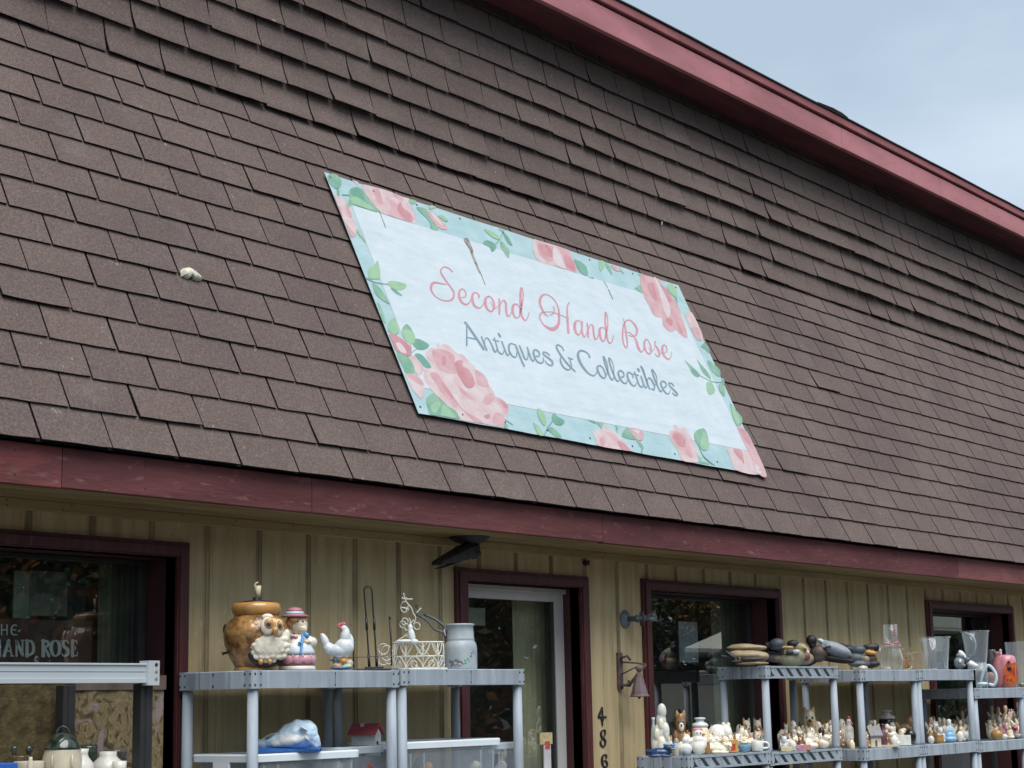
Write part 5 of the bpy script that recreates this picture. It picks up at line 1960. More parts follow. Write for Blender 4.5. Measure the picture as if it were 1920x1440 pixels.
# ---- rooster
h = HB(Z1, 1640, 1252, YF + .15, ZT)
k = h.k
t = empty("white_rooster", h.loc, h.rz, "white ceramic rooster with red comb on a small coloured base", "rooster figurine")
rw = cer((.62, .66, .68), .18)
bl = [h.e(1700, 985, 120, 110, 0, 0, 90), h.e(1640, 1020, 150, 80, 0, 0, 88), h.e(1520, 1000, 90, 70, 0, 0, 60, (0, R_(40), 0)), h.e(1470, 920, 52, 110, 0, 0, 46, (0, R_(-20), 0)), h.e(1440, 860, 30, 62, 0, 0, 30, (0, R_(-16), 0)),
      h.e(1710, 860, 62, 120, 0, 0, 60, (0, R_(6), 0)), h.e(1698, 770, 46, 50, 0, 0, 46), h.e(1780, 900, 34, 85, 0, .012, 40, (0, R_(-14), 0)), h.e(1640, 1095, 60, 24, 0, 0, 50), h.e(1720, 1090, 30, 26, 0, 0, 30)]
clay("body", bl, [rw], t, vox=.003)
o = MB()
for zx, zy, r in ((1640, 722, 24), (1672, 712, 26), (1700, 712, 24), (1625, 738, 16)):
    o.ell(h(zx, zy), (r * k, .007, 26 * k))
o.ell(h(1668, 775, -.010), (14 * k, .008, 26 * k))
o.build("comb", cer((.50, .13, .16), .3), t)
o = MB()
o.lathe([(0, 0), (10 * k, 24 * k), (22 * k, 46 * k)], seg=10, xf=Matrix.Translation(h(1612, 758)) @ Matrix.Rotation(R_(75), 4, 'Y'))
o.build("beak", cer((.50, .26, .08), .3), t)
o = MB()
o.ell(h(1432, 812), (17 * k, .008, 22 * k))
o.build("tail_tip", cer((.45, .05, .07), .3), t)
o = MB()
o.ell(h(1655, 762, -.046 * .8), (6 * k, .003, 7 * k))
o.build("eye", cer(BLK, .2), t)
bl = [h.e(1665, 1230, 148, 24, 0, 0, 110), h.e(1595, 1150, 34, 60, 1, 0, 50), h.e(1690, 1150, 50, 40, 2, -.004, 50), h.e(1760, 1180, 50, 50, 3, 0, 50), h.e(1610, 1200, 60, 24, 2, -.01, 60), h.e(1545, 1138, 28, 12, 1, 0, 14), h.e(1730, 1215, 60, 20, 4, -.02, 50)]
clay("base", bl, [cer((.10, .17, .28), .3), cer((.07, .11, .15), .3), cer((.48, .25, .09), .3), cer((.45, .38, .26), .4), cer((.30, .45, .38), .3)], t, vox=.003, smooth=2)

# ---- fireplace tool stand
h = HB(Z2, 260, 1235, YF + .16, ZT + .004)
k = h.k
t = empty("iron_tool_stand", h.loc, h.rz, "black iron stand with a tall hairpin loop and a shorter rod", "iron stand")
o = MB()
o.box(-200 * k, 300 * k, -.06, .06, 0, 24 * k)
o.box(-110 * k, 120 * k, -.045, .045, 24 * k, 46 * k)
o.build("base", blkm, t, bevel=.004)
o = MB()
lp = spline([h(208, 1200), h(190, 900), h(172, 600), h(150, 320), h(160, 275), h(195, 255), h(232, 275), h(246, 330), h(258, 560), h(280, 900), h(298, 1200)], 5)
o.tube(lp, 10 * k, seg=8)
o.build("hairpin_loop", blkm, t)
o = MB()
for a, b in ((h(208, 1215), h(200, 1070)), (h(298, 1215), h(292, 1080)), (h(180, 780), h(176, 640)), (h(272, 780), h(268, 640))):
    o = MB()
    o.tube([a, b], 17 * k, seg=10)
    o.build("sleeve", blkm, t)
o = MB()
o.tube([h(474, 1210, -.02), h(470, 900, -.02), h(456, 660, -.02)], [8 * k, 9 * k, 14 * k], seg=8)
o.ell(h(456, 640, -.02), (15 * k, 15 * k, 22 * k))
o.build("short_rod", blkm, t)
o = MB()
o.tube([h(-140, 1105, -.035), h(180, 1102, -.035), h(480, 1085, -.03)], 4.5 * k, seg=6)
o.build("cross_wire", rust, t)
o = MB()
o.tube([h(14, 1222, .05), h(20, 1040, .05), h(28, 890, .05)], 8 * k, seg=8)
o.build("back_rod", blkm, t)

# ---- white wire basket
h = HB(Z2, 730, 1235, YF + .15, ZT + .002)
k = h.k
t = empty("wire_basket", h.loc, h.rz, "white twisted wire basket with a wire flower and white cone in it", "basket")
ww = M("white_wire", (.66, .66, .60), rough=.4, var=.12, vscale=40)


def oval(rx, ry, z, n=40, cx=0.0):
    return [Vector((cx + rx * math.cos(2 * math.pi * i / n), ry * math.sin(2 * math.pi * i / n), z)) for i in range(n + 1)]


o = MB()
bx_, by_ = 300 * k, 120 * k
cxb = (800 - 730) * k
zt_, zm_, z_b = (1235 - 895) * k, (1235 - 1060) * k, .012
for z, f in ((zt_, 1.0), (zm_, 1.0), (z_b, .97)):
    o.tube(oval(bx_ * f, by_ * f, z, 40, cxb), 9 * k if z == zt_ else 6.5 * k, seg=6)
rnd = random.Random(8)
NP = 9
for i in range(NP):
    a0 = 2 * math.pi * i / NP

    def bp_(a, z):
        bulge = 1 + .03 * math.sin(math.pi * z / zt_)
        return Vector((cxb + bx_ * bulge * math.cos(a), by_ * bulge * math.sin(a), z))
    da = 2 * math.pi / NP
    o.tube([bp_(a0, z_b), bp_(a0, zm_), bp_(a0, zt_)], 5.5 * k, seg=6)
    # looping petals and leaves between the stakes
    o.tube(spline([bp_(a0, z_b), bp_(a0 + .12 * da, zm_ * .6), bp_(a0 + .5 * da, zm_), bp_(a0 + .88 * da, zm_ * .6), bp_(a0 + da, z_b)], 4), 5 * k, seg=6)
    o.tube(spline([bp_(a0, zm_), bp_(a0 + .3 * da, zm_ + (zt_ - zm_) * .45), bp_(a0 + .5 * da, zt_), bp_(a0 + .75 * da, zm_ + (zt_ - zm_) * .5), bp_(a0 + da, zm_)], 4), 5 * k, seg=6)
    c_ = bp_(a0 + .5 * da, zm_ * .45)
    o.tube([c_ + Vector((38 * k * math.cos(q * .7) * abs(math.sin(a0)) , 38 * k * math.cos(q * .7) * math.cos(a0) * .5, 44 * k * math.sin(q * .7))) for q in range(10)], 4.5 * k, seg=5)
    o.tube(spline([bp_(a0, z_b), bp_(a0 + .5 * da, zm_ * rnd.uniform(.4, .9)), bp_(a0 + da * 1.3, zt_)], 4), 4 * k, seg=5)
o.build("basket_wire", ww, t)
o = MB()
o.box(-290 * k, 415 * k, -.075, .075, 0, .012)
o.build("tray", cer((.60, .60, .55), .5), t, bevel=.003)
o = MB()
for cx_, cz_, rx, rz in ((380, 1000, 62, 62), (420, 1050, 70, 90), (380, 1130, 60, 60), (440, 1130, 40, 50), (640, 680, 40, 42), (612, 712, 34, 40), (785, 735, 36, 42), (660, 745, 24, 40), (640, 505, 50, 65)):
    o.tube([h(cx_ + rx * math.cos(q * math.pi / 8), cz_ + rz * math.sin(q * math.pi / 8), -.01 + .006 * math.sin(q)) for q in range(17)], 6 * k, seg=6)
for s in (((738, 575), (715, 510), (655, 440), (628, 350)), ((610, 395), (650, 410), (725, 412)), ((600, 510), (650, 520), (690, 540)), ((655, 570), (665, 520), (690, 490)), ((700, 720), (705, 670), (690, 640)),
          ((690, 800), (640, 850), (520, 920)), ((750, 660), (720, 690), (705, 720)), ((660, 850), (700, 780)), ((780, 575), (800, 560), (830, 525)), ((620, 860), (650, 845), (690, 880)), ((738, 575), (770, 640), (740, 720))):
    o.tube(spline([h(x, y, -.015) for x, y in s], 4), 7 * k, seg=6)
for x, y in ((628, 350), (725, 412), (612, 398), (655, 400), (828, 528)):
    o.ell(h(x, y, -.015), (11 * k, 11 * k, 11 * k), 0, None, 8, 6)
o.build("wire_flower", ww, t)
bl = [h.e(720, 850, 44, 100, 0, -.02, 40, (0, R_(-12), 0)), h.e(705, 760, 32, 52, 0, -.02, 30), h.e(752, 925, 52, 34, 0, -.06, 34), h.e(640, 915, 110, 22, 0, -.05, 22)]
clay("white_cone", bl, [cer((.70, .73, .73), .3)], t, vox=.003)

# ---- milk can and the tongs behind it
h = HB(Z2, 1305, 1252, YF + .15, ZT + .008)
k = h.k
can = M("milk_can_paint", (.30, .345, .375), rough=.42, var=.15, vscale=14, bump=.0008, bscale=40, spec=.5, col2=(.40, .445, .47))
t = empty("milk_can", h.loc, h.rz, "grey painted metal milk can with a rolled rim and chipped flower decal", "milk can")
o = MB()
o.lathe([(r * k, (1252 - z) * k + h.z0) for r, z in [(196, 1252), (200, 1240), (200, 1000), (192, 950), (172, 918), (166, 905), (172, 895), (166, 880), (160, 800), (156, 742), (170, 728), (172, 712), (150, 706), (142, 740), (140, 900)]], seg=40)
o.build("body", can, t)
o = MB()
rnd = random.Random(4)
for zx, zy, r, mi in [(1180, 1150, 22, 0), (1215, 1165, 28, 0), (1260, 1150, 30, 0), (1300, 1165, 26, 0), (1240, 1180, 30, 1), (1290, 1190, 24, 1), (1340, 1170, 18, 2), (1365, 1140, 18, 2), (1390, 1120, 12, 2), (1410, 1140, 10, 2), (1370, 1170, 14, 2),
                      (1440, 1060, 14, 0), (1460, 1040, 10, 0), (1430, 1095, 16, 0), (1480, 1060, 8, 0), (1200, 1195, 18, 0)]:
    a = math.asin(max(-.98, min(.98, (zx - 1305) / 203)))
    y_ = -203 * k * math.cos(a)
    o.ell(h(zx, zy, y_), (r * k * max(.3, math.cos(a)), .0025, r * k * rnd.uniform(.7, 1.2)), mi, (0, 0, a), 8, 6)
o.build("flower_decal", [cer((.13, .15, .17), .5), cer((.38, .34, .30), .5), cer((.22, .42, .33), .5)], t)
o = MB()
o.tube(spline([h(1130, 850, -.02), h(1115, 800, -.02), h(1120, 770, .0), h(1140, 740, .0)], 4), 12 * k, seg=8)
o.build("ear_handle", can, t)
h2 = HB(Z2, 1100, 1252, YF + .22, ZT + .008)
k = h2.k
t = empty("iron_tongs", h2.loc, h2.rz, "dark blue grey iron tongs leaning out behind the milk can", "tongs")
ir = M("blue_iron", (.10, .12, .15), rough=.45, var=.2, vscale=20, metal=.4)
o = MB()
o.tube(spline([h2(1140, 1240), h2(1120, 850), h2(1000, 770), h2(900, 660), h2(800, 595), h2(775, 590)], 5), 14 * k, seg=8)
o.build("lower_arm", ir, t)
o = MB()
o.tube(spline([h2(1140, 1240, .01), h2(1125, 800, .01), h2(1060, 690, .01), h2(960, 625, .01), h2(880, 592, .01)], 5), 17 * k, seg=8)
o.ell(h2(885, 592, .01), (22 * k, 14 * k, 16 * k))
o.tube(spline([h2(800, 520), h2(770, 490), h2(790, 478), h2(805, 490)], 4), 9 * k, seg=7)
o.build("upper_arm", ir, t)

# ---- totes
toteb = M("clear_tote_plastic", (.50, .56, .60), rough=.35, var=.08, vscale=6, trans=.30, spec=.5)
lidm = M("white_tote_lid", (.70, .76, .80), rough=.4, var=.05, vscale=4)
lidc = M("clear_tote_rim", (.52, .59, .63), rough=.35, var=.05, trans=.8)


def tote(x0, x1, y0, y1, zr, hgt, label, rz=0.0, lid=lidm, lidh=.032, white=True):
    hgt = zr - 1.338
    cx_, cy_ = (x0 + x1) / 2, (y0 + y1) / 2
    w, d = (x1 - x0) / 2, (y1 - y0) / 2
    t = empty("storage_tote", (cx_, cy_, zr - hgt), rz, label, "storage tote", "plastic storage totes on the lower tier")

    def rr(a, b, z, n=6, r=.05):
        pts = []
        for sx, sy, s0 in ((1, 1, 0), (-1, 1, 90), (-1, -1, 180), (1, -1, 270)):
            for i in range(n + 1):
                q = R_(s0 + 90 * i / n)
                pts.append((sx * (a - r) + r * math.cos(q), sy * (b - r) + r * math.sin(q), z))
        return pts
    o = MB()
    rings = [rr(w * .90, d * .90, .003), rr(w * .95, d * .95, hgt * .72), rr(w * .965, d * .965, hgt * .72 + .004), rr(w * .975, d * .975, hgt - lidh * .6)]
    n = len(rings[0])
    vs, fs = [], []
    for r_ in rings:
        vs += r_
    for j in range(len(rings) - 1):
        for i in range(n):
            fs.append((j * n + i, j * n + (i + 1) % n, (j + 1) * n + (i + 1) % n, (j + 1) * n + i))
    fs.append(tuple(range(n - 1, -1, -1)))
    o.add(vs, fs, 0, False)
    for s in (-1, 1):      # moulded ribs at the corners of the front
        for q in (.55, .80):
            o.box(s * w * q - .004, s * w * q + .004, -d * .955, -d * .93, .02, hgt * .7)
    o.build("bin", toteb, t)
    o = MB()
    rings = [rr(w * .965, d * .965, hgt - lidh), rr(w * 1.0, d * 1.0, hgt - lidh), rr(w * 1.005, d * 1.005, hgt - .006), rr(w * .99, d * .99, hgt)]
    if white:
        rings += [rr(w * .93, d * .9, hgt), rr(w * .92, d * .89, hgt - .008)]
    vs, fs = [], []
    for r_ in rings:
        vs += r_
    for j in range(len(rings) - 1):
        for i in range(n):
            fs.append((j * n + i, j * n + (i + 1) % n, (j + 1) * n + (i + 1) % n, (j + 1) * n + i))
    if white:
        fs.append(tuple((len(rings) - 1) * n + i for i in range(n)))
    o.add(vs, fs)
    o.build("lid" if white else "rim", lid, t)
    for s in (-1, 1):
        o = MB()
        o.box(s * w - (.012 if s > 0 else -.0), s * w + (.0 if s > 0 else .012), -.05, .05, hgt - lidh - .03, hgt - lidh + .004)
        o.build("latch", lidm, t, bevel=.003)
    return t


yl = YF + .035
zl1 = at(600, 1409, yl).z
x1r = at(681, 1415, yl).x
tote(ux1 + .045, x1r, yl, YF + .44, zl1, .28, "large clear tote with a white lid under the blue white bag")
ym = YF + .13
zl2 = at(720, 1397, ym).z
x2 = at(756, 1400, ym).x
tote(x1r - .12, x2, ym, ym + .30, zl2, .24, "clear tote with translucent rim standing askew beneath the small red roofed house", rz=R_(9), lid=lidc, white=False)
zl3 = at(860, 1387, yl).z
x30, x31 = at(752, 1395, yl).x, at(945, 1387, yl).x
tote(x30, x31, yl, YF + .40, zl3, .28, "clear tote with a white lid at the left of the second shelf unit")
zl4 = at(960, 1391, yl + .05).z
x41 = at(978, 1391, yl + .05).x
tote(x31 + .012, x41, yl + .05, YF + .40, zl4, .28, "narrow clear tote with translucent rim near the second unit's right post", lid=lidc, white=False)


def inside(name, label, px, py, w, hh, Y, col, cat, group=None):
    P, s = spotx(px, py, Y)
    zt = at(px, py - hh / 2, Y).z - 1.343
    r = w * s * .5
    bl = [((0, .02, zt * .30), (r * 1.05, r, zt * .30), 0), ((r * .15, .01, zt * .62), (r * .95, r * .9, zt * .24), 0), ((0, 0, zt - hh * s * .5), (r * .9, r * .85, hh * s * .5), 0), ((-r * .5, -.01, zt - hh * s * .2), (r * .4, r * .4, hh * s * .22), 0)]
    q = clay(name, bl, [cer(col, .6)], None, vox=.005, loc=(P.x, Y, 1.343))
    return props(q, label, cat, group)


inside("plush_toy", "round white plush in the tote next to the door side post", 942, 1436, 20, 20, yl + .12, (.70, .70, .66), "plush toy")
inside("plush_toy", "cream plush toy seen through the second unit's wider tote", 891, 1434, 24, 16, yl + .06, (.62, .58, .48), "plush toy")
inside("plush_toy", "orange and brown toy at the bottom of the second unit's wider tote", 802, 1436, 22, 16, yl + .06, (.50, .22, .05), "plush toy")
inside("dark_toy", "dark grey toy at the left of the second unit's wider tote", 784, 1430, 16, 22, yl + .08, (.05, .05, .07), "toy")
inside("peach_toy", "peach toy above the dark toy in the second unit's wider tote", 781, 1410, 11, 12, yl + .10, (.55, .36, .20), "toy")
inside("doll", "cream and pink doll standing in the askew tote", 719, 1420, 18, 34, ym + .08, (.58, .48, .40), "doll")
inside("tumbler", "dark glossy tumbler between the two left totes", 683, 1418, 14, 18, ym + .02, (.05, .06, .08), "tumbler")
inside("red_toy", "small red toy below the dark tumbler between the totes", 690, 1437, 16, 14, ym + .02, (.38, .08, .07), "toy")
inside("doll", "pale figure pressed against the end of the white lidded left tote", 632, 1434, 26, 20, yl + .05, (.50, .46, .40), "doll")
inside("doll", "beige toy in the narrow tote above the round white plush", 945, 1412, 13, 22, yl + .14, (.52, .42, .33), "toy")

# bag with blue tray on the big tote
hz = (320, 1230, 5.333)
h = HB(hz, 1170, 955, YF + .13, zl1)
k = h.k
t = empty("bagged_tray", h.loc, h.rz, "crumpled pale blue plastic bag sitting in a bright blue tray", "bag")
o = MB()
w0, w1 = 335 * k, 340 * k
o.add([(-w0, -.08, .002), (w1 * .95, -.10, .002), (w1 * .95, .10, .002), (-w0, .10, .002), (-w0 - .008, -.09, 58 * k), (w1 * .98, -.11, 26 * k), (w1, .11, 40 * k), (-w0 - .008, .11, 66 * k)],
      [(3, 2, 1, 0), (0, 1, 5, 4), (1, 2, 6, 5), (2, 3, 7, 6), (3, 0, 4, 7)])
o.build("tray", M("bright_blue_plastic", (.03, .16, .50), rough=.35, var=.1), t, bevel=.002)
bl = [h.e(1260, 800, 210, 130, 0, 0, 130), h.e(1080, 840, 200, 85, 0, 0, 120, (0, R_(-14), 0)), h.e(930, 880, 110, 50, 0, 0, 90), h.e(1360, 760, 110, 110, 0, .01, 100), h.e(1300, 690, 80, 40, 0, 0, 60, (0, R_(10), 0)), h.e(1440, 860, 60, 90, 0, 0, 70, (0, R_(-25), 0)),
      h.e(1180, 850, 190, 60, 1, -.040, 60, (0, R_(-12), 0)), h.e(1395, 865, 14, 95, 2, -.052, 18, (0, R_(-48), 0)), h.e(1330, 730, 60, 14, 1, -.060, 40, (0, R_(30), 0)), h.e(1000, 800, 60, 16, 3, -.030, 40, (0, R_(-28), 0))]
bag = clay("bag", bl, [M("pale_blue_bag", (.42, .58, .72), rough=.35, var=.2, vscale=25, bump=.012, bscale=22, col2=(.62, .70, .75)), cer((.66, .66, .63), .5), cer((.48, .36, .24), .5), cer((.18, .20, .22), .5), cer((.55, .10, .14), .4)], t, vox=.0042, smooth=1)
dm = bag.modifiers.new('crumple', 'DISPLACE')
tx = bpy.data.textures.new('crumple', 'CLOUDS')
tx.noise_scale = .07
dm.texture = tx
dm.strength = .02

# little red roofed house
hz = (640, 1230, 4.8)
h = HB(hz, 225, 800, ym + .10, zl2)
k = h.k
t = empty("birdhouse", h.loc, h.rz + R_(-24), "small white model house with a red roof and round door hole", "birdhouse")
o = MB()
w, d = 115 * k, 65 * k
hw = 100 * k
o.box(-w, w, -d, d, 0, hw)
o.prism([(-d, hw), (d, hw), (0, hw + 55 * k)], -w, w, 0, xf=Matrix.Rotation(R_(90), 4, 'Z'))
o.build("wall", cer((.62, .64, .64), .6), t)
o = MB()
for s in (-1, 1):
    vs = [(-w - .012, 0, hw + 78 * k), (w + .012, 0, hw + 78 * k), (w + .012, s * (d + .022), hw - 10 * k), (-w - .012, s * (d + .022), hw - 10 * k)]
    o.add(vs + [(a, b, c + .008) for a, b, c in vs], [(0, 1, 2, 3), (7, 6, 5, 4), (0, 4, 5, 1), (1, 5, 6, 2), (2, 6, 7, 3), (3, 7, 4, 0)])
for i in range(7):
    u = (i - 3) / 3.2 * w
    o.ell((u, -d * .95, hw + 16 * k), (.005, .004, .004), 1, None, 8, 6)
o.build("roof", [cer((.36, .07, .085), .6), cer((.55, .33, .06), .5)], t)
o = MB()
o.box(-w * .35, -w * .1, -.02, .02, hw + 60 * k, hw + 95 * k)
o.build("chimney", cer((.55, .50, .48), .6), t)
o = MB()
o.lathe([(15 * k, 0), (15 * k, .002), (0, .0021)], xf=XF((w + .0005, -.01, 22 * k), ry=R_(90)), seg=16)
o.build("door_hole", cer(BLK, .8), t)

# ================================================================== RIGHT SHELVES: archetypes in unit coordinates (x right, y away, z up)
def warm(c):
    """the photograph's glazes are creamier and lighter than first read"""
    m_ = min(c)
    if m_ > .38:
        return (min(.86, c[0] * 1.24), min(.82, c[1] * 1.19), min(.76, c[2] * 1.10))
    return c


def ceramics(*cols):
    return [cer(warm(c)) if isinstance(c, tuple) else c for c in cols]


KIND = {
    'hen': [((0, 0, .36), (.42, .34, .34), 0), ((-.36, 0, .56), (.15, .14, .28), 0, (0, R_(-28), 0)), ((.24, 0, .74), (.17, .16, .20), 0), ((.25, 0, .95), (.13, .05, .08), 1), ((.43, -.02, .73), (.10, .06, .05), 2), ((0, 0, .06), (.34, .30, .07), 0)],
    'chick': [((0, 0, .36), (.44, .40, .37), 0), ((.10, -.05, .76), (.30, .28, .25), 0), ((.38, -.12, .74), (.14, .09, .06), 1), ((.16, -.30, .82), (.04, .04, .04), 2), ((-.36, 0, .44), (.18, .14, .10), 0, (0, R_(-30), 0)), ((.05, -.32, .40), (.22, .10, .20), 0)],
    'sitter': [((0, 0, .28), (.40, .36, .30), 0), ((0, -.06, .68), (.31, .28, .25), 0), ((-.20, -.02, .90), (.11, .08, .12), 1), ((.20, -.02, .90), (.11, .08, .12), 1), ((.04, -.30, .62), (.14, .12, .10), 2), ((.05, -.42, .66), (.05, .05, .04), 3),
               ((-.22, -.30, .08), (.15, .17, .09), 0), ((.22, -.30, .08), (.15, .17, .09), 0), ((-.34, -.16, .36), (.11, .13, .20), 0), ((.34, -.16, .36), (.11, .13, .20), 0), ((-.10, -.32, .74), (.035, .03, .035), 3), ((.16, -.31, .74), (.035, .03, .035), 3)],
    'rabbit': [((0, 0, .26), (.42, .36, .27), 0), ((.04, -.06, .56), (.28, .26, .20), 0), ((-.10, 0, .84), (.08, .06, .20), 1, (0, R_(-10), 0)), ((.16, 0, .84), (.08, .06, .20), 1, (0, R_(10), 0)), ((.12, -.28, .52), (.12, .10, .08), 0), ((-.22, -.26, .08), (.16, .16, .09), 0), ((.24, -.26, .08), (.16, .16, .09), 0),
               ((.15, -.37, .55), (.035, .03, .03), 2), ((-.02, -.27, .60), (.035, .03, .035), 3), ((.20, -.26, .60), (.035, .03, .035), 3)],
    'dog': [((-.05, 0, .34), (.40, .30, .30), 0), ((.20, -.06, .66), (.27, .25, .26), 0), ((.02, -.08, .68), (.09, .08, .20), 1), ((.42, -.06, .66), (.09, .10, .20), 1), ((.26, -.30, .58), (.14, .14, .11), 2), ((.28, -.44, .61), (.06, .05, .05), 3), ((-.30, -.2, .12), (.12, .14, .13), 0), ((.25, -.22, .14), (.12, .14, .15), 0), ((-.44, .05, .42), (.07, .07, .18), 0, (0, R_(-30), 0))],
    'lady': [((0, 0, .12), (.48, .44, .14), 0), ((0, 0, .26), (.38, .35, .20), 0), ((0, 0, .42), (.27, .25, .18), 0), ((0, 0, .58), (.19, .17, .16), 1), ((0, -.02, .80), (.15, .15, .13), 2), ((0, .02, .88), (.18, .17, .09), 3), ((-.24, -.10, .52), (.09, .10, .15), 1, (0, R_(22), 0)), ((.24, -.10, .52), (.09, .10, .15), 1, (0, R_(-22), 0)), ((0, .06, .78), (.17, .13, .17), 3)],
    'angel': [((0, 0, .14), (.38, .34, .16), 0), ((0, 0, .34), (.28, .26, .24), 0), ((0, 0, .56), (.20, .18, .16), 0), ((0, -.03, .80), (.17, .17, .15), 1), ((-.32, .14, .58), (.17, .06, .24), 0, (0, R_(-24), 0)), ((.32, .14, .58), (.17, .06, .24), 0, (0, R_(24), 0)), ((0, -.22, .52), (.14, .10, .08), 0), ((0, .02, .86), (.19, .18, .11), 2)],
    'tall': [((0, 0, .30), (.42, .38, .32), 0), ((.0, 0, .56), (.34, .32, .24), 0), ((.0, -.02, .80), (.28, .27, .19), 0), ((.36, -.10, .76), (.12, .10, .05), 2), ((-.06, -.27, .82), (.045, .04, .035), 3), ((.16, -.26, .82), (.045, .04, .035), 3), ((-.02, .04, .95), (.32, .28, .07), 1), ((-.40, 0, .44), (.09, .16, .24), 0), ((.40, 0, .44), (.09, .16, .24), 0)],
    'lying': [((-.05, 0, .36), (.44, .30, .34), 0), ((.30, -.10, .66), (.20, .18, .24), 0), ((.16, -.05, .86), (.08, .06, .10), 1), ((.42, -.05, .86), (.08, .06, .10), 1), ((.42, -.24, .58), (.10, .10, .08), 2), ((-.25, -.26, .12), (.22, .12, .12), 0), ((.15, -.28, .10), (.24, .10, .10), 0), ((-.46, 0, .42), (.08, .08, .16), 0), ((.36, -.28, .68), (.03, .03, .04), 3)],
    'pig': [((0, 0, .50), (.46, .36, .40), 0), ((.34, -.10, .62), (.20, .20, .24), 0), ((.48, -.16, .56), (.07, .10, .10), 1), ((.24, -.10, .88), (.08, .06, .10), 1), ((.44, -.06, .88), (.08, .06, .10), 1), ((-.25, -.15, .12), (.12, .12, .14), 0), ((.22, -.15, .12), (.12, .12, .14), 0)],
    'pair': [((-.22, 0, .26), (.26, .26, .28), 0), ((.22, 0, .22), (.26, .26, .26), 0), ((-.20, 0, .58), (.18, .17, .18), 0), ((.20, 0, .50), (.17, .16, .18), 0), ((-.14, -.04, .84), (.16, .16, .15), 1), ((.15, -.04, .74), (.15, .15, .14), 1), ((0, -.16, .50), (.24, .10, .08), 0), ((-.42, .08, .55), (.10, .06, .18), 0)],
    'cluster': [((-.25, 0, .18), (.26, .26, .20), 0), ((.25, -.02, .18), (.26, .26, .20), 0), ((0, -.20, .16), (.24, .2, .18), 1), ((-.10, 0, .42), (.30, .26, .22), 0), ((.18, -.05, .46), (.22, .22, .18), 0), ((0, 0, .66), (.24, .22, .18), 0), ((-.22, -.2, .40), (.14, .12, .12), 1), ((.05, -.04, .86), (.22, .20, .16), 0), ((.24, -.22, .34), (.10, .10, .10), 2), ((-.02, -.22, .60), (.11, .08, .10), 1)],
    'egg': [((0, 0, .48), (.44, .40, .48), 0), ((0, 0, .06), (.26, .24, .07), 0)],
    'ball': [((0, 0, .5), (.5, .5, .5), 0)],
    'duckling': [((-.06, 0, .34), (.44, .36, .34), 0), ((.16, -.04, .72), (.26, .25, .24), 0), ((.42, -.10, .68), (.13, .12, .05), 1), ((-.44, 0, .46), (.16, .14, .10), 0, (0, R_(-35), 0)), ((-.10, -.33, .38), (.22, .06, .16), 0), ((.26, -.25, .78), (.035, .03, .04), 2)],
    'bunch': [((0, 0, .2), (.4, .36, .22), 0), ((-.25, 0, .5), (.2, .2, .25), 0), ((.2, .05, .52), (.2, .2, .26), 1), ((0, -.1, .7), (.2, .2, .26), 0), ((.28, -.1, .35), (.18, .18, .2), 2)],
}
LATHE = {
    'jar': ([(.70, 0), (.95, .06), (1, .3), (.98, .62), (.85, .72), (.80, .74)], [(.92, .735), (.98, .77), (.90, .82), (.50, .87), (.48, .93), (.66, .95), (.66, .99), (.3, 1.0), (0, 1.0)]),
    'bowl': ([(.42, 0), (.45, .08), (.82, .45), (1, .95), (.98, 1), (.92, .97), (.75, .5), (.3, .2)], None),
    'mug': ([(.80, 0), (.90, .05), (.92, .5), (1, .97), (.97, 1), (.90, .97), (.85, .3), (0, .28)], None),
    'pitcher': ([(.62, 0), (.90, .12), (1, .38), (.88, .60), (.58, .78), (.60, .90), (.80, 1.0), (.74, 1.0), (.52, .88), (.5, .7)], None),
    'vase': ([(.55, 0), (.85, .15), (1, .42), (.75, .70), (.40, .84), (.42, .92), (.62, 1), (.56, 1), (.34, .9)], None),
    'bottle': ([(.85, 0), (1, .06), (1, .50), (.60, .68), (.36, .78), (.36, .92), (.46, .93), (.46, 1), (0, 1)], None),
    'bell': ([(1, 0), (1.0, .04), (.82, .2), (.66, .5), (.5, .72), (.25, .82), (.16, .86), (.2, .94), (0, 1)], None),
    'pot': ([(.60, 0), (.95, .15), (1, .5), (.9, .85), (.96, .95), (1, 1), (.86, 1), (.80, .9)], None),
    'cyl': ([(.92, 0), (1, .03), (1, .97), (.95, 1), (0, 1)], None),
}
FIGN = []


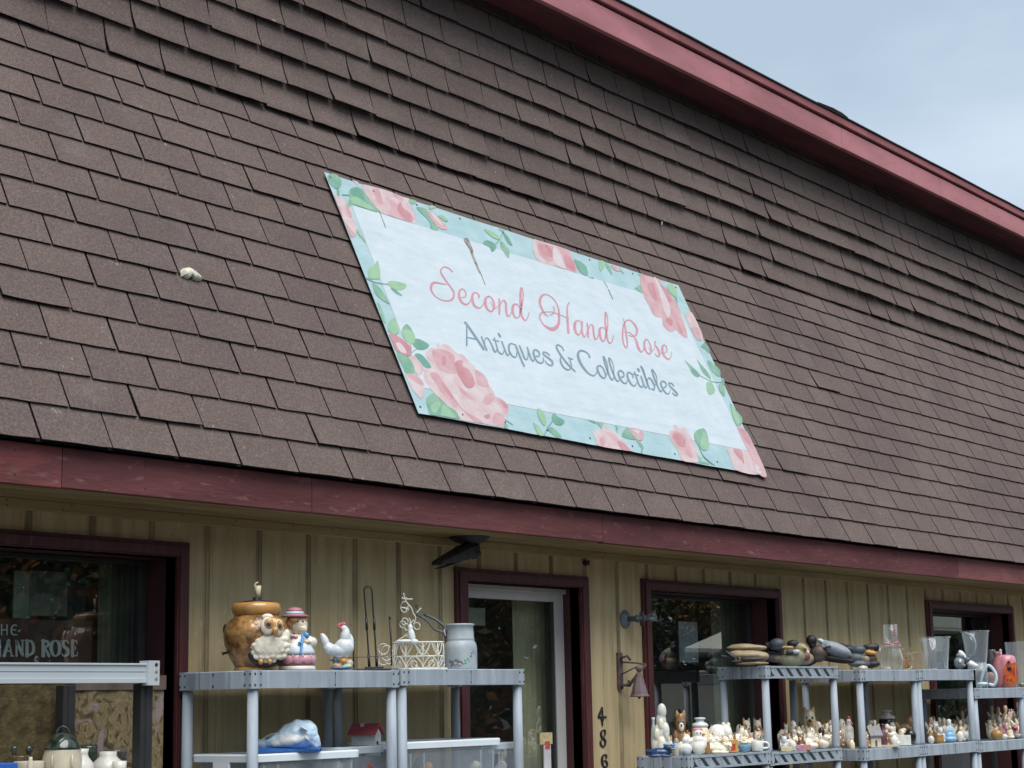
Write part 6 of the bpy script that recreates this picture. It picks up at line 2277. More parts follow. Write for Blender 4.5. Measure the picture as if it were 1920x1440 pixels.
def fig(kind, name, label, cat, x0, x1, yt, yb, Y, zd, cols, turn=0.0, group=None, extra=None, dy=0.85, sm=3):
    """one small piece: photograph extent (x0..x1, yt..yb) on a shelf at depth Y; a metric object standing on the deck zd"""
    px = (x0 + x1) / 2
    P = at(px, yb, Y)
    s = depth_of(P) / FOC
    w = (x1 - x0) * s * (1.16 if kind in KIND else 1.04)
    h_ = max((yb - yt) * s * 1.01, .02)
    ht = at(px, yt, Y).z - zd
    if .5 * h_ < ht < 1.8 * h_:
        h_ = ht
    loc = Vector((P.x, Y, zd))
    rz = facing(P.x, Y) + turn
    mats = ceramics(*cols)
    if kind in KIND:
        bl = []
        for b in KIND[kind]:
            c, r, mi = b[0], b[1], b[2]
            j = lambda: random.uniform(.93, 1.07)
            bl.append(((c[0] * w * j(), c[1] * w * dy, c[2] * h_), (r[0] * w * j(), r[1] * w * dy, r[2] * h_ * j()), min(mi, len(mats) - 1), b[3] if len(b) > 3 else None))
        vox = max(.0024, min(.0045, min(w, h_) / 22))
        o = clay(name, bl, mats, None, vox=vox, smooth=sm, loc=loc, rz=rz)
        mn = min(v.co.z for v in o.data.vertices)
        for v in o.data.vertices:
            v.co.z -= mn - .0005
    else:
        prof, lid = LATHE[kind]
        r = w / 2
        mb = MB()
        mb.lathe([(a * r, b * h_) for a, b in prof], seg=26)
        if kind in ('mug', 'pitcher'):
            pr = r * (.72 if kind == 'mug' else .8)
            mb = MB()
            mb.lathe([(a * pr, b * h_) for a, b in prof], seg=26, c=(-(r - pr), 0, 0))
            xx = -(r - pr) + pr * .85
            mb.tube(spline([(xx, 0, h_ * .25), (xx + (r - xx) * .95, 0, h_ * .32), (xx + (r - xx), 0, h_ * .62), (xx + (r - xx) * .6, 0, h_ * .84), (xx - pr * .12, 0, h_ * .84)], 4), r * .12, 1 if len(mats) > 1 else 0, seg=8)
        if lid is None:
            o = mb.build(name, mats, None, loc=loc, rz=rz)
        else:
            o = empty(name, loc, rz)
            mb.build("body", mats[0], o)
            m2 = MB()
            m2.lathe([(a * r, b * h_) for a, b in lid], seg=26)
            m2.build("lid", mats[-1], o)
    FIGN.append(o)
    if extra:
        extra(o, w, h_)
    return props(o, label, cat, group)


def house_fig(name, label, cat, x0, x1, yt, yb, Y, zd, cw_, croof, turn=0.3, group=None):
    P = at((x0 + x1) / 2, yb, Y)
    s = depth_of(P) / FOC
    w, h_ = (x1 - x0) * s / 2, at((x0 + x1) / 2, yt, Y).z - zd
    t = empty(name, (P.x, Y, zd), facing(P.x, Y) + turn, label, cat, group)
    o = MB()
    o.box(-w * .8, w * .8, -w * .6, w * .6, 0, h_ * .62)
    o.prism([(-w * .6, h_ * .62), (w * .6, h_ * .62), (0, h_ * .92)], -w * .8, w * .8, 0, xf=Matrix.Rotation(R_(90), 4, 'Z'))
    o.build("wall", cer(cw_), t, bevel=.002)
    o = MB()
    for sg in (-1, 1):
        vs = [(-w, 0, h_), (w, 0, h_), (w, sg * w * .85, h_ * .55), (-w, sg * w * .85, h_ * .55)]
        o.add(vs + [(a, b, c + h_ * .06) for a, b, c in vs], [(0, 1, 2, 3), (7, 6, 5, 4), (0, 4, 5, 1), (1, 5, 6, 2), (2, 6, 7, 3), (3, 7, 4, 0)])
    o.build("roof", cer(croof), t)
    o = MB()
    o.box(-w * .15, w * .15, -w * .62, -w * .58, h_ * .05, h_ * .36)
    o.build("door", cer((.12, .09, .08)), t)
    FIGN.append(t)
    return t


def slab(name, label, cat, x0, x1, yt, yb, Y, zd, cols, turn=0.0, d=.10, tilt=0.0, group=None, bands=False):
    P = at((x0 + x1) / 2, yb, Y)
    s = depth_of(P) / FOC
    w, h_ = (x1 - x0) * s / 2, max((yb - yt) * s, .012)
    o = MB()
    o.box(-w, w, -d / 2, d / 2, 0, h_)
    if bands:
        o.box(-w * 1.004, -w * .1, -d * .503, d * .503, h_ * .05, h_ * .95, 1)
        o.box(w * .1, w * .7, -d * .504, d * .504, h_ * .1, h_ * .7, 2)
    q = o.build(name, ceramics(*cols), None, loc=(P.x, Y, zd), rz=facing(P.x, Y) + turn, bevel=.002)
    if tilt:
        q.rotation_euler.y = tilt
    FIGN.append(q)
    return props(q, label, cat, group)


ZZ, ZA, ZB, ZC, ZD = 1.3675, 1.3565, 1.3395, 1.3395, 1.3335
FG = "figurines crowding the right shelves"
F0, F1, F2, F3 = YF + .055, YF + .125, YF + .20, YF + .28      # four depths on a deck, front to back

# ---- on the short unit (left of the decoys)
fig('cluster', "seashell_figurine", "tall grey white shell cluster figurine with a round knob head by the window trim", "figurine", 1224, 1258, 1323, 1396, F2, ZZ, [(.52, .55, .53), (.60, .58, .50), (.42, .44, .44)], group=FG, sm=1)
fig('vase', "blue_vase", "pale blue vase edge behind the tall shell cluster", "vase", 1221, 1232, 1345, 1400, F3, ZZ, [(.42, .52, .60)])
fig('chick', "angel_figurine", "tiny beige figure left of the short unit's front, beside the shell cluster", "figurine", 1219, 1231, 1384, 1402, F1, ZZ, [(.45, .30, .14), ORG, BRN], group=FG)
fig('lying', "glass_fish", "dark blue glass paperweight animal at the short unit's left front corner", "paperweight", 1217, 1262, 1393, 1417, F0, ZZ, [(.025, .055, .13), (.03, .14, .50), (.16, .22, .30), BLK], group=FG)
fig('angel', "child_figurine", "small cream child figurine with an orange cap beside the shell cluster", "figurine", 1252, 1264, 1356, 1387, F2, ZZ, [(.62, .58, .48), SKN, ORG], group=FG)
fig('lady', "child_figurine", "little orange and white child figurine at the foot of the shell cluster", "figurine", 1254, 1264, 1378, 1404, F1, ZZ, [(.60, .52, .40), WHT, SKN, ORG], group=FG)
fig('sitter', "bear_figurine", "brown bear figurine with a dark top hat and a white bib on a round base", "figurine", 1263, 1291, 1332, 1382, F2, ZZ, [(.24, .125, .05), (.36, .20, .08), WHT, (.05, .06, .09)], group=FG)
fig('cyl', "dark_box", "dark maroon box behind the bear's left side", "box", 1251, 1268, 1348, 1366, F3, ZZ, [(.07, .025, .03)])
fig('egg', "grey_mouse", "small grey mouse figurine squeezed behind the white chick", "figurine", 1262, 1275, 1383, 1402, F1 + .03, ZZ, [(.26, .26, .24)], group=FG)
fig('cyl', "pale_tin", "pale grey tin at the short unit's front, left of the white chick", "tin", 1261, 1274, 1394, 1416, F0 + .04, ZZ, [(.40, .41, .39)])
fig('chick', "white_chick", "plump plain white ceramic chick with a grey bill at the front corner", "figurine", 1272, 1299, 1380, 1419, F0, ZZ, [(.64, .66, .66), (.62, .60, .58), (.15, .17, .18)], group=FG)
fig('tall', "goose_figurine", "tall white goose figurine wearing a pink bonnet at the front corner post", "figurine", 1297, 1324, 1366, 1420, F0 - .02, ZZ, [(.68, .70, .71), (.58, .24, .30), (.45, .25, .10), (.05, .05, .06)], group=FG)
fig('jar', "lidded_jar", "cream sugar jar with a stepped pale blue lid", "jar", 1298, 1329, 1345, 1385, F2, ZZ, [CRM, (.46, .54, .60)])
fig('pig', "pig_figurine", "big glossy white piggy bank behind the maroon figure", "figurine", 1325, 1367, 1353, 1388, F2, ZZ, [(.64, .66, .66), (.60, .60, .56)], group=FG)
fig('lady', "maroon_doll", "small doll in maroon with a black hat between goose and lamb", "figurine", 1327, 1341, 1383, 1407, F1, ZZ, [MAR, MAR, SKN, BLK], group=FG)
fig('pot', "brown_pot", "small amber brown pot right of the bonneted goose", "pot", 1320, 1332, 1391, 1414, F0 + .03, ZZ, [(.38, .19, .06)])
fig('lying', "lamb_figurine", "cream lying lamb figurine with black face dots on the short unit", "figurine", 1335, 1370, 1390, 1419, F0, ZZ, [(.66, .62, .52), (.60, .54, .44), SKN, BLK], group=FG)
slab("picture_book", "orange and red boxed toy behind the lamb", "box", 1353, 1384, 1394, 1417, F1, ZZ, [(.52, .31, .10), (.60, .42, .18), (.45, .07, .03)], turn=.1, d=.05, bands=True)
fig('hen', "hen_figurine", "white and yellow crested hen figurine behind the boxed toy", "figurine", 1369, 1398, 1362, 1395, F2, ZZ, [(.70, .68, .62), (.60, .50, .28), ORG], group=FG)
fig('bowl', "blue_bowl", "sky blue footed bowl holding white eggs", "bowl", 1383, 1409, 1396, 1414, F0 + .02, ZZ, [(.22, .42, .62)])
fig('cluster', "egg_pile", "pile of white and yellow eggs in the sky blue bowl", "eggs", 1384, 1408, 1383, 1402, F0 + .03, ZZ + .045, [(.70, .67, .60), (.62, .50, .28), WHT])
fig('pitcher', "blue_pitcher", "pale blue white pitcher with a frilled rim behind the hen", "pitcher", 1384, 1411, 1344, 1372, F3, ZZ, [(.42, .48, .54), (.44, .40, .40)])
fig('cyl', "beige_box", "round beige box below the pale blue pitcher", "box", 1396, 1412, 1368, 1386, F2, ZZ, [(.38, .30, .22)])
fig('mug', "white_mug", "squat white footed mug filled with dark brown at the front", "mug", 1410, 1441, 1389, 1414, F0, ZZ, [(.62, .66, .66), (.64, .66, .66)])
fig('sitter', "cat_figurine", "orange and cream cat figurine above the white mug", "figurine", 1414, 1447, 1366, 1394, F1 + .03, ZZ, [(.50, .27, .09), CRM, (.66, .62, .52), BRN], group=FG)
fig('pig', "cow_creamer", "white cow creamer with grey spots on the back row", "creamer", 1420, 1441, 1343, 1364, F3, ZZ, [(.60, .64, .66), (.20, .22, .24)])
fig('vase', "brown_vase", "narrow olive brown vase at the back beside the cow creamer", "vase", 1410, 1421, 1337, 1368, F3 + .03, ZZ, [(.22, .16, .07)])
fig('egg', "tan_shell", "flat tan shell lid under the cow creamer", "shell", 1428, 1444, 1358, 1369, F2, ZZ + .06, [(.46, .28, .12)])
fig('lady', "grey_doll", "dull purple grey doll close to the front post of the decoy unit", "figurine", 1438, 1449, 1394, 1414, F0, ZZ, [(.26, .20, .20), GRY, SKN, ORG], group=FG)
fig('rabbit', "rabbit_figurine", "small white rabbit figurine in front of the orange cat", "figurine", 1404, 1416, 1376, 1396, F1, ZZ, [(.66, .66, .64), PNK, BLK], group=FG)
fig('sitter', "dog_figurine", "white puppy figurine with grey ears on the piggy bank's right", "figurine", 1361, 1378, 1376, 1398, F1, ZZ, [(.64, .62, .56), GRY, WHT, BLK], group=FG)

# ---- second tier of the decoy unit
fig('pitcher', "white_jug", "white angular jug behind the decoy unit's front post", "jug", 1459, 1482, 1348, 1374, F2, ZA, [(.60, .62, .58), (.56, .55, .48)])
fig('sitter', "bear_head_jar", "large cream bear head jar with an orange tuft and brown muzzle", "jar", 1501, 1535, 1326, 1372, F2, ZA, [(.50, .44, .32), (.44, .24, .08), (.34, .18, .06), BLK], group=FG)
fig('ball', "maroon_ball", "dark maroon ball left of the bear head jar", "ball", 1493, 1503, 1354, 1366, F1 + .05, ZA + .06, [MAR])
fig('dog', "dog_figurine", "brown spaniel figurine with maroon ears right of the bear head jar", "figurine", 1535, 1560, 1346, 1374, F2, ZA, [(.24, .12, .045), (.12, .035, .04), (.38, .20, .07), BLK], group=FG)
fig('angel', "angel_figurine", "grey white angel figurine at the back near the decoy unit's right post", "figurine", 1558, 1572, 1353, 1384, F2, ZA, [(.50, .48, .47), SKN, GRY], group=FG)
fig('egg', "dark_nut", "dark brown nut shaped figurine lying below the spaniel", "figurine", 1534, 1546, 1364, 1374, F1, ZA + .07, [(.06, .035, .04)])
fig('tall', "dog_figurine", "cream dachshund figurine with orange ears by the front post", "figurine", 1462, 1478, 1362, 1382, F1, ZA + .02, [(.60, .52, .40), ORG, BLK, BLK], group=FG)
fig('egg', "orange_gourd", "small orange gourd figurine behind the dachshund", "gourd", 1470, 1482, 1361, 1372, F2, ZA + .05, [(.50, .27, .08)])
row = [
    ('sitter', "mouse_figurine", "bluish white mouse figurine with blue bow at the front left", 1463, 1479, 1379, 1405, F0 + .03, [(.50, .56, .62), (.30, .40, .52), WHT, BLK]),
    ('hen', "hen_figurine", "white hen with a yellow belly, second of the front row", 1477, 1494, 1380, 1404, F0 + .02, [(.72, .68, .62), (.55, .42, .20), ORG]),
    ('pair', "kitten_pair", "pair of pale blue white kittens in the middle of the heap", 1491, 1513, 1370, 1402, F1, [(.56, .61, .63), (.60, .63, .64)]),
    ('ball', "white_ball", "bright white round ornament in front of the kittens", 1498, 1509, 1383, 1394, F0 + .03, [(.74, .78, .80)]),
    ('rabbit', "rabbit_figurine", "cream rabbit figurine with upright ears below the bear head jar", 1507, 1527, 1362, 1394, F1 + .02, [(.62, .58, .46), (.56, .46, .34), BLK]),
    ('egg', "cream_hen_dish", "wide cream domed hen dish at the front", 1508, 1536, 1391, 1410, F0, [(.66, .61, .54)]),
    ('lying', "sheep_figurine", "shaggy off white sheep figurine left of the two round ducks", 1524, 1541, 1372, 1398, F1, [(.64, .62, .56), (.5, .44, .36), SKN, BLK]),
    ('duckling', "duck_figurine", "round creamy white duck, left one of the touching pair", 1535, 1558, 1376, 1408, F0, [(.70, .64, .58), (.52, .40, .22), BLK]),
    ('duckling', "duck_figurine", "round creamy white duck, right one of the touching pair by the post", 1554, 1575, 1379, 1408, F0 + .01, [(.70, .65, .60), (.52, .36, .20), BLK]),
    ('angel', "angel_figurine", "white angel figurine standing behind the left round duck", 1540, 1555, 1366, 1394, F1 + .05, [(.66, .64, .58), SKN, (.6, .55, .4)]),
    ('sitter', "bear_figurine", "grey white bear figurine behind the right round duck", 1553, 1573, 1366, 1392, F1 + .04, [(.60, .62, .62), (.52, .52, .5), WHT, BLK]),
    ('cluster', "flower_figurine", "pale flower cluster figurine between kittens and white hen", 1480, 1497, 1368, 1390, F1 + .04, [(.60, .60, .55), (.44, .32, .22), ORG]),
    ('bunch', "lamb_figurine", "bundle of little white lambs at the back of the decoy unit's heap", 1512, 1534, 1355, 1380, F2 - .03, [(.62, .60, .54), (.5, .36, .2), (.45, .25, .1)]),
    ('angel', "angel_figurine", "tiny white praying figure left of the bear head jar", 1484, 1498, 1362, 1382, F2 - .02, [(.56, .52, .46), SKN, BRN]),
    ('sitter', "squirrel_figurine", "small tan squirrel figurine behind the dachshund's back", 1478, 1490, 1354, 1374, F2, [(.42, .30, .18), (.36, .22, .1), WHT, BLK]),
    ('rabbit', "rabbit_figurine", "little white rabbit figurine crouching beside the right post", 1570, 1582, 1372, 1400, F1, [(.62, .60, .56), (.56, .40, .38), BLK]),
]
for kd, nm, lab, a, b, yt, yb, Y, cols in row:
    fig(kd, nm, lab, "figurine", a, b, yt, yb, Y, ZA, cols, turn=random.uniform(-.4, .4), group=FG)
slab("cream_booklet", "pale yellow booklet lying at the front left of the decoy unit", "booklet", 1464, 1485, 1404, 1412, F0 - .01, ZA, [(.60, .50, .30)], turn=.1, d=.07)
fig('lying', "grey_pebble", "grey pebble animal between the booklet and the candy packet", "figurine", 1482, 1497, 1400, 1410, F0 - .01, ZA, [(.24, .27, .29), GRY, GRY, BLK], group=FG)
slab("candy_packet", "pink and orange candy packet at the front edge", "packet", 1494, 1521, 1401, 1411, F0 - .03, ZA, [(.55, .22, .30), (.55, .20, .30), (.50, .28, .06)], turn=.05, d=.05, bands=True)

# small plain pieces that nothing tells apart
def base_row(px, Y, z):
    """photograph row where a point on deck z at depth Y appears"""
    lo, hi = 1200.0, 1600.0
    for _ in range(30):
        m_ = (lo + hi) / 2
        if at(px, m_, Y).z > z:
            lo = m_
        else:
            hi = m_
    return lo


def crowd(z, x0, x1, deck_name, sets, seed):
    rnd_ = random.Random(seed)
    jobs = [(kd, nm, lab, cols, hh, ww) for (kd, nm, lab, cols, n, hh, ww) in sets for _ in range(n)]
    rnd_.shuffle(jobs)
    rows = [F0 + .06, F1 + .03, F1 + .08, F2 + .04, F3 + .01]
    per = math.ceil(len(jobs) / len(rows))
    for i, (kd, nm, lab, cols, hh, ww) in enumerate(jobs):
        r_, c_ = i // per, i % per
        Y = rows[r_] + rnd_.uniform(-.012, .012)
        px = x0 + (x1 - x0) * (c_ + .5 + .25 * (r_ % 2) + rnd_.uniform(-.2, .2)) / (per + .25)
        yb = base_row(px, Y, z)
        hh_ = hh * 1.15 * rnd_.uniform(.9, 1.3) * (1 + .17 * r_)
        ww *= 1.12
        fig(kd, nm, lab + " on " + deck_name, "figurine", px - ww * .5, px + ww * .5, yb - hh_, yb, Y, z, cols, turn=rnd_.uniform(-.8, .8), group=nm.replace('_', ' ') + "s on " + deck_name)


CW, CY_, CT, CO = (.70, .68, .63), (.68, .58, .40), (.46, .32, .18), (.50, .25, .07)
crowd(ZZ, 1268, 1438, "the short unit", [
    ('chick', "chick_figurine", "one of the small plain white chicks tucked between bigger pieces", [CW, CY_, BLK], 8, 22, 18),
    ('sitter', "kitten_figurine", "one of the little cream kittens with tan ears", [(.66, .60, .50), CT, CW, BLK], 8, 26, 20),
    ('sitter', "fox_figurine", "one of the small orange brown foxes", [(.28, .15, .065), BRN, CW, BLK], 7, 25, 19),
    ('bunch', "flower_figurine", "one of the small cream and orange flower bunches in the crowd", [(.68, .64, .55), CO, CY_], 6, 24, 20)], 21)
crowd(ZA, 1464, 1582, "the decoy unit", [
    ('lying', "lamb_figurine", "one of the tiny cream lambs packed into the heap", [(.70, .65, .56), (.56, .44, .3), SKN, BLK], 10, 22, 20),
    ('chick', "chick_figurine", "one of the small ivory chicks with orange bills in the heap", [(.70, .67, .60), CO, BLK], 9, 24, 19),
    ('bunch', "flower_figurine", "one of the pale bunched flower pieces in the heap", [(.64, .62, .56), (.60, .52, .38), (.40, .30, .2)], 7, 24, 20),
    ('sitter', "puppy_figurine", "one of the small amber brown puppies in the heap", [(.25, .14, .06), BRN, CW, BLK], 8, 25, 19),
    ('egg', "pebble_figurine", "one of the small tan pebble shapes in the heap", [CO], 6, 13, 13)], 22)
crowd(ZB, 1614, 1714, "the candle holder unit", [
    ('chick', "chick_figurine", "one of the small whitish chicks near the back", [(.64, .60, .52), (.5, .3, .12), BLK], 7, 22, 18),
    ('sitter', "puppy_figurine", "one of the small tan puppies near the back", [(.42, .28, .16), (.26, .14, .06), CW, BLK], 7, 24, 18)], 23)
crowd(ZC, 1741, 1830, "the measuring pitcher unit", [
    ('angel', "angel_figurine", "one of the small ivory angels filling gaps", [(.66, .60, .50), (.58, .46, .34), (.5, .40, .3)], 10, 27, 16),
    ('sitter', "mouse_figurine", "one of the small grey white mice filling gaps", [(.56, .58, .58), (.46, .40, .38), CW, BLK], 7, 22, 16),
    ('chick', "sparrow_figurine", "one of the small brown sparrows filling gaps", [(.30, .18, .08), CO, BLK], 6, 20, 15)], 24)
crowd(ZD, 1854, 1926, "the right edge unit", [
    ('angel', "angel_figurine", "one of the small cream angels at the back", [(.66, .58, .46), (.58, .44, .30), (.6, .4, .3)], 8, 28, 16),
    ('hen', "hen_figurine", "one of the small ivory hens with pink combs", [(.66, .60, .50), PNK, CO], 7, 22, 17)], 25)

# ---- second tier of the candle holder unit
fig('tall', "santa_figurine", "tall white figurine with a maroon cap and red ball glimpsed between two posts", "figurine", 1586, 1601, 1344, 1392, F1, ZB, [(.58, .58, .56), (.25, .04, .03), (.40, .06, .04), MAR], group=FG)
fig('bottle', "cream_skittle", "slim cream skittle figure standing in front of the capped figurine", "figurine", 1592, 1603, 1382, 1405, F0, ZB, [(.62, .56, .44)], group=FG)
fig('bell', "white_bell", "white porcelain bell beside the front left post", "bell", 1612, 1626, 1372, 1403, F0, ZB, [(.70, .65, .62)])
fig('chick', "orange_bird", "orange and tan bird figurine behind the white bell", "figurine", 1612, 1623, 1352, 1374, F1, ZB + .02, [(.46, .27, .11), ORG, BLK], group=FG)
house_fig("cottage_figurine", "cream ceramic cottage with a grey swept roof", "cottage", 1626, 1653, 1364, 1399, F0 + .02, ZB, (.60, .54, .40), (.18, .17, .18), turn=.5)
fig('angel', "angel_figurine", "small cream angel standing behind the cottage roof", "figurine", 1634, 1648, 1349, 1370, F1 + .03, ZB + .05, [(.64, .60, .48), (.66, .62, .54), CRM], group=FG)
fig('bottle', "maroon_bottle", "dull maroon bottle right of the cottage", "bottle", 1649, 1664, 1357, 1395, F1, ZB, [(.16, .06, .07)])
fig('jar', "black_canister", "black canister with a whitish pastry shaped lid", "canister", 1648, 1680, 1331, 1378, F3, ZB, [BLK, (.46, .42, .42)])
fig('pair', "couple_figurine", "white porcelain embracing couple", "figurine", 1656, 1682, 1357, 1394, F0 + .04, ZB, [(.72, .71, .67), (.70, .66, .58)], group=FG)
fig('lady', "lady_figurine", "white lady figurine at the couple's right shoulder", "figurine", 1670, 1686, 1361, 1394, F0 + .05, ZB, [(.70, .69, .66), WHT, (.66, .60, .5), WHT], group=FG)
slab("white_dish", "long white soap dish in front of the black ball", "dish", 1682, 1708, 1375, 1394, F0 + .03, ZB, [(.60, .62, .62)], d=.08)
fig('cluster', "white_shells", "small heap of bluish white shells on the soap dish", "shells", 1684, 1704, 1366, 1382, F0 + .05, ZB + .045, [(.62, .64, .64), (.58, .60, .58), WHT])
fig('ball', "black_ball", "matt black ball against the right post of the candle holder unit", "ball", 1697, 1717, 1368, 1388, F0, ZB + .02, [(.012, .012, .012)])
fig('hen', "bird_cup", "orange and mauve bird shaped cup above the black ball", "cup", 1683, 1713, 1343, 1374, F1 + .03, ZB + .02, [(.42, .24, .10), (.30, .10, .13), (.56, .54, .50)], group=FG)
fig('cluster', "coral_figurine", "tan and maroon flower figurine between bird cup and black ball", "figurine", 1690, 1714, 1362, 1382, F1, ZB + .02, [(.40, .30, .20), (.20, .06, .07), ORG], group=FG)
slab("cream_tray", "flat cream tray at the front edge of the candle holder unit", "tray", 1636, 1686, 1396, 1400, F0 - .02, ZB, [(.52, .46, .34)], d=.06)
fig('sitter', "kitten_figurine", "tiny maroon and cream kitten at the foot of the white bell", "figurine", 1620, 1628, 1395, 1404, F0 - .03, ZB, [(.30, .18, .16), MAR, CRM, BLK], group=FG)

# ---- second tier of the measuring pitcher unit
row = [
    ('lady', "lady_figurine", "brown skirted figurine just right of the double post", 1739, 1750, 1352, 1380, F1, [(.34, .26, .16), CRM, SKN, BRN]),
    ('egg', "rough_block", "grey white rough block figurine at the front left", 1740, 1752, 1379, 1392, F0, [(.52, .53, .52)]),
    ('angel', "angel_figurine", "pale blue angel figurine, leftmost of the back row", 1747, 1760, 1351, 1378, F2, [(.52, .58, .62), (.56, .60, .62), WHT]),
    ('hen', "white_bird", "white bird figurine behind the orange pot", 1747, 1761, 1367, 1380, F1, [(.62, .66, .68), WHT, ORG]),
    ('angel', "angel_figurine", "grey mottled angel with a raised wing beside the pale blue angel", 1756, 1769, 1344, 1372, F2, [(.46, .47, .46), (.5, .48, .44), GRY]),
    ('pot', "orange_pot", "little terracotta orange pot with a spout", 1752, 1770, 1378, 1392, F0, [(.44, .24, .08)]),
    ('lady', "lady_figurine", "figurine with a maroon cap and orange trim behind the blue lady", 1765, 1777, 1347, 1370, F2, [(.56, .42, .30), (.45, .28, .12), SKN, (.24, .07, .07)]),
    ('lady', "lady_figurine", "largest light blue dressed lady figurine with white hair", 1770, 1793, 1347, 1391, F0 + .02, [(.24, .44, .66), (.40, .52, .64), (.56, .62, .66), (.52, .58, .62)]),
    ('bunch', "bark_figurine", "brown bark textured figurine right of the blue lady", 1784, 1799, 1349, 1372, F2, [(.32, .17, .06), (.40, .22, .08), (.16, .10, .05)]),
    ('egg', "white_owl", "round white owl figurine, left of the two pale round ones", 1794, 1807, 1370, 1389, F0 + .02, [(.64, .62, .58)]),
    ('pig', "white_pig", "white pig figurine with a black snout", 1805, 1822, 1368, 1389, F0 + .02, [(.64, .67, .68), (.03, .03, .035)]),
    ('rabbit', "rabbit_figurine", "bluish white long eared rabbit behind the white pig", 1812, 1827, 1354, 1380, F1 + .04, [(.58, .62, .64), (.50, .48, .48), BLK]),
    ('sitter', "dog_figurine", "dark brown puppy between the bark figurine and leaning books", 1796, 1806, 1362, 1376, F1, [(.09, .06, .045), BRN, TAN, BLK]),
    ('duckling', "cream_duck", "cream duckling close under the leaning books", 1786, 1797, 1374, 1390, F1, [(.50, .45, .36), ORG, BLK]),
]
for kd, nm, lab, a, b, yt, yb, Y, cols in row:
    fig(kd, nm, lab, "figurine", a, b, yt, yb, Y, ZC, cols, turn=random.uniform(-.4, .4), group=FG)
for i, (a, b, yt, yb, col, tl_, lab) in enumerate(((1802, 1810, 1346, 1372, (.34, .30, .24), -.5, "tan card leaning left above the white pig"), (1812, 1820, 1346, 1370, (.20, .05, .06), .5, "maroon booklet leaning right above the white pig"), (1816, 1824, 1345, 1372, (.56, .54, .50), .52, "white card leaning against the maroon booklet"))):
    slab("leaning_card" if i != 1 else "leaning_booklet", lab, "card" if i != 1 else "booklet", a, b, yt, yb, F2 - .02 * i, ZC + .05, [col], d=.05, tilt=tl_)

# ---- second tier of the right edge unit
row = [
    ('tall', "gnome_figurine", "tall cream and grey gnome just right of the double posts", 1851, 1864, 1351, 1388, F1, [(.52, .47, .36), (.40, .36, .28), ORG, BRN]),
    ('lady', "gnome_figurine", "tan hooded gnome figurine at the back beside the cream gnome", 1855, 1868, 1343, 1380, F2, [(.46, .42, .33), (.50, .46, .36), SKN, (.44, .42, .36)]),
    ('egg', "orange_shell", "ribbed orange shell ornament at the front", 1859, 1880, 1367, 1386, F0, [(.42, .24, .08)]),
    ('lying', "fish_figurine", "pink and white fish figurine with a raised tail", 1870, 1890, 1353, 1382, F1 - .03, [(.56, .27, .30), (.66, .62, .58), (.58, .36, .36), BLK]),
    ('lady', "bell_figurine", "cream bell shaped lady near the right edge", 1888, 1902, 1361, 1384, F0 + .02, [(.60, .56, .44), CRM, SKN, CRM]),
    ('sitter', "clown_figurine", "pink hatted clown figurine with a red nose", 1893, 1913, 1357, 1378, F1, [(.54, .26, .30), (.56, .28, .34), (.46, .10, .04), (.46, .08, .04)]),
    ('cluster', "white_shells", "white lumpy cluster at the very right edge", 1900, 1926, 1347, 1372, F2, [(.58, .60, .60), (.54, .54, .52), ORG]),
    ('bowl', "white_bowl", "white scalloped bowl in front at the right edge", 1902, 1926, 1376, 1387, F0, [(.70, .70, .70)]),
    ('egg', "white_egg", "white egg shaped ornament between shell and bell lady", 1876, 1890, 1376, 1387, F0, [(.58, .58, .54)]),
]
for kd, nm, lab, a, b, yt, yb, Y, cols in row:
    fig(kd, nm, lab, "figurine", a, b, yt, yb, Y, ZD, cols, turn=random.uniform(-.4, .4), group=FG)
fig('vase', "dark_vase", "dark grey vase standing behind the pink fish", "vase", 1873, 1891, 1340, 1384, F3, ZD, [(.09, .085, .09)])
fig('pitcher', "dark_pitcher", "dark grey swan necked pitcher at the back near the right edge", "pitcher", 1894, 1908, 1330, 1380, F3, ZD, [(.10, .09, .095), (.12, .11, .11)])

# ================================================================== DUCK DECOYS (top of the slatted unit)
ZDK = 1.871
DK = "duck decoys on the top deck"


def decoy(name, label, anchor, base, Y, blobs, cols, vox=.005, z=ZDK, extra=None):
    h = HB(Z5, anchor, base, Y, z)
    t = empty(name, h.loc, h.rz, label, "duck decoy", DK)
    h.z0 = max(h.z0, .001)
    parts = {}
    for pn, bl in blobs.items():
        parts[pn] = clay(pn, [h.e(*b) for b in bl], [cer(c, .55) for c in cols], t, vox=vox, smooth=3)
    if extra:
        extra(h, t, parts)
    return t


tanc, tan2, dk, dk2 = (.31, .245, .15), (.33, .26, .16), (.035, .035, .04), (.075, .085, .10)
decoy("goose_decoy", "tan goose decoy lying upside down on top of the pile at the left end", 440, 625, YF + .16,
      {'body': [(440, 415, 240, 36, 0, 0, 110), (400, 395, 160, 28, 0, 0, 100), (540, 425, 140, 26, 0, 0, 80)]}, [tanc, dk])
decoy("goose_decoy", "tan goose decoy with a dark tail wedged under the top one", 440, 625, YF + .13,
      {'body': [(450, 505, 240, 58, 0, 0, 120), (600, 520, 100, 56, 0, 0, 100), (340, 480, 110, 36, 0, 0, 90), (500, 600, 200, 22, 0, 0, 100)],
       'tail': [(262, 505, 100, 26, 1, -.03, 70, (0, R_(38), 0)), (190, 515, 60, 16, 2, .02, 40, (0, R_(14), 0)), (510, 552, 140, 24, 1, -.085, 40), (330, 575, 90, 14, 1, -.07, 40), (358, 545, 10, 20, 3, -.11, 10)]}, [tanc, dk, dk2, (.3, .24, .15)])
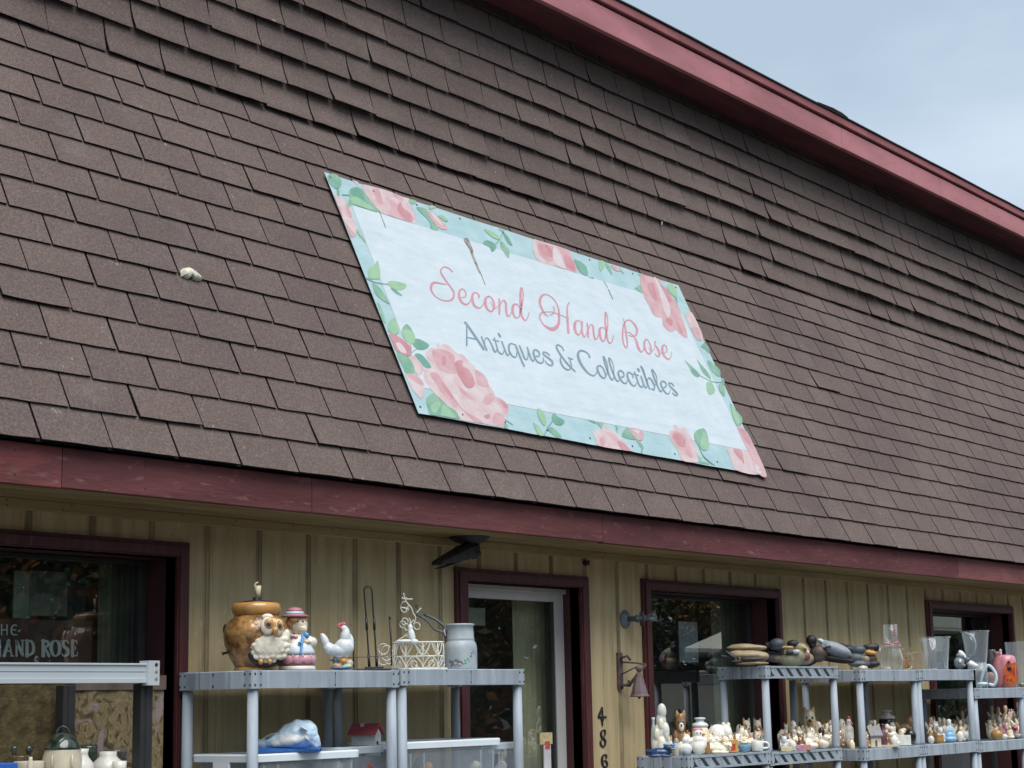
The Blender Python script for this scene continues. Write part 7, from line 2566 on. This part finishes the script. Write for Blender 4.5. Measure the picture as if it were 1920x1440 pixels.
decoy("mallard_decoy", "mallard hen decoy with a blue grey cap, tan cheek and speckled olive breast", 950, 632, YF + .12,
      {'body': [(960, 560, 140, 86, 0, 0, 90), (1010, 530, 110, 90, 0, 0, 80), (800, 530, 140, 60, 1, .03, 70), (720, 500, 90, 46, 2, .05, 60), (800, 545, 60, 46, 3, .01, 50)],
       'head': [(805, 380, 98, 72, 2, -.01, 70), (700, 385, 40, 34, 2, .01, 34), (820, 425, 110, 22, 2, -.01, 60), (930, 420, 70, 20, 4, -.03, 40), (1020, 470, 46, 28, 5, -.05, 30), (950, 470, 60, 22, 2, -.04, 40)]},
      [(.21, .20, .125), (.09, .085, .08), (.045, .056, .07), (.16, .10, .085), (.38, .25, .10), (.45, .48, .48)])
decoy("wood_duck_decoy", "duck decoy with dark crown and tan cheek between mallard hen and black headed decoy", 1080, 632, YF + .20,
      {'body': [(1090, 540, 130, 80, 0, 0, 90), (1120, 520, 60, 50, 1, -.05, 40)],
       'head': [(985, 365, 74, 46, 2, 0, 60), (1075, 430, 80, 70, 3, 0, 60), (1120, 420, 56, 18, 4, -.02, 34, (0, R_(18), 0)), (1150, 475, 24, 34, 5, -.04, 24)]},
      [(.26, .225, .15), (.17, .045, .05), (.025, .028, .034), (.32, .27, .15), (.36, .29, .13), (.5, .5, .46)])
decoy("goldeneye_decoy", "big decoy with a round black head, brown breast and pale grey back", 1380, 645, YF + .10,
      {'body': [(1280, 490, 108, 92, 0, -.02, 86), (1270, 540, 90, 60, 0, -.02, 80), (1480, 450, 190, 76, 1, .0, 90, (0, R_(22), 0)), (1380, 390, 90, 44, 1, .01, 60, (0, R_(20), 0)), (1600, 520, 70, 34, 2, .01, 60, (0, R_(15), 0)), (1310, 350, 44, 26, 3, .0, 34, (0, R_(24), 0)), (1460, 560, 240, 46, 4, .02, 80, (0, R_(10), 0)), (1160, 600, 150, 44, 4, -.03, 60, (0, R_(-22), 0)), (1380, 425, 50, 12, 5, -.055, 20, (0, R_(-18), 0))],
       'head': [(1205, 345, 66, 64, 4, -.03, 60), (1215, 405, 46, 44, 4, -.03, 46)]},
      [(.075, .048, .038), (.22, .25, .28), (.11, .13, .15), (.42, .50, .56), (.008, .008, .009), (.04, .03, .025)])
decoy("grey_decoy", "grey decoy with a small dark head, right of the black headed one", 1700, 640, YF + .16,
      {'body': [(1640, 420, 110, 52, 0, 0, 80, (0, R_(12), 0)), (1740, 430, 90, 56, 1, -.02, 70), (1700, 520, 110, 60, 2, -.02, 80), (1740, 590, 130, 36, 2, -.03, 70), (1820, 540, 46, 44, 3, -.04, 40)],
       'head': [(1555, 370, 40, 26, 4, 0, 36), (1690, 450, 20, 18, 4, -.08, 10)]},
      [(.03, .028, .03), (.065, .085, .105), (.09, .11, .125), (.24, .19, .14), (.015, .015, .016)], z=1.8505)
decoy("brown_decoy", "black headed decoy with an orange bill beside the glass jar", 1870, 640, YF + .14,
      {'body': [(1870, 530, 90, 60, 0, 0, 80), (1870, 590, 120, 46, 1, 0, 80)],
       'head': [(1880, 392, 84, 34, 2, -.01, 60), (1830, 400, 40, 40, 2, 0, 40), (1950, 400, 40, 46, 1, .0, 40), (1880, 462, 76, 30, 3, -.03, 50, (0, R_(8), 0)), (1985, 430, 16, 40, 4, .0, 20)]},
      [(.07, .045, .04), (.015, .013, .013), (.05, .05, .05), (.50, .27, .08), (.50, .50, .48)], z=1.8505)
P, s = spotx(1618, 1254, YF + .07)
o = MB()
o.lathe([(0, 0), (.055, .002), (.052, .018), (.02, .026), (0, .027)], seg=14, sy=.6)
props(o.build("ceramic_shard", cer((.62, .55, .46)), None, loc=(P.x, P.y, ZDK - .02), rz=.4), "flat cream ceramic piece lying between two top decks below the orange billed decoy", "shard")

# ================================================================== GLASSWARE AND CANISTERS ON TOP
gcl = glass_mat("clear_glass", (.985, .99, .985), body=.035, gain=1.0, edge=.5)
gmk = glass_mat("milky_plastic", (.975, .985, .99), body=.08, gain=1.0, edge=.75)
gam = glass_mat("amber_tint_glass", (.95, .90, .80), body=.05, gain=1.0, edge=.4)
ZBT, ZCT, ZDT = 1.8505, 1.8545, 1.7205


def shell_pot(r0, prof, th=.003):
    """closed wall of a vessel from an outer profile of (radius, height)"""
    inner = [(max(0, r - th), z + (th if i == 0 else 0)) for i, (r, z) in enumerate(prof)]
    return [(0, prof[0][1])] + prof + inner[::-1] + [(0, prof[0][1] + th)]


def glassware(name, label, cat, reg, ax, base, Y, z, prof, mat, seg=30, extra=None):
    h = HB(reg, ax, base, Y, z)
    h.z0 = .001
    t = empty(name, h.loc, h.rz, label, cat)
    o = MB()
    o.lathe(shell_pot(0, [(r * h.k, (base - zz) * h.k) for r, zz in prof]), seg=seg)
    o.build("vessel", mat, t)
    if extra:
        extra(h, t)
    return t


def ex_candle(h, t):
    o = MB()
    for zx, zy in ((290, 488), (320, 492), (350, 490), (395, 478), (415, 470), (398, 350), (400, 380), (398, 320), (425, 485)):
        o.ell(h(zx, zy, -78 * h.k), (16 * h.k, .006, 13 * h.k), 0, None, 8, 6)
    o.build("flower_print", cer((.55, .20, .28)), t)


glassware("round_glass_jar", "round clear glass jar with a flared rim and cloudy sides", "jar", Z6, 335, 800, YF + .14, ZBT, [(105, 800), (135, 760), (140, 640), (120, 560), (108, 535), (130, 515), (128, 500)], gcl)
h_ = HB(Z6, 340, 800, YF + .14, ZBT)
t = empty("candle_holder", Vector((h_.loc.x, h_.loc.y, ZBT + 292 * h_.k)), h_.rz, "tall straight glass candle holder with pink flowers set in the round jar", "candle holder")
h2 = HB(Z6, 340, 508, YF + .14, ZBT)
h2.z0 = .0
o = MB()
o.lathe(shell_pot(0, [(84 * h2.k, .001), (86 * h2.k, 250 * h2.k)]), seg=30)
o.build("vessel", gcl, t)
o = MB()
for zx, zy in ((275, 488), (300, 492), (330, 494), (360, 492), (395, 480), (415, 470), (398, 350), (400, 380), (398, 322), (425, 485)):
    xx = (zx - 340)
    yy = -math.sqrt(max(0, 86 ** 2 - xx ** 2)) * h2.k
    o.ell(h2(zx, zy, yy), (17 * h2.k, .005, 14 * h2.k), 0, None, 8, 6)
o.build("flower_print", cer((.55, .18, .26)), t)


def ex_amber(h, t):
    o = MB()
    for zx, zy, rx, rz in ((490, 700, 46, 50), (520, 740, 46, 30), (470, 660, 20, 24), (515, 645, 12, 18)):
        o.ell(h(zx, zy, -125 * h.k), (rx * h.k, .005, rz * h.k), 0, None, 10, 8)
    o.build("orange_decal", cer((.42, .22, .07)), t)


glassware("amber_glass_bowl", "low amber tinted glass bowl with an orange decal", "bowl", Z6, 585, 790, YF + .20, ZBT, [(110, 790), (150, 760), (158, 660), (140, 590), (150, 575)], gam, extra=ex_amber)
glassware("glass_bottle_neck", "small tinted glass bottle behind the round jar's right side", "bottle", Z6, 505, 790, YF + .30, ZBT, [(90, 790), (95, 650), (60, 560), (78, 525), (80, 518)], gam)


def ex_cup(h, t):
    o = MB()
    o.box(-195 * h.k, -95 * h.k, -.02, .02, 330 * h.k, 372 * h.k)
    o.build("handle_tab", gmk, t, bevel=.006)
    o = MB()
    for sx in (1, -1):
        o.tube([h(880 + sx * 30, 420, -150 * h.k), h(880 + sx * 90, 770, -110 * h.k)], 7 * h.k, seg=6)
    for a in (-60, 60, 110):
        o.tube([h(880 + a, 430, -140 * h.k), h(880 + a * .8, 760, -105 * h.k)], 4 * h.k, seg=6)
    o.build("moulded_rib", gmk, t)


glassware("measuring_pitcher", "short wide clear measuring pitcher with a side tab and ribs", "pitcher", Z6, 880, 790, YF + .14, ZCT, [(130, 790), (128, 760), (165, 420), (180, 408), (176, 400)], gmk, seg=28, extra=ex_cup)


def ex_blend(h, t):
    o = MB()
    o.tube(spline([h(1240, 350, -.02), h(1330, 400, -.035), h(1355, 500, -.04), h(1320, 610, -.035), h(1225, 640, -.02)], 5), 14 * h.k, seg=8)
    o.build("handle", cer((.46, .54, .58), .35), t)


glassware("blender_jug", "tall clear blender jug with a looped pale handle", "jug", Z6, 1360, 795, YF + .20, ZCT, [(110, 795), (112, 740), (160, 350), (172, 335), (168, 328)], gmk, extra=ex_blend)
h = HB(Z6, 1200, 790, YF + .10, ZCT)
t = empty("cat_figurine", h.loc, h.rz, "blue grey and white cat figurine with a raised ear beside the blender jug", "figurine")
bl = [h.e(1150, 720, 66, 74, 0, 0, 56), h.e(1170, 640, 56, 36, 0, 0, 46, (0, R_(14), 0)), h.e(1190, 620, 30, 60, 1, -.008, 24, (0, R_(-40), 0)), h.e(1290, 740, 72, 40, 1, 0, 46, (0, R_(30), 0)), h.e(1245, 690, 36, 36, 2, -.01, 34), h.e(1160, 705, 18, 20, 1, -.04, 12), h.e(1340, 760, 30, 24, 1, 0, 30), h.e(1200, 755, 26, 18, 3, -.03, 14)]
clay("body", bl, ceramics((.20, .23, .26), (.56, .64, .70), (.10, .12, .14), (.24, .15, .13)), t, vox=.003)
h = HB(Z6, 1420, 1010, YF + .10, ZDT)
t = empty("white_handled_cup", h.loc, h.rz, "clear cup with a looping white handle in front of the pink vase", "cup")
o = MB()
o.lathe(shell_pot(0, [(70 * h.k, .001), (75 * h.k, 120 * h.k), (66 * h.k, 300 * h.k)]), seg=24)
o.build("vessel", gmk, t)
o = MB()
o.tube(spline([h(1400, 970, -.03), h(1440, 850, -.04), h(1500, 760, -.045), (h(1560, 810, -.045)), h(1590, 900, -.045), h(1560, 990, -.045), h(1500, 980, -.04)], 5), 20 * h.k, seg=8)
o.ell(h(1425, 975, -.03), (70 * h.k, .03, 24 * h.k))
o.build("handle", cer((.52, .62, .68), .3), t)
h = HB(Z6, 1530, 1005, YF + .12, ZDT)
t = empty("brown_shell_dish", h.loc, h.rz, "speckled brown shell shaped dish leaning in the white handle's loop", "dish")
clay("body", [h.e(1525, 915, 70, 84, 0, -.01, 30), h.e(1545, 960, 44, 44, 0, -.01, 30)], [cer((.22, .15, .14), .5)], t, vox=.004)
fig('vase', "pink_vase", "dull rose pink glass vase between white handle and orange canister", "vase", 1861, 1884, 1222, 1288, YF + .16, ZDT, [(.34, .13, .15)])
fig('cyl', "dark_tumbler", "dark clear tumbler behind the pink vase's rim", "tumbler", 1855, 1871, 1218, 1288, YF + .26, ZDT, [(.10, .115, .12)])
h = HB(Z6, 1720, 1012, YF + .12, ZDT)
h.z0 = .001
k = h.k
t = empty("ladybird_canister", h.loc, h.rz, "rounded pink canister with a blotchy orange red front, black holes and white knob", "canister")
o = MB()
o.lathe([(80 * k, 0), (88 * k, 12 * k), (92 * k, 26 * k), (118 * k, 60 * k), (124 * k, 120 * k), (124 * k, 310 * k), (112 * k, 360 * k), (84 * k, 384 * k), (30 * k, 390 * k), (0, 391 * k)], seg=36)
o.build("body", cer((.56, .24, .27), .2), t)
o = MB()
n = 20
outl = spline([(1755, 690), (1790, 730), (1835, 720), (1842, 850), (1838, 940), (1800, 990), (1720, 985), (1668, 945), (1690, 870), (1690, 800), (1715, 750)], 3, True)


def cyl_pt(zx, zy, lift=.002):
    a = max(-.97, min(.97, (zx - 1720) / 126))
    z_ = (1012 - zy) * k
    rr_ = 124 * k if zy > 700 else (124 - (700 - zy) * .2) * k
    if zy > 950:
        rr_ = (124 - (zy - 950) * .5) * k
    return Vector((a * (rr_ + lift), -math.sqrt(1 - a * a) * (rr_ + lift), z_))


c0 = (1755, 860)
rings = []
vs = [cyl_pt(*c0)]
for f_ in (.34, .67, 1.0):
    for x, y in outl:
        vs.append(cyl_pt(c0[0] + (x - c0[0]) * f_, c0[1] + (y - c0[1]) * f_))
n = len(outl)
fs = [(0, 1 + i, 1 + (i + 1) % n) for i in range(n)]
for r_ in range(2):
    for i in range(n):
        fs.append((1 + r_ * n + i, 1 + (r_ + 1) * n + i, 1 + (r_ + 1) * n + (i + 1) % n, 1 + r_ * n + (i + 1) % n))
o.add(vs, fs, 0, True)
o.build("red_front", M("orange_red_glaze", (.36, .045, .02), rough=.2, var=.3, vscale=14, col2=(.56, .13, .03), ramp=(.4, .6), spec=.6), t, fixn=True)
o = MB()
for zx, zy, r_ in ((1756, 788, 26), (1755, 712, 12), (1732, 922, 9), (1768, 922, 10)):
    p = cyl_pt(zx, zy, .003)
    o.ell(p, (r_ * k, .004, r_ * 1.1 * k), 0, (0, 0, math.atan2(p.x, -p.y)), 10, 8)
o.build("black_dot", cer((.02, .015, .015), .3), t)
o = MB()
o.lathe([(14 * k, 388 * k), (18 * k, 410 * k), (12 * k, 432 * k), (20 * k, 445 * k), (0, 460 * k)], c=(-52 * k, 0, 0), seg=14)
o.build("knob", cer((.62, .60, .58)), t)
glassware("glass_pitcher", "clear ribbed glass pitcher at the right edge behind the canister", "pitcher", Z6, 1850, 1010, YF + .22, ZDT, [(95, 1010), (100, 900), (125, 480), (130, 470)], gmk)
fig('egg', "moss_stone", "small mossy green stone in front of the clear ribbed pitcher", "stone", 1911, 1922, 1279, 1290, YF + .06, ZDT, [(.20, .24, .16)])
